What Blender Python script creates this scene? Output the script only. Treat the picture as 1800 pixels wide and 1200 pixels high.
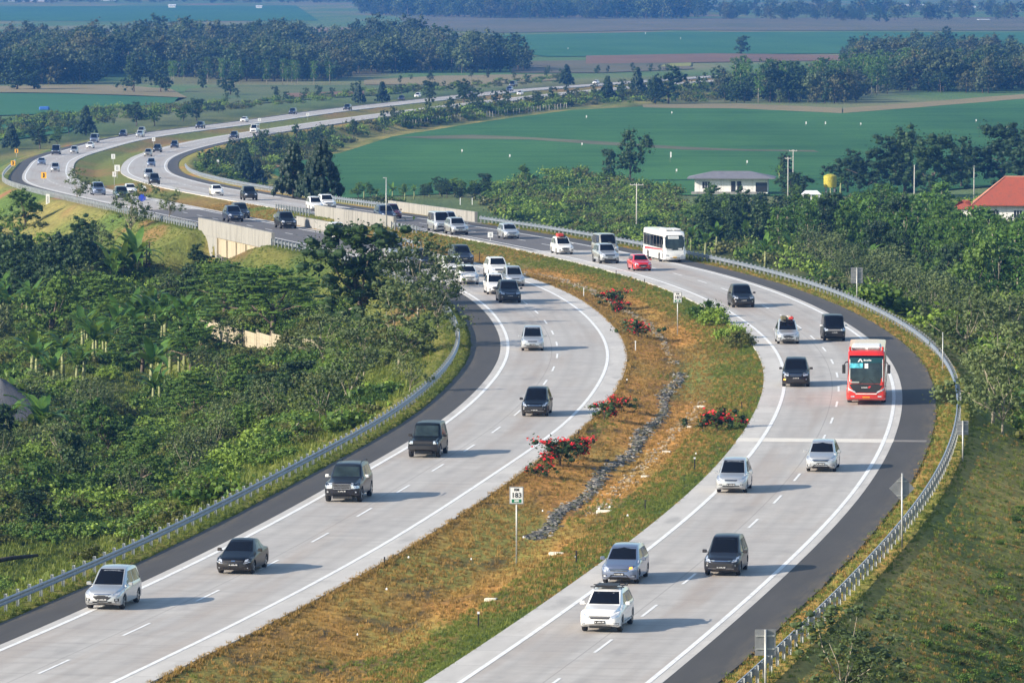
import bpy, bmesh, math, random
import numpy as np
from mathutils import Vector, Matrix
from mathutils.bvhtree import BVHTree
from mathutils.geometry import tessellate_polygon

# ------------------------------------------------------------------ reset
for o in list(bpy.data.objects): bpy.data.objects.remove(o)
SC = bpy.context.scene
COL = SC.collection
R = math.radians
HAZE_D = 1.15e-4
HAZE_C = (.085, .27, .74)
random.seed(7)

# ------------------------------------------------------------------ camera
CAM_H = 27.8
FPX = 10000.0                       # focal length in pixels of the 1800 px wide photograph
PITCH = math.atan(660.0 / FPX)
cam_d = bpy.data.cameras.new('camera')
cam = bpy.data.objects.new('camera', cam_d); COL.objects.link(cam)
cam.location = (0, 0, CAM_H)
cam.rotation_euler = (math.pi/2 - PITCH, 0, 0)
cam_d.sensor_width = 36.0
cam_d.lens = FPX / 1800.0 * 36.0
cam_d.clip_start = 5.0
cam_d.clip_end = 60000.0
SC.camera = cam

# ------------------------------------------------------------------ world, sun, exposure
SUN_AZ = math.atan2(-1.0, -0.42)    # compass direction the sun stands in: left, a little behind the camera
SUN_EL = R(23.5)
w = bpy.data.worlds.new('World'); SC.world = w; w.use_nodes = True
nt = w.node_tree
for n in list(nt.nodes): nt.nodes.remove(n)
sky = nt.nodes.new('ShaderNodeTexSky'); sky.sky_type = 'NISHITA'; sky.sun_disc = False
sky.sun_elevation = SUN_EL; sky.sun_rotation = SUN_AZ
sky.air_density = 1.2; sky.dust_density = .8; sky.ozone_density = 2.0
bg = nt.nodes.new('ShaderNodeBackground'); bg.inputs['Strength'].default_value = 0.12
wo = nt.nodes.new('ShaderNodeOutputWorld')
nt.links.new(sky.outputs[0], bg.inputs[0]); nt.links.new(bg.outputs[0], wo.inputs[0])
sd = bpy.data.lights.new('sun', 'SUN'); sd.energy = 5.0; sd.angle = R(0.5); sd.color = (1.0, 0.885, 0.73)
sun = bpy.data.objects.new('sun', sd); COL.objects.link(sun)
sdir = Vector((math.sin(SUN_AZ)*math.cos(SUN_EL), math.cos(SUN_AZ)*math.cos(SUN_EL), math.sin(SUN_EL)))
sun.rotation_euler = sdir.to_track_quat('Z', 'Y').to_euler()
sun.location = (-200, 100, 200)
SC.view_settings.view_transform = 'Standard'
SC.view_settings.look = 'None'
SC.view_settings.gamma = 1.0
SC.view_settings.exposure = 0.78
SC.view_settings.use_curve_mapping = False
SC.render.engine = 'CYCLES'
SC.cycles.max_bounces = 5
SC.cycles.diffuse_bounces = 2
SC.cycles.glossy_bounces = 2
SC.cycles.transmission_bounces = 2
SC.cycles.transparent_max_bounces = 8
SC.cycles.volume_bounces = 1
SC.cycles.use_denoising = True

# ------------------------------------------------------------------ small helpers
cp_, sp_ = math.cos(PITCH), math.sin(PITCH)
def project(X, Y, Z):
    d = Y*cp_ - (Z-CAM_H)*sp_; u = Y*sp_ + (Z-CAM_H)*cp_
    return 900 + FPX*X/d, 600 - FPX*u/d

def hashn(ix, iy, s):
    h = (ix.astype(np.int64)*374761393 + iy.astype(np.int64)*668265263 + s*1274126177) & 0xffffffff
    h = ((h ^ (h >> 13)) * 1274126177) & 0xffffffff
    h = h ^ (h >> 16)
    return (h & 0xffffff) / float(0xffffff)
def vnoise(x, y, s=0):
    x = np.asarray(x, float); y = np.asarray(y, float)
    ix = np.floor(x); iy = np.floor(y); fx = x-ix; fy = y-iy
    fx = fx*fx*(3-2*fx); fy = fy*fy*(3-2*fy)
    a = hashn(ix, iy, s); b = hashn(ix+1, iy, s); c = hashn(ix, iy+1, s); d = hashn(ix+1, iy+1, s)
    return a*(1-fx)*(1-fy) + b*fx*(1-fy) + c*(1-fx)*fy + d*fx*fy
def fbm(x, y, s=0, o=4):
    t = 0; a = .5; n = 0
    for i in range(o):
        t = t + a*vnoise(np.asarray(x)*2**i, np.asarray(y)*2**i, s+i*17); n += a; a *= .5
    return t/n

def tag(o, label=None, cat=None, group=None, kind=None):
    if label: o['label'] = label
    if cat: o['category'] = cat
    if group: o['group'] = group
    if kind: o['kind'] = kind
    return o
def link(o, parent=None):
    COL.objects.link(o)
    if parent is not None: o.parent = parent
    return o
def empty(name, loc=(0,0,0), rz=0.0, scale=1.0):
    o = bpy.data.objects.new(name, None); link(o)
    o.location = loc; o.rotation_euler = (0,0,rz); o.scale = (scale,)*3
    o.empty_display_size = .5
    return o
def mesh_np(name, V, F, mats=None, fm=None, smooth=False, angle=None):
    """V (n,3); F list of index tuples or (m,k) array"""
    me = bpy.data.meshes.new(name)
    V = np.asarray(V, np.float32).reshape(-1,3)
    if isinstance(F, np.ndarray):
        m, k = F.shape
        me.vertices.add(len(V)); me.vertices.foreach_set('co', V.ravel())
        me.loops.add(m*k); me.loops.foreach_set('vertex_index', F.astype(np.int32).ravel())
        me.polygons.add(m)
        me.polygons.foreach_set('loop_start', np.arange(0, m*k, k, dtype=np.int32))
        me.polygons.foreach_set('loop_total', np.full(m, k, np.int32))
        me.update(calc_edges=True); me.validate()
    else:
        me.from_pydata(V.tolist(), [], F); me.update()
    if mats is not None:
        for m_ in (mats if isinstance(mats, (list, tuple)) else [mats]): me.materials.append(m_)
    if fm is not None: me.polygons.foreach_set('material_index', np.asarray(fm, np.int32))
    me.polygons.foreach_set('use_smooth', np.full(len(me.polygons), bool(smooth)))
    if smooth:
        if angle: me.set_sharp_from_angle(angle=angle)
    me.update()
    return me
def mobj(name, me, parent=None, loc=None, rot=None):
    o = bpy.data.objects.new(name, me); link(o, parent)
    if loc is not None: o.location = loc
    if rot is not None: o.rotation_euler = rot
    return o

class MB:
    """collects simple solids into one mesh"""
    def __init__(s): s.V = []; s.F = []; s.M = []
    def add(s, V, F, m=0):
        b = len(s.V); s.V += [tuple(v) for v in V]; s.F += [tuple(i+b for i in f) for f in F]; s.M += [m]*len(F); return s
    def box(s, x0, x1, y0, y1, z0, z1, m=0, bev=0.0):
        if bev > 0:
            b = bev
            ring = lambda z, i: [(x0+i, y0+b, z), (x0+b, y0+i, z), (x1-b, y0+i, z), (x1-i, y0+b, z), (x1-i, y1-b, z), (x1-b, y1-i, z), (x0+b, y1-i, z), (x0+i, y1-b, z)]
            V = ring(z0, b*.5)+ring(z0+b*.5, 0)+ring(z1-b, 0)+ring(z1, b)
            F = [tuple(range(7, -1, -1)), tuple(range(24, 32))]
            for k in range(3):
                for i in range(8): F.append((k*8+i, k*8+(i+1) % 8, (k+1)*8+(i+1) % 8, (k+1)*8+i))
            return s.add(V, F, m)
        V = [(x0,y0,z0),(x1,y0,z0),(x1,y1,z0),(x0,y1,z0),(x0,y0,z1),(x1,y0,z1),(x1,y1,z1),(x0,y1,z1)]
        return s.add(V, [(0,3,2,1),(4,5,6,7),(0,1,5,4),(1,2,6,5),(2,3,7,6),(3,0,4,7)], m)
    def tube(s, p, q, r0, r1=None, n=8, m=0):
        r1 = r0 if r1 is None else r1
        p = Vector(p); q = Vector(q); d = (q-p).normalized()
        a = d.orthogonal().normalized(); b = d.cross(a)
        V = [p + (a*math.cos(t)+b*math.sin(t))*r0 for t in [2*math.pi*i/n for i in range(n)]]
        V += [q + (a*math.cos(t)+b*math.sin(t))*r1 for t in [2*math.pi*i/n for i in range(n)]]
        F = [(i, (i+1) % n, n+(i+1) % n, n+i) for i in range(n)] + [tuple(range(n-1, -1, -1)), tuple(range(n, 2*n))]
        return s.add(V, F, m)
    def path(s, pts, rad, n=7, m=0):
        rings = []; V = []; F = []
        for i, p in enumerate(pts):
            p = Vector(p); d = (Vector(pts[min(i+1, len(pts)-1)]) - Vector(pts[max(i-1, 0)])).normalized()
            a = Vector((1, .01, 0)) - d*d.x if abs(d.x) < .9 else Vector((0, 1, 0)) - d*d.y
            a.normalize(); b = d.cross(a)
            for k in range(n):
                t = 2*math.pi*k/n; V.append(p + (a*math.cos(t)+b*math.sin(t))*rad[i])
        for i in range(len(pts)-1):
            for k in range(n): F.append((i*n+k, i*n+(k+1) % n, (i+1)*n+(k+1) % n, (i+1)*n+k))
        F.append(tuple(range(n-1, -1, -1))); F.append(tuple(range((len(pts)-1)*n, len(pts)*n)))
        return s.add(V, F, m)
    def mesh(s, name, mats, smooth=False, angle=None):
        return mesh_np(name, np.array(s.V), s.F, mats, s.M, smooth, angle)
    def obj(s, name, mats, parent=None, loc=None, rot=None, smooth=False, angle=None):
        return mobj(name, s.mesh(name, mats, smooth, angle), parent, loc, rot)

# ------------------------------------------------------------------ materials
def new_mat(name):
    m = bpy.data.materials.new(name); m.use_nodes = True
    nt = m.node_tree; b = nt.nodes['Principled BSDF']; return m, nt, b
def ramp(nt, fac, stops):
    r = nt.nodes.new('ShaderNodeValToRGB'); e = r.color_ramp.elements
    while len(e) < len(stops): e.new(.5)
    for i, (p, c) in enumerate(stops): e[i].position = p; e[i].color = (*c, 1) if len(c) == 3 else c
    nt.links.new(fac, r.inputs[0]); return r.outputs[0]
def noise(nt, vec, scale, detail=4, rough=.6):
    n = nt.nodes.new('ShaderNodeTexNoise'); n.inputs['Scale'].default_value = scale
    n.inputs['Detail'].default_value = detail; n.inputs['Roughness'].default_value = rough
    if vec is not None: nt.links.new(vec, n.inputs['Vector'])
    return n.outputs[0]
def mapping(nt, src, scale):
    m = nt.nodes.new('ShaderNodeMapping'); m.inputs['Scale'].default_value = scale
    nt.links.new(src, m.inputs['Vector']); return m.outputs[0]
def mixc(nt, fac, a, b, mode='MIX'):
    m = nt.nodes.new('ShaderNodeMix'); m.data_type = 'RGBA'; m.blend_type = mode
    for i, v in ((0, fac), (6, a), (7, b)):
        if isinstance(v, (int, float)): m.inputs[i].default_value = v
        elif isinstance(v, tuple): m.inputs[i].default_value = (*v, 1)
        else: nt.links.new(v, m.inputs[i])
    return m.outputs[2]
def mathn(nt, op, a, b=None, clamp=False):
    m = nt.nodes.new('ShaderNodeMath'); m.operation = op; m.use_clamp = clamp
    for i, v in enumerate((a, b)):
        if v is None: continue
        if isinstance(v, (int, float)): m.inputs[i].default_value = v
        else: nt.links.new(v, m.inputs[i])
    return m.outputs[0]
def geo_pos(nt): return nt.nodes.new('ShaderNodeNewGeometry').outputs['Position']
def bump(nt, b, h, dist=.02, st=.5):
    n = nt.nodes.new('ShaderNodeBump'); n.inputs['Distance'].default_value = dist; n.inputs['Strength'].default_value = st
    nt.links.new(h, n.inputs['Height']); nt.links.new(n.outputs[0], b.inputs['Normal'])
def simple(name, col, rough=.6, metal=0., var=.12, scale=3., coat=0., spec=.5, stain=None):
    m, nt, b = new_mat(name)
    tc = nt.nodes.new('ShaderNodeTexCoord').outputs['Object']
    n = noise(nt, tc, scale, 5)
    c0 = tuple(c*(1-var) for c in col); c1 = tuple(min(1, c*(1+var)) for c in col)
    out = ramp(nt, n, [(.3, c0), (.7, c1)])
    if stain:
        sc, thr, scol = stain
        n2 = noise(nt, tc, sc, 6, .7)
        out = mixc(nt, ramp(nt, n2, [(thr, (0,0,0)), (min(1, thr+.12), (1,1,1))]), out, scol)
    nt.links.new(out, b.inputs['Base Color'])
    b.inputs['Roughness'].default_value = rough; b.inputs['Metallic'].default_value = metal
    b.inputs['Coat Weight'].default_value = coat; b.inputs['Specular IOR Level'].default_value = spec
    m.diffuse_color = (*col, 1)
    return m
MATS = {}
def M(name, *a, **k):
    if name not in MATS: MATS[name] = simple(name, *a, **k)
    return MATS[name]

def leaf_mat(name, c_dark, c_light, trans=.25, rough=.55, obj_var=.35, scale=.35):
    """foliage: colour varies per leaf clump and per plant"""
    m, nt, b = new_mat(name)
    oi = nt.nodes.new('ShaderNodeObjectInfo')
    tc = nt.nodes.new('ShaderNodeTexCoord').outputs['Object']
    n = noise(nt, tc, scale, 4, .7)
    n2 = noise(nt, tc, scale*9, 2, .6)
    f = mathn(nt, 'ADD', mathn(nt, 'MULTIPLY', n, .6), mathn(nt, 'MULTIPLY', n2, .45))
    f = mathn(nt, 'ADD', f, mathn(nt, 'MULTIPLY', mathn(nt, 'SUBTRACT', oi.outputs['Random'], .5), obj_var))
    col = ramp(nt, f, [(.28, c_dark), (.78, c_light)])
    nt.links.new(col, b.inputs['Base Color'])
    b.inputs['Roughness'].default_value = rough; b.inputs['Specular IOR Level'].default_value = .25
    tr = nt.nodes.new('ShaderNodeBsdfTranslucent'); nt.links.new(mixc(nt, .5, col, (.25, .32, .03), 'MIX'), tr.inputs[0])
    mx = nt.nodes.new('ShaderNodeMixShader'); mx.inputs[0].default_value = trans
    nt.links.new(b.outputs[0], mx.inputs[1]); nt.links.new(tr.outputs[0], mx.inputs[2])
    nt.links.new(mx.outputs[0], nt.nodes['Material Output'].inputs[0])
    return m

# ------------------------------------------------------------------ road centre lines (metres, plan view), one point every 20 m
A_CEN = [(-18.23,224.90),(-15.89,237.09),(-13.64,249.56),(-11.50,262.30),(-9.48,275.32),(-7.58,288.65),(-5.76,302.29),(-3.94,316.23),(-2.14,330.42),(-0.50,344.86),(0.85,359.62),(1.93,374.74),(2.76,390.19),(3.24,405.96),(3.27,422.07),(2.86,438.59),(2.09,455.49),(0.92,472.74),(-0.78,490.30),(-3.11,508.22),(-6.09,526.52),(-9.65,545.23),(-13.69,564.39),(-18.03,584.03),(-22.47,604.17),(-26.90,624.75),(-31.27,645.74),(-35.57,667.07),(-39.75,688.69),(-43.80,710.54),(-47.75,732.54),(-51.60,754.62),(-55.35,776.74),(-58.96,798.86),(-62.39,820.92),(-65.60,842.90),(-68.57,864.78),(-71.26,886.53),(-73.66,908.13),(-75.80,929.56),(-77.75,950.81),(-79.57,971.87),(-81.32,992.73),(-83.02,1013.41),(-84.67,1033.91),(-86.29,1054.24),(-87.87,1074.43),(-89.40,1094.47),(-90.91,1114.38),(-92.40,1134.18),(-93.85,1153.89),(-95.23,1173.55),(-96.42,1193.17),(-97.34,1212.79),(-97.94,1232.40),(-98.24,1252.01),(-98.28,1271.62),(-98.14,1291.25),(-97.90,1310.89),(-97.58,1330.57),(-97.14,1350.30),(-96.50,1370.06),(-95.53,1389.87),(-94.13,1409.69),(-92.26,1429.52),(-89.94,1449.33),(-87.24,1469.13),(-84.29,1488.92),(-81.20,1508.71),(-78.07,1528.53),(-74.98,1548.37),(-71.96,1568.24),(-69.05,1588.13),(-66.27,1608.05),(-63.55,1627.99),(-60.80,1647.95),(-57.91,1667.91),(-54.79,1687.84),(-51.39,1707.72),(-47.76,1727.55),(-43.95,1747.32),(-40.06,1767.07),(-36.16,1786.80),(-32.28,1806.53),(-28.43,1826.26),(-24.60,1845.99),(-20.80,1865.70),(-17.00,1885.39),(-13.19,1905.06),(-9.27,1924.70),(-5.14,1944.29),(-0.72,1963.80),(4.07,1983.22),(9.21,2002.52),(14.66,2021.73),(20.33,2040.85),(26.13,2059.91),(31.92,2078.96),(37.63,2098.02),(43.22,2117.12),(48.73,2136.26),(54.22,2155.42),(59.81,2174.59),(65.59,2193.71),(71.66,2212.76),(78.06,2231.71),(84.81,2250.56),(91.91,2269.29),(99.33,2287.94),(107.02,2306.50),(114.92,2325.02),(122.99,2343.50),(131.19,2361.98),(139.48,2380.47),(147.85,2398.98),(156.29,2417.52)]
B_CEN = [(-10.12,158.50),(-6.04,178.98),(-2.15,199.28),(1.54,219.40),(5.04,239.35),(8.33,259.12),(11.40,278.74),(14.17,298.22),(16.57,317.56),(18.60,336.77),(20.28,355.84),(21.58,374.80),(22.40,393.67),(22.69,412.46),(22.41,431.17),(21.65,449.82),(20.45,468.43),(18.78,487.06),(16.56,505.70),(13.78,524.37),(10.55,543.09),(7.04,561.91),(3.35,580.90),(-0.53,600.07),(-4.65,619.41),(-8.97,638.92),(-13.37,658.60),(-17.75,678.47),(-22.01,698.57),(-26.08,718.91),(-29.94,739.47),(-33.61,760.23),(-37.09,781.15),(-40.41,802.19),(-43.56,823.31),(-46.51,844.48),(-49.25,865.68),(-51.80,886.88),(-54.19,908.06),(-56.46,929.17),(-58.61,950.19),(-60.64,971.10),(-62.54,991.88),(-64.31,1012.54),(-65.94,1033.06),(-67.47,1053.46),(-68.90,1073.73),(-70.27,1093.88),(-71.59,1113.92),(-72.85,1133.85),(-74.04,1153.68),(-75.15,1173.42),(-76.11,1193.08),(-76.88,1212.69),(-77.40,1232.25),(-77.64,1251.80),(-77.60,1271.35),(-77.29,1290.91),(-76.74,1310.51),(-75.98,1330.14),(-75.01,1349.80),(-73.80,1369.48),(-72.31,1389.16),(-70.49,1408.85),(-68.34,1428.57),(-65.91,1448.32),(-63.30,1468.13),(-60.61,1488.00),(-57.88,1507.90),(-55.15,1527.84),(-52.37,1547.77),(-49.52,1567.69),(-46.54,1587.59),(-43.41,1607.44),(-40.13,1627.27),(-36.71,1647.07),(-33.19,1666.85),(-29.62,1686.62),(-26.03,1706.37),(-22.45,1726.10),(-18.86,1745.80),(-15.24,1765.48),(-11.56,1785.12),(-7.78,1804.71),(-3.87,1824.27),(0.16,1843.79),(4.30,1863.30),(8.50,1882.80),(12.74,1902.31),(17.00,1921.79),(21.35,1941.25),(25.83,1960.66),(30.48,1980.03),(35.32,1999.36),(40.33,2018.67),(45.47,2037.96),(50.71,2057.23),(56.04,2076.48),(61.49,2095.69),(67.07,2114.85),(72.82,2133.94),(78.77,2152.97),(84.93,2171.92),(91.30,2190.80),(97.88,2209.62),(104.66,2228.38),(111.61,2247.09),(118.71,2265.76),(125.92,2284.41),(133.24,2303.04),(140.62,2321.66),(148.07,2340.27),(155.57,2358.88),(163.11,2377.49),(170.69,2396.09)]

_ZY = np.array([0,520,620,700,800,950,1163,1350,1600,2500,20000.]); _ZZ = np.array([0,0,-.9,-2.1,-4,-7.6,-13,-14.6,-15.2,-15.6,-15.6])
_yy = np.linspace(0, 5000, 5001); _zz = np.interp(_yy, _ZY, _ZZ); _k = np.ones(121)/121
for _ in range(2): _zz = np.convolve(np.pad(_zz, 60, mode='edge'), _k, 'valid')
def zroad(Y): return np.interp(Y, _yy, _zz)
class Road:
    def __init__(s, cen):
        c = np.array(cen); d0 = c[0]-c[1]; c = np.vstack([c[0]+d0*k for k in (3, 2, 1)]+[c]); n = len(c); out = []
        for i in range(n-1):
            p0, p1, p2, p3 = c[max(i-1,0)], c[i], c[i+1], c[min(i+2,n-1)]
            for k in range(5):
                t = k/5; out.append(.5*((2*p1)+(-p0+p2)*t+(2*p0-5*p1+4*p2-p3)*t*t+(-p0+3*p1-3*p2+p3)*t**3))
        out.append(c[-1]); s.P = np.array(out)
        s.S = np.r_[0, np.cumsum(np.hypot(*np.diff(s.P, axis=0).T))]
        T = np.gradient(s.P, axis=0); s.T = T/np.linalg.norm(T, axis=1)[:,None]; s.N = np.c_[s.T[:,1], -s.T[:,0]]
    def at(s, t, off=0.0, dz=0.0):
        t = np.asarray(t, float)
        x = np.interp(t, s.S, s.P[:,0]); y = np.interp(t, s.S, s.P[:,1])
        nx = np.interp(t, s.S, s.N[:,0]); ny = np.interp(t, s.S, s.N[:,1])
        return np.stack([x+nx*off, y+ny*off, zroad(y)+dz], -1)   # level across the carriageway
    def tan(s, t): return np.array([np.interp(t, s.S, s.T[:,0]), np.interp(t, s.S, s.T[:,1])])
    def near(s, X, Y):
        X = np.atleast_1d(np.asarray(X, float)).ravel(); Y = np.atleast_1d(np.asarray(Y, float)).ravel()
        off = np.empty(len(X)); arc = np.empty(len(X)); yn = np.empty(len(X)); dst = np.empty(len(X))
        for a in range(0, len(X), 20000):
            x = X[a:a+20000]; y = Y[a:a+20000]
            d = (x[:,None]-s.P[None,:,0])**2 + (y[:,None]-s.P[None,:,1])**2
            i = d.argmin(1)
            rx = x-s.P[i,0]; ry = y-s.P[i,1]
            dst[a:a+20000] = np.sqrt(d[np.arange(len(x)), i])
            off[a:a+20000] = rx*s.N[i,0]+ry*s.N[i,1]
            al = rx*s.T[i,0]+ry*s.T[i,1]
            arc[a:a+20000] = s.S[i]+al; yn[a:a+20000] = s.P[i,1]+al*s.T[i,1]
        s.dst = dst
        return off, arc, yn
RA = Road(A_CEN); RB = Road(B_CEN)
def s_at_px(road, off, px, lo, hi):
    """arc length at which the line at this offset crosses picture column px, searched between two picture rows"""
    t = np.arange(0, road.S[-1], 1.0); p = road.at(t, off)
    x, y = project(p[:,0], p[:,1], p[:,2]); ok = (y > lo) & (y < hi)
    return float(t[ok][np.abs(x[ok]-px).argmin()])

# bridge spans (arc lengths)
A_UNDER = s_at_px(RA, -6.6, 424, 380, 440); A_BR = (s_at_px(RA, -6.6, 489, 380, 440), s_at_px(RA, -6.6, 359, 380, 440))
A_IN = (s_at_px(RA, 5.2, 640, 380, 440), s_at_px(RA, 5.2, 520, 380, 440))
B_UNDER = s_at_px(RB, -5.2, 626, 360, 420); B_IN = (s_at_px(RB, -5.2, 695, 360, 420), s_at_px(RB, -5.2, 557, 360, 420))
B_OUT = (s_at_px(RB, 7.4, 838, 350, 430), s_at_px(RB, 7.4, 684, 350, 430))

def zvalley(X, Y):
    return np.interp(Y, [0, 500, 650, 800, 1000, 1150, 30000], [-8.5, -9.0, -10.5, -13, -17, -18, -18])
A_OUT_W, B_OUT_W = 8.4, 8.9
UW = 10.5
def ground_z(X, Y, detail=True):
    X = np.asarray(X, float); Y = np.asarray(Y, float); sh = X.shape; X = X.ravel(); Y = Y.ravel()
    oa, sa, ya = RA.near(X, Y); ob, sb, yb = RB.near(X, Y); far = np.minimum(RA.dst, RB.dst)
    zv = zvalley(X, Y)
    za = zroad(ya)-.08; zb = zroad(yb)-.08
    z = np.zeros_like(X)
    left = (oa < 0) & (np.abs(oa) <= np.abs(ob)); right = (ob > 0) & (np.abs(ob) <= np.abs(oa)); med = ~(left | right)
    nz = (fbm(X/9, Y/16, 5, 4)-.5)
    # outside left
    d = np.clip(-oa-A_OUT_W, 0, None); zz = za-d/2.1; zl = np.maximum(zz, zv) + nz*np.clip(d/8, 0, 1)*np.clip((1400-Y)/500, .05, 1)*1.6
    d = np.clip(ob-B_OUT_W, 0, None); zz = zb-d/2.6; zrr = np.maximum(zz, zv) + nz*np.clip(d/8, 0, 1)*np.clip((1200-Y)/500, .05, 1)*1.6
    da = np.clip(oa-5.0, 0, None); db = np.clip(-ob-5.0, 0, None); g = da+db+1e-6
    u = da/g
    swale = np.minimum(da*.16, db*.13); swale = np.minimum(swale, 1.15)
    zm = za*(1-u)+zb*u - np.clip(swale, 0, None) + nz*.25*np.clip(np.minimum(da, db), 0, 1)
    z = np.where(left, zl, np.where(right, zrr, zm))
    z = np.where((oa > -A_OUT_W) & (oa < 5), za, z); z = np.where((ob < B_OUT_W) & (ob > -5), zb, z)
    w_ = np.clip((far-32)/25, 0, 1); z = np.where(med, z*(1-w_)+zv*w_, z)
    # underpass cut through the embankment, crossing below both carriageways
    cut = (left & (np.abs(sa-A_UNDER) < UW) & (oa > -24)) | (right & (np.abs(sb-B_UNDER) < UW) & (ob < 30)) | (med & (np.abs(sa-A_UNDER) < UW) & (np.abs(sb-B_UNDER) < 30) & (oa < 14)) | ((ob < 5) & (ob > -12) & (np.abs(sb-B_UNDER) < UW))
    # the bank ends slope down into the opening, outside the parapets
    e = np.clip(np.abs(sa-A_UNDER)-6.5, 0, None); z = np.where(left & (oa < -7.1) & (oa > -30) & (np.abs(sa-A_UNDER) < 26) & (Y > 520) & (Y < 720), np.minimum(z, zv+e*.62), z)
    z = np.where(cut & (Y > 520) & (Y < 720), zv, z)
    return z.reshape(sh)

# ------------------------------------------------------------------ ground sheet, finer near the camera
GY = [150.0]
while GY[-1] < 26000: GY.append(GY[-1]*(1.0042 if GY[-1] < 1400 else 1.012))
GY = np.array(GY)
GU = np.r_[np.linspace(-.9, -.2, 12)[:-1], np.linspace(-.2, -.115, 12)[:-1], np.linspace(-.115, .115, 250), np.linspace(.115, .2, 12)[1:], np.linspace(.2, .9, 12)[1:]]
_U, _Y = np.meshgrid(GU, GY); _X = _U*_Y
GZ = ground_z(_X, _Y)
_lu = np.interp; _gyi = np.arange(len(GY)); _gui = np.arange(len(GU))
def gz(X, Y):
    """height of the ground sheet, as meshed"""
    X = np.asarray(X, float); Y = np.asarray(Y, float)
    i = np.clip(np.interp(Y, GY, _gyi), 0, len(GY)-1.001); j = np.clip(np.interp(X/Y, GU, _gui), 0, len(GU)-1.001)
    a = i.astype(int); b = j.astype(int); fa = i-a; fb = j-b
    return GZ[a,b]*(1-fa)*(1-fb)+GZ[a+1,b]*fa*(1-fb)+GZ[a,b+1]*(1-fa)*fb+GZ[a+1,b+1]*fa*fb
def hit(px, py):
    """first ground point seen at a pixel of the photograph -> (X, Y, Z) arrays"""
    px = np.atleast_1d(np.asarray(px, float)); py = np.atleast_1d(np.asarray(py, float))
    k = (600-py)/FPX; lat = (px-900)/FPX
    D = np.exp(np.linspace(math.log(160), math.log(24000), 900))
    found = np.zeros(len(px), bool); d0 = np.full(len(px), 24000.0); lo = np.full(len(px), 160.0)
    for i in range(1, len(D)):
        X = D[i]*lat; Y = D[i]*(cp_+k*sp_); Z = CAM_H+D[i]*(-sp_+k*cp_)
        h = (Z < gz(X, np.clip(Y, 151, 25900))) & ~found
        d0[h] = D[i]; lo[h] = D[i-1]; found |= h
    for _ in range(14):
        m = (lo+d0)/2; X = m*lat; Y = m*(cp_+k*sp_); Z = CAM_H+m*(-sp_+k*cp_)
        b = Z < gz(X, np.clip(Y, 151, 25900)); d0 = np.where(b, m, d0); lo = np.where(b, lo, m)
    X = d0*lat; Y = d0*(cp_+k*sp_)
    return X, Y, gz(X, Y)
def on_plane(px, py, z):
    k = (600-py)/FPX; d = (z-CAM_H)/(-sp_+k*cp_); return d*(px-900)/FPX, d*(cp_+k*sp_)
def on_road(px, py, dz=0.0):
    """point of the road level seen at a pixel"""
    k = (600-py)/FPX; lo, hi = 50., 9000.
    for _ in range(50):
        m = (lo+hi)/2; Z = CAM_H+m*(-sp_+k*cp_); Y = m*(cp_+k*sp_)
        if Z > float(zroad(Y))+dz: lo = m
        else: hi = m
    return m*(px-900)/FPX, m*(cp_+k*sp_), float(zroad(m*(cp_+k*sp_)))

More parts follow.
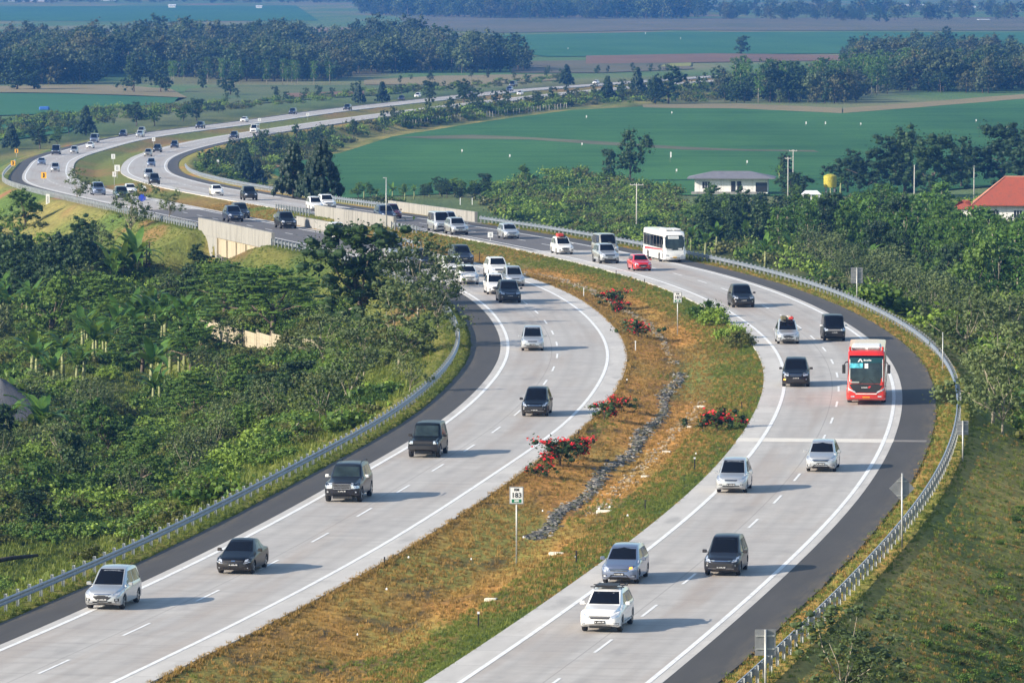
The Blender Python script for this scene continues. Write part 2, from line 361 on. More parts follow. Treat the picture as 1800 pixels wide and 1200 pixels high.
# ground tint per vertex: what grows or lies there
def zone_colour(X, Y):
    X = np.asarray(X, float); Y = np.asarray(Y, float)
    oa, sa, ya = RA.near(X, Y); ob, sb, yb = RB.near(X, Y)
    left = (oa < 0) & (np.abs(oa) <= np.abs(ob)); right = (ob > 0) & (np.abs(ob) <= np.abs(oa)); med = ~(left | right)
    n1 = fbm(X/5, Y/22, 11, 4); n2 = fbm(X/14, Y/50, 23, 4); n3 = fbm(X/60, Y/200, 31, 3)
    def mix(a, b, t): t = np.clip(t, 0, 1)[:,None]; return np.array(a)*(1-t)+np.array(b)*t
    green = (.075, .105, .022); dry = (.40, .20, .055); olive = (.15, .14, .035); dark = (.028, .042, .014); soil = (.24, .12, .06); tan = (.22, .18, .08)
    c = mix(dark, olive, (n1-.35)*2.2)
    # left verge and slope
    d = -oa-6.3
    lv = mix(green, olive, (n1-.35)*3); lv = mix_rows(lv, soil, (n2-.62)*8*(d < 12))
    slope_l = mix((.06,.095,.020), (.15,.17,.038), (n1-.3)*2)
    wl = np.clip((d-3)/5, 0, 1)*(Y < 640)
    lv = lv*(1-wl[:,None])+slope_l*wl[:,None]
    far_l = mix((.09,.14,.03), (.22,.19,.06), (n2-.35)*3.5); far_l = mix_rows(far_l, soil, (n1-.66)*9)
    wf = np.clip((Y-600)/80, 0, 1); lv = lv*(1-wf[:,None])+far_l*wf[:,None]
    wv = np.clip((d-16)/8, 0, 1); base = mix((.035,.055,.016), (.12,.13,.04), (n1-.3)*2)
    lv = lv*(1-wv[:,None])+base*wv[:,None]
    c = np.where(left[:,None], lv, c)
    # right verge and slope
    d = ob-6.3
    rv = mix((.26,.23,.05), (.36,.21,.06), (n1-.4)*3)
    rs = mix((.11,.14,.036), (.30,.24,.07), (n1-.34)*2.8); rs = mix_rows(rs, (.30,.16,.07), (n2-.6)*7)
    wr = np.clip((d-1.6)/1.5, 0, 1); rv = rv*(1-wr[:,None])+rs*wr[:,None]
    wv = np.clip((d-22)/8, 0, 1); rv = rv*(1-wv[:,None])+base*wv[:,None]
    c = np.where(right[:,None], rv, c)
    # median
    u = np.clip((oa-5)/np.clip((oa-5)+(-ob-5), .1, None), 0, 1); n4 = fbm(X/1.6, Y/5, 41, 3)
    mv = mix(dry, (.22,.20,.05), (n1-.42)*4.0); mv = mix_rows(mv, (.15,.085,.038), (n2-.54)*5*(u < .75))
    mv = mix_rows(mv, (.10,.075,.035), (n4-.60)*7); mv = mix_rows(mv, (.15,.165,.045), (n2-.62)*9*(u > .3)); gb = np.clip(1.15-(-ob-5)/(1.6+4*n4), 0, 1); mv = mv*(1-gb[:,None])+np.array((.055,.085,.02))*gb[:,None]
    wf = np.clip((Y-520)/120, 0, 1); fm = mix((.13,.15,.035), (.22,.14,.05), (n2-.42)*4); mv = mv*(1-wf[:,None])+fm*wf[:,None]
    c = np.where(med[:,None], mv, c)
    # open plain beyond
    plain = mix((.085,.15,.05), (.17,.17,.08), (n3-.38)*3); plain = mix_rows(plain, (.20,.14,.08), (fbm(X/120, Y/400, 77, 3)-.64)*8)
    dd = np.minimum(np.abs(oa), np.abs(ob)); wp = np.clip((dd-30)/40, 0, 1)*np.clip((Y-950)/150, 0, 1)
    c = c*(1-wp[:,None])+plain*wp[:,None]
    return c
def mix_rows(A, b, t): t = np.clip(t, 0, 1)[:,None]; return A*(1-t)+np.array(b)*t

n_r, n_c = _X.shape
idx = np.arange(n_r*n_c).reshape(n_r, n_c)
quads = np.stack([idx[:-1,:-1], idx[:-1,1:], idx[1:,1:], idx[1:,:-1]], -1).reshape(-1, 4)
gm = mesh_np('ground', np.stack([_X, _Y, GZ], -1).reshape(-1,3), quads, smooth=True)
zc = zone_colour(_X.ravel(), _Y.ravel())
at = gm.color_attributes.new('tint', 'FLOAT_COLOR', 'POINT'); at.data.foreach_set('color', np.c_[zc, np.ones(len(zc))].astype(np.float32).ravel())
m, nt, b = new_mat('ground_cover')
an = nt.nodes.new('ShaderNodeAttribute'); an.attribute_name = 'tint'
P = geo_pos(nt)
n1 = noise(nt, mapping(nt, P, (1.1, .45, 1)), 1.0, 8, .72)
n2 = noise(nt, mapping(nt, P, (3.5, 1.2, 1)), 1.0, 6, .7)
f = mathn(nt, 'ADD', mathn(nt, 'MULTIPLY', n1, 1.1), mathn(nt, 'MULTIPLY', n2, .8))
f = mathn(nt, 'MULTIPLY', f, 1.16)
v = nt.nodes.new('ShaderNodeVectorMath'); v.operation = 'SCALE'; nt.links.new(an.outputs['Color'], v.inputs[0]); nt.links.new(mathn(nt, 'POWER', f, 1.6), v.inputs['Scale'])
nt.links.new(v.outputs[0], b.inputs['Base Color']); b.inputs['Roughness'].default_value = .95; b.inputs['Specular IOR Level'].default_value = .1
bump(nt, b, n1, .35, .8)
gm.materials.append(m)
tag(mobj('ground', gm), kind='structure', label='grassy valley floor and embankments around the road')

# ------------------------------------------------------------------ pavement materials (UV: u = metres across, v = metres along)
def uvpos(nt):
    u = nt.nodes.new('ShaderNodeUVMap'); u.uv_map = 'road'; return u.outputs[0]
def concrete_mat():
    m, nt, b = new_mat('road_concrete'); uv = uvpos(nt)
    sep = nt.nodes.new('ShaderNodeSeparateXYZ'); nt.links.new(uv, sep.inputs[0]); u, v = sep.outputs[0], sep.outputs[1]
    big = noise(nt, mapping(nt, uv, (.35, .05, 1)), 1, 5, .65)
    mid = noise(nt, mapping(nt, uv, (.9, .22, 1)), 1, 6, .7)
    fine = noise(nt, mapping(nt, uv, (6, 5, 1)), 1, 4, .7)
    col = ramp(nt, mid, [(.25, (.42,.397,.362)), (.55, (.53,.505,.466)), (.85, (.62,.593,.552))])
    # paler clean shoulders, darker lanes polished by tyres and dripped oil
    lane = mathn(nt, 'LESS_THAN', mathn(nt, 'ABSOLUTE', u), 3.55)
    dl = mathn(nt, 'ABSOLUTE', mathn(nt, 'SUBTRACT', mathn(nt, 'ABSOLUTE', u), 1.8))
    oil = mathn(nt, 'SUBTRACT', 1, mathn(nt, 'DIVIDE', dl, 1.1), True)
    wob = mathn(nt, 'MULTIPLY', oil, ramp(nt, big, [(.35, (0,0,0)), (.7, (1,1,1))]))
    col = mixc(nt, mathn(nt, 'MULTIPLY', lane, .34), col, (.28,.265,.25))
    # tyre paths: two darker bands in each lane
    tp = mathn(nt, 'SUBTRACT', 1, mathn(nt, 'DIVIDE', mathn(nt, 'ABSOLUTE', mathn(nt, 'SUBTRACT', dl, .78)), .42), True)
    tp = mathn(nt, 'MULTIPLY', mathn(nt, 'MULTIPLY', tp, lane), ramp(nt, mid, [(.2, (.3,.3,.3)), (.8, (1,1,1))]))
    col = mixc(nt, mathn(nt, 'MULTIPLY', tp, .42), col, (.19,.175,.16))
    col = mixc(nt, mathn(nt, 'MULTIPLY', wob, .55), col, (.25,.195,.155))
    # slab by slab brightness, 5 m slabs, and their joints
    slab = nt.nodes.new('ShaderNodeTexWhiteNoise'); slab.noise_dimensions = '2D'
    cmb = nt.nodes.new('ShaderNodeCombineXYZ'); nt.links.new(mathn(nt, 'FLOOR', mathn(nt, 'DIVIDE', u, 3.9)), cmb.inputs[0]); nt.links.new(mathn(nt, 'FLOOR', mathn(nt, 'DIVIDE', v, 5.0)), cmb.inputs[1])
    nt.links.new(cmb.outputs[0], slab.inputs[0])
    col = mixc(nt, mathn(nt, 'MULTIPLY', slab.outputs['Value'], .36), col, (.33,.315,.30))
    fr = mathn(nt, 'FRACT', mathn(nt, 'DIVIDE', v, 5.0)); j1 = mathn(nt, 'LESS_THAN', fr, .018)
    j2 = mathn(nt, 'LESS_THAN', mathn(nt, 'ABSOLUTE', mathn(nt, 'ADD', u, .42)), .022)
    jj = mathn(nt, 'MAXIMUM', mathn(nt, 'MULTIPLY', j1, .35), mathn(nt, 'MULTIPLY', j2, .6))
    col = mixc(nt, jj, col, (.12,.11,.10))
    # smears that run across the slabs, and a rust brown tint that comes and goes along the outer lane
    sm = noise(nt, mapping(nt, uv, (.22, 1.1, 1)), 1, 5, .7)
    col = mixc(nt, mathn(nt, 'MULTIPLY', mathn(nt, 'MULTIPLY', ramp(nt, sm, [(.46, (0,0,0)), (.68, (1,1,1))]), lane), .34), col, (.21,.20,.195))
    br = noise(nt, mapping(nt, uv, (.30, .018, 1)), 1, 5, .6)
    col = mixc(nt, mathn(nt, 'MULTIPLY', mathn(nt, 'MULTIPLY', ramp(nt, br, [(.48, (0,0,0)), (.66, (1,1,1))]), lane), .55), col, (.29,.215,.16))
    # scattered dark blotches and skid marks
    bl = noise(nt, mapping(nt, uv, (.55, .16, 1)), 1, 3, .5)
    col = mixc(nt, mathn(nt, 'MULTIPLY', ramp(nt, bl, [(.60, (0,0,0)), (.76, (1,1,1))]), .5), col, (.17,.165,.16))
    col = mixc(nt, mathn(nt, 'MULTIPLY', fine, .22), col, (.62,.60,.58))
    nt.links.new(col, b.inputs['Base Color']); b.inputs['Roughness'].default_value = .72
    b.inputs['Specular IOR Level'].default_value = .35
    bump(nt, b, fine, .01, .3)
    return m
def asphalt_mat(name, c0, c1):
    m, nt, b = new_mat(name); uv = uvpos(nt)
    n = noise(nt, mapping(nt, uv, (1.2, .12, 1)), 1, 6, .65); f = noise(nt, mapping(nt, uv, (14, 12, 1)), 1, 3, .7)
    col = ramp(nt, n, [(.3, c0), (.7, c1)]); col = mixc(nt, mathn(nt, 'MULTIPLY', f, .35), col, tuple(c*1.8 for c in c1))
    du = noise(nt, mapping(nt, uv, (2.2, .25, 1)), 1, 6, .75); sx = nt.nodes.new('ShaderNodeSeparateXYZ'); nt.links.new(uv, sx.inputs[0])
    ed = mathn(nt, 'MULTIPLY', mathn(nt, 'SUBTRACT', mathn(nt, 'ABSOLUTE', sx.outputs[0]), 5.3), 1.0, True)
    col = mixc(nt, mathn(nt, 'MULTIPLY', mathn(nt, 'MULTIPLY', ed, ramp(nt, du, [(.42, (0,0,0)), (.62, (1,1,1))])), .55), col, (.16,.125,.075))
    nt.links.new(col, b.inputs['Base Color']); b.inputs['Roughness'].default_value = .8; bump(nt, b, f, .01, .4)
    return m
def paint_mat():
    m, nt, b = new_mat('road_paint'); P = geo_pos(nt)
    n = noise(nt, mapping(nt, P, (3, 1.2, 1)), 1, 6, .75)
    col = ramp(nt, n, [(.28, (.50,.49,.47)), (.5, (.78,.78,.76))]); nt.links.new(col, b.inputs['Base Color']); b.inputs['Roughness'].default_value = .6
    return m
CONC = concrete_mat(); ASPH = asphalt_mat('shoulder_asphalt', (.032,.030,.029), (.052,.048,.045)); OVER = asphalt_mat('overlay_asphalt', (.07,.066,.068), (.115,.108,.108))
PAINT = paint_mat()

def strip(road, s0, s1, o0, o1, dz, mat, name, step=4.0, skirt=0.0, ragged=0.0, parent=None, nlat=1, seed=0):
    t = np.linspace(s0, s1, max(2, int(abs(s1-s0)/step)+1)); rows = []; uvs = []
    for k in range(nlat+1):
        o = np.full(len(t), o0+(o1-o0)*k/nlat)
        if ragged and k == nlat: o = o + ragged*(vnoise(t/1.3, t*0, seed)-.5+(vnoise(t/5, t*0, seed+3)-.5)*1.5)
        p = np.stack([np.interp(t, road.S, road.P[:,0])+np.interp(t, road.S, road.N[:,0])*o, np.interp(t, road.S, road.P[:,1])+np.interp(t, road.S, road.N[:,1])*o], -1)
        yc = np.interp(t, road.S, road.P[:,1]); z = zroad(yc)+dz
        rows.append(np.c_[p, z]); uvs.append(np.c_[o, t])
    if skirt:
        rows.insert(0, rows[0]-np.array([0,0,skirt])); uvs.insert(0, uvs[0]); rows.append(rows[-1]-np.array([0,0,skirt])); uvs.append(uvs[-1])
    V = np.concatenate(rows); U = np.concatenate(uvs); n = len(t); K = len(rows)
    i = np.arange(n-1); F = np.concatenate([np.stack([k*n+i, (k+1)*n+i, (k+1)*n+i+1, k*n+i+1], -1) for k in range(K-1)])
    me = mesh_np(name, V, F, mat)
    ul = me.uv_layers.new(name='road'); li = np.empty(len(me.loops), np.int32); me.loops.foreach_get('vertex_index', li)
    ul.data.foreach_set('uv', U[li].astype(np.float32).ravel())
    return mobj(name, me, parent)

END = 2290.0
for road, nm, inner, sgn, lab in ((RA, 'carriageway', 5.0, -1, 'pale concrete carriageway curving left of the grass median'), (RB, 'carriageway', -5.0, 1, 'pale concrete carriageway curving right of the grass median')):
    o0, o1 = sorted((inner, sgn*4.15))
    c = strip(road, 2, END, o0, o1, 0.0, CONC, 'road', 4.0, skirt=.3); tag(c, lab, kind='structure')
    dark = strip(road, 2, END, sgn*4.15, sgn*6.3, -.006, ASPH, 'shoulder', 2.0, skirt=.2, ragged=.06*sgn, parent=c, nlat=1, seed=9 if sgn > 0 else 4)
    for e, nmx in ((3.6, 'edge_line'), (-3.6, 'edge_line')):
        off = e*sgn; wd = .11
        strip(road, 2, END, off-wd, off+wd, .009, PAINT, nmx, 4.0, parent=c)
    s = 9.0 if sgn < 0 else 5.0
    first = None
    while s < 1250:
        strip(road, s, s+4.6, -.07, .07, .009, PAINT, 'lane_dash', 1.6, parent=c); s += 13.0
    mb = []
    if s < END:
        V = []; F = []
        while s < END-10:
            a = road.at(s, -.07, .009); b2 = road.at(s, .07, .009); c2 = road.at(s+4.6, .07, .009); d2 = road.at(s+4.6, -.07, .009)
            k = len(V); V += [a, b2, c2, d2]; F.append((k, k+1, k+2, k+3)); s += 13
        o = mobj('lane_dash_row', mesh_np('lane_dash_row', np.array(V), F, PAINT), c); tag(o, kind='stuff')
    if sgn < 0: ROAD_A = c
    else: ROAD_B = c
# dark asphalt overlay near the bridge, both carriageways
sB0 = s_at_px(RB, 0, 1010, 430, 480); sB1 = s_at_px(RB, 0, 560, 350, 400)
sA0 = s_at_px(RA, 0, 640, 400, 440); sA1 = s_at_px(RA, 0, 300, 330, 380)
strip(RB, sB0, sB1, -4.3, 4.15, .004, OVER, 'asphalt_overlay', 4.0, parent=ROAD_B)
strip(RA, sA0, sA1, -4.15, 4.3, .004, OVER, 'asphalt_overlay', 4.0, parent=ROAD_A)
# pale transverse concrete repair strip on the right carriageway
sT = s_at_px(RB, 0, 1440, 700, 850); _p = RB.at(np.arange(80, 330, .5), -3.0); _x, _y = project(_p[:,0], _p[:,1], _p[:,2]); sT = 80+.5*int(np.abs(_y-773).argmin())
PALE = M('pale_concrete', (.66,.62,.55), .75, var=.06, scale=2)
strip(RB, sT-1.1, sT+1.4, -5.02, 4.17, .004, PALE, 'repair_strip', .5, parent=ROAD_B)
strip(RB, sT-.5, sT+.8, 4.17, 6.1, .002, M('worn_patch', (.20,.185,.17), .85, var=.3, scale=1.5), 'worn_patch', .5, parent=ROAD_B)
print('BR', A_BR, A_UNDER, A_IN, B_IN, B_OUT, B_UNDER, 'sT', sT)

# ------------------------------------------------------------------ guardrails
GALV = M('galvanised_steel', (.27,.31,.37), .45, metal=.55, var=.2, scale=1.5, stain=(.8, .66, (.22,.22,.21)))
POSTM = M('guardrail_post_steel', (.46,.48,.48), .6, metal=.3, var=.25, scale=2)
W_PROF = [(-.012,.155),(.0,.15),(.06,.125),(.065,.085),(.01,.045),(.0,.0),(.01,-.045),(.065,-.085),(.06,-.125),(.0,-.15),(-.012,-.155)]
def rail_mesh(name, pts, side, zc=.56, thick=.006):
    """W-beam swept along pts (n,3); side = +1 when the corrugation bulges to the right of travel"""
    P = np.array(pts); T = np.gradient(P[:,:2], axis=0); T /= np.linalg.norm(T, axis=1)[:,None]; N = np.c_[T[:,1], -T[:,0]]*side
    prof = W_PROF + [(a-thick*2, b_*.985) for a, b_ in W_PROF[::-1]]; K = len(prof); n = len(P)
    V = np.zeros((n, K, 3))
    for k, (a, h) in enumerate(prof):
        V[:,k,0] = P[:,0]+N[:,0]*a; V[:,k,1] = P[:,1]+N[:,1]*a; V[:,k,2] = P[:,2]+zc+h
    idx = np.arange(n*K).reshape(n, K); nx = np.roll(idx, -1, axis=1)
    F = np.stack([idx[:-1], nx[:-1], nx[1:], idx[1:]], -1).reshape(-1, 4)
    return mesh_np(name, V.reshape(-1,3), F, GALV)
def post_mesh(w=.14, d=.11, h=.82, block=True):
    m = MB()
    m.box(-.006, .006, -d/2, d/2, -.35, h); m.box(-w/2, w/2, -d/2-.006, -d/2, -.35, h); m.box(-w/2+.02, w/2-.02, d/2, d/2+.006, -.35, h)
    if block: m.box(-w*.42, w*.42, d/2+.006, d/2+.12, .42, .70)
    return m.mesh('post', POSTM)
POST = post_mesh()
def guardrail(road, s0, s1, off, face, label, spacing=2.0, posts='parts', group=None):
    """face = +1 when traffic passes on the right side of travel direction"""
    t = np.arange(s0, s1, 2.0); pts = road.at(t, off, -.12)
    root = empty('guardrail', tuple(pts[0])); tag(root, label, 'guardrail', group)
    o = mobj('rail', rail_mesh('rail', pts-pts[0], face), root)
    ts = np.arange(s0+.4, s1, spacing); n = 0; mb = MB()
    for tt in ts:
        p = road.at(tt, off-face*.16, -.12); tx, ty = road.tan(tt); rz = math.atan2(ty, tx)+(math.pi if face > 0 else 0)
        x, y = project(*p); vis = -40 < x < 1840 and y < 1300
        if posts == 'parts' and vis and n < 296:
            q = bpy.data.objects.new('post', POST); link(q, root); q.location = p-pts[0]; q.rotation_euler = (0,0,rz); n += 1
        elif vis:
            c, s = math.cos(rz), math.sin(rz)
            V = [(p[0]-pts[0][0]+c*a-s*b_, p[1]-pts[0][1]+s*a+c*b_, p[2]-pts[0][2]+z) for a in (-.06,.06) for b_ in (-.05,.09) for z in (-.3,.8)]
            mb.add(V, [(0,1,3,2),(4,6,7,5),(0,4,5,1),(2,3,7,6),(1,5,7,3),(0,2,6,4)])
    if mb.V:
        q = mb.obj('post_row', POSTM, root); tag(q, kind='stuff')
    return root
S_AOUT0 = s_at_px(RA, -7.2, -60, 1000, 1300)
guardrail(RA, 20, A_BR[0]-.5, -7.2, 1, 'steel guardrail along the left edge of the near curve, in front of the shrubs')
guardrail(RB, 20, B_OUT[0]-.5, 7.65, -1, 'steel guardrail round the right edge of the near curve, behind the bus')
guardrail(RA, A_BR[1]+.5, A_BR[1]+560, -7.3, 1, 'steel guardrail round the outside of the far left loop', 2.0, 'stuff')
guardrail(RB, B_OUT[1]+.5, B_OUT[1]+430, 7.6, -1, 'steel guardrail on the inside of the far left loop', 2.0, 'stuff')
guardrail(RA, A_IN[0]-26, A_IN[0]-.3, 6.0, -1, 'short median guardrail near the lamp pole, left carriageway side', 2.0)
guardrail(RA, A_IN[1]+.3, A_IN[1]+22, 6.0, -1, 'short median guardrail beyond the bridge on the left carriageway', 2.0)
guardrail(RB, B_IN[0]-16, B_IN[0]-.3, -5.9, 1, 'short median guardrail by the parapet end of the right carriageway', 2.0)
guardrail(RB, B_IN[1]+.3, B_IN[1]+26, -5.9, 1, 'short median guardrail beyond the bridge on the right carriageway', 2.0)

# ------------------------------------------------------------------ bridge
def weathered(name, col, dark):
    m, nt, b = new_mat(name); tc = nt.nodes.new('ShaderNodeTexCoord').outputs['Object']
    a = noise(nt, mapping(nt, tc, (1.6, 1.6, .18)), 1, 6, .7); c2 = noise(nt, mapping(nt, tc, (.5,.5,.5)), 1, 4, .6)
    col1 = mixc(nt, ramp(nt, a, [(.48, (0,0,0)), (.68, (1,1,1))]), col, dark)
    col1 = mixc(nt, mathn(nt, 'MULTIPLY', c2, .4), col1, tuple(c*.75 for c in col))
    nt.links.new(col1, b.inputs['Base Color']); b.inputs['Roughness'].default_value = .85; bump(nt, b, a, .02, .3); return m
BARR = weathered('weathered_concrete', (.29,.285,.265), (.12,.115,.10)); CREAM = weathered('bridge_cream_concrete', (.40,.35,.25), (.20,.165,.11))
def slab_strip(mb, road, s0, s1, o0, o1, z0, z1, step=3.0, m=0):
    t = np.linspace(s0, s1, max(2, int((s1-s0)/step)+1)); P = [road.at(t, o, 0) for o in (o0, o1)]
    V = []; 
    for i in range(len(t)):
        for p in (P[0][i], P[1][i]):
            V += [(p[0], p[1], p[2]+z0), (p[0], p[1], p[2]+z1)]
    F = []
    for i in range(len(t)-1):
        a = i*4; b_ = a+4
        F += [(a, b_, b_+1, a+1), (a+2, a+3, b_+3, b_+2), (a+1, b_+1, b_+3, a+3), (a, a+2, b_+2, b_)]
    F += [(0, 1, 3, 2), (b_, b_+2, b_+3, b_+1)]
    mb.add(V, F, m); return mb
def parapet(root, road, s0, s1, o, wd, z0, z1, nm='parapet', seg=3.2):
    n = max(1, int(round((s1-s0)/seg))); 
    for k in range(n):
        a = s0+(s1-s0)*k/n+.012; c = s0+(s1-s0)*(k+1)/n-.012
        mb = MB(); slab_strip(mb, road, a, c, o, o+wd, z0, z1, 4); 
        ob_ = mb.obj('parapet_panel', BARR, root)
br = empty('road_bridge', (0,0,0)); tag(br, 'cream concrete bridge carrying the left carriageway over the underpass', 'bridge')
parapet(br, RA, A_BR[0], A_BR[1], -7.25, .35, -.50, 1.25)
parapet(br, RA, A_IN[0], A_IN[1], 5.15, .32, -.4, 1.05)
a0, a1 = A_UNDER-UW-3.5, A_UNDER+UW+3.5
mb = MB(); slab_strip(mb, RA, a0, a1, -6.9, 5.2, -.35, -.05, 4); mb.obj('deck_slab', BARR, br)
for o in (-7.1, -4.9, -3.0, -1.1, .8, 2.7, 4.5):
    mb = MB(); slab_strip(mb, RA, a0-2, a1+1, o, o+.55, -2.45, -.52 if o < -7 else -.36, 30); g = mb.obj('girder', CREAM, br)
    if o < -6:
        for k in range(5):
            s = a0+2.0+k*(a1-a0-4)/4; m2 = MB(); slab_strip(m2, RA, s, s+.35, o-.12, o, -2.4, -.6, 5); m2.obj('stiffener', CREAM, br)
for s0_, s1_ in ((A_UNDER-UW-1.8, A_UNDER-UW), (A_UNDER+UW, A_UNDER+UW+1.8)):
    mb = MB(); slab_strip(mb, RA, s0_, s1_, -7.0, 5.2, -9.5, -2.27, 5); mb.obj('abutment', BARR, br)
# wing walls
mb = MB(); slab_strip(mb, RA, A_UNDER+UW+1.8, A_BR[1]-.5, -7.2, -6.8, -7.0, -.52, 3); mb.obj('wing_wall', BARR, br)
mb = MB(); slab_strip(mb, RA, A_BR[0]+.5, A_UNDER-UW-4.0, -7.2, -6.8, -2.6, -.52, 3); mb.obj('wing_wall', BARR, br)
for k in range(5):
    s = A_UNDER+UW+.4+k*.34; p = RA.at(s, -7.0, -2.3)
    MB().box(-.12, .12, -.12, .12, -6.5, 0).obj('pile', BARR, br, loc=p)
br = empty('road_bridge', (0,0,0)); tag(br, 'concrete bridge of the right carriageway, long pale parapets on both sides', 'bridge')
parapet(br, RB, B_IN[0], B_IN[1], -5.5, .34, -.75, 1.15)
parapet(br, RB, B_OUT[0], B_OUT[1], 7.2, .34, -.9, 1.1)
b0, b1 = B_UNDER-UW-3, B_UNDER+UW+3
mb = MB(); slab_strip(mb, RB, b0, b1, -5.2, 7.1, -.35, -.05, 4); mb.obj('deck_slab', BARR, br)
for o in (-4.9, -3.0, -1.1, .8, 2.7, 4.6, 6.4):
    mb = MB(); slab_strip(mb, RB, b0, b1, o, o+.55, -2.2, -.36, 30); mb.obj('girder', CREAM, br)
for s0_, s1_ in ((B_UNDER-UW-1.6, B_UNDER-UW), (B_UNDER+UW, B_UNDER+UW+1.6)):
    mb = MB(); slab_strip(mb, RB, s0_, s1_, -5.2, 7.1, -9.5, -2.22, 5); mb.obj('abutment', BARR, br)

# ------------------------------------------------------------------ fields on the plain
def field_mat(name, c0, c1, sc=(.02, .006), stripe=0.0, soil=None):
    m, nt, b = new_mat(name); P = geo_pos(nt)
    n = noise(nt, mapping(nt, P, (sc[0], sc[1], 1)), 1, 6, .6); n2 = noise(nt, mapping(nt, P, (.03, .05, 1)), 1, 6, .75)
    n3 = noise(nt, mapping(nt, P, (.004, .16, 1)), 1, 3, .6)
    col = ramp(nt, mathn(nt, 'ADD', mathn(nt, 'ADD', mathn(nt, 'MULTIPLY', n, .45), mathn(nt, 'MULTIPLY', n2, .3)), mathn(nt, 'MULTIPLY', n3, .25)), [(.40, c0), (.60, c1)])
    if soil: col = mixc(nt, ramp(nt, noise(nt, mapping(nt, P, (sc[0]*1.3, sc[1]*2.2, 1)), 1, 4, .6), [(.62, (0,0,0)), (.68, (1,1,1))]), col, soil)
    nt.links.new(col, b.inputs['Base Color']); b.inputs['Roughness'].default_value = .9; b.inputs['Specular IOR Level'].default_value = .1
    return m
RICE = field_mat('rice_green', (.025,.095,.033), (.058,.165,.050), soil=None)
RICE2 = field_mat('rice_green_far', (.03,.12,.055), (.055,.16,.07))
BROWN = field_mat('ploughed_soil', (.16,.10,.065), (.25,.155,.10)); TAN = field_mat('dry_field', (.19,.17,.09), (.27,.22,.12)); YEL = field_mat('yellow_crop', (.22,.24,.06), (.30,.30,.09))
PURP = field_mat('fallow_field', (.10,.11,.06), (.17,.145,.095)); MIXF = field_mat('mixed_field', (.07,.13,.05), (.15,.16,.07), soil=(.2,.15,.09))
_fz = [0]
def field(pts, mat, name, label, dz=0.0, edge=6):
    """flat sheet whose outline was read off the photograph, laid at its real distance on the plain"""
    _fz[0] += 1; z = -17.72+dz
    P = []
    n = len(pts)
    for i in range(n):
        a, b_ = pts[i], pts[(i+1) % n]; k = max(1, int(math.hypot(b_[0]-a[0], b_[1]-a[1])/25))
        for j in range(k):
            t = j/k; x = a[0]+(b_[0]-a[0])*t; y = a[1]+(b_[1]-a[1])*t; y += (float(vnoise(x/30, y/9, i))-.5)*.9*min(1, (y+60)/300)
            X, Y = on_plane(x, y, z); P.append((X, Y, z))
    P = P if sum((P[i][0]*P[(i+1) % len(P)][1]-P[(i+1) % len(P)][0]*P[i][1]) for i in range(len(P))) > 0 else P[::-1]
    m = bpy.data.meshes.new(name); tr = tessellate_polygon([[Vector((p[0], p[1], 0)) for p in P]]); m.from_pydata(P, [], [tuple(t) for t in tr]); m.update(); m.materials.append(mat)
    if m.polygons and sum(p.normal.z*p.area for p in m.polygons) < 0: m.flip_normals()
    return tag(mobj(name, m), label, kind='structure')
field([(470,300),(520,285),(600,268),(690,240),(850,214),(1000,194),(1130,187),(1300,189),(1480,198),(1600,189),(1800,174),(1990,166),(2100,300),(1500,345),(1150,342),(900,335),(560,350)], RICE, 'rice_field', 'deep green rice field inside the bend of the road')
field([(690,241),(830,237),(930,241),(1060,249),(1200,258),(1330,263),(1430,264),(1440,267),(1200,263),(1050,254),(930,245),(760,244)], M('track_soil', (.09,.095,.04), .95, var=.5, scale=.03), 'dirt_track', 'reddish dirt track across the green field', .03)
field([(1130,184),(1300,182),(1480,190),(1480,199),(1300,191),(1130,189)], TAN, 'field_edge', 'dry grassy strip along the far edge of the green field', .03)
field([(1482,190),(1600,181),(1820,164),(1820,172),(1600,190),(1482,199)], TAN, 'field_edge', 'dry grassy strip at the right end of the green field', .03)
field([(-80,163),(90,164),(215,168),(330,172),(300,182),(210,188),(120,199),(-80,205)], RICE2, 'rice_field', 'green field at the far left below the wood')
field([(-80,215),(60,216),(140,218),(120,232),(30,244),(-80,248)], RICE2, 'rice_field', 'small green plot left of the loop')
field([(-80,152),(210,150),(300,156),(330,172),(215,167),(90,163),(-80,162)], TAN, 'dry_strip', 'dry pale strip below the dark wood', .02)
field([(330,156),(420,150),(700,150),(760,150),(700,164),(560,173),(420,184),(300,185)], MIXF, 'grass_field', 'patchy green and brown grassland before the wood')
field([(500,164),(640,160),(640,167),(520,172)], BROWN, 'soil_patch', 'reddish soil patch in the grassland before the wood', .03)
field([(640,140),(780,133),(1000,130),(1000,140),(780,152),(770,149),(640,149)], TAN, 'dry_field', 'pale dry field beyond the far carriageway')
field([(-80,12),(520,10),(560,36),(300,38),(-80,36)], RICE2, 'rice_field', 'blue green far field above the wood')
field([(860,62),(1180,56),(1500,57),(1880,57),(1880,86),(1480,94),(1250,96),(960,100),(900,90)], RICE2, 'rice_field', 'wide teal field far beyond the road')
field([(700,30),(1200,32),(1880,30),(1880,54),(1500,54),(1180,53),(860,58),(720,50)], PURP, 'fallow_field', 'purple brown fallow land in the far distance', .02)
field([(1030,98),(1250,94),(1480,97),(1500,106),(1200,110),(1030,112)], BROWN, 'ploughed_field', 'reddish ploughed field behind the far road', .04)
field([(900,108),(1030,106),(1200,110),(1220,121),(1060,128),(900,128)], PURP, 'fallow_field', 'brown fallow field behind the far road', .03)
field([(1170,112),(1215,110),(1215,116),(1160,117)], YEL, 'yellow_crop', 'small yellow crop plot behind the far road', .07)
field([(820,341),(900,338),(905,356),(830,362)], MIXF, 'grass_plot', 'fenced grass plot behind the bridge parapet')

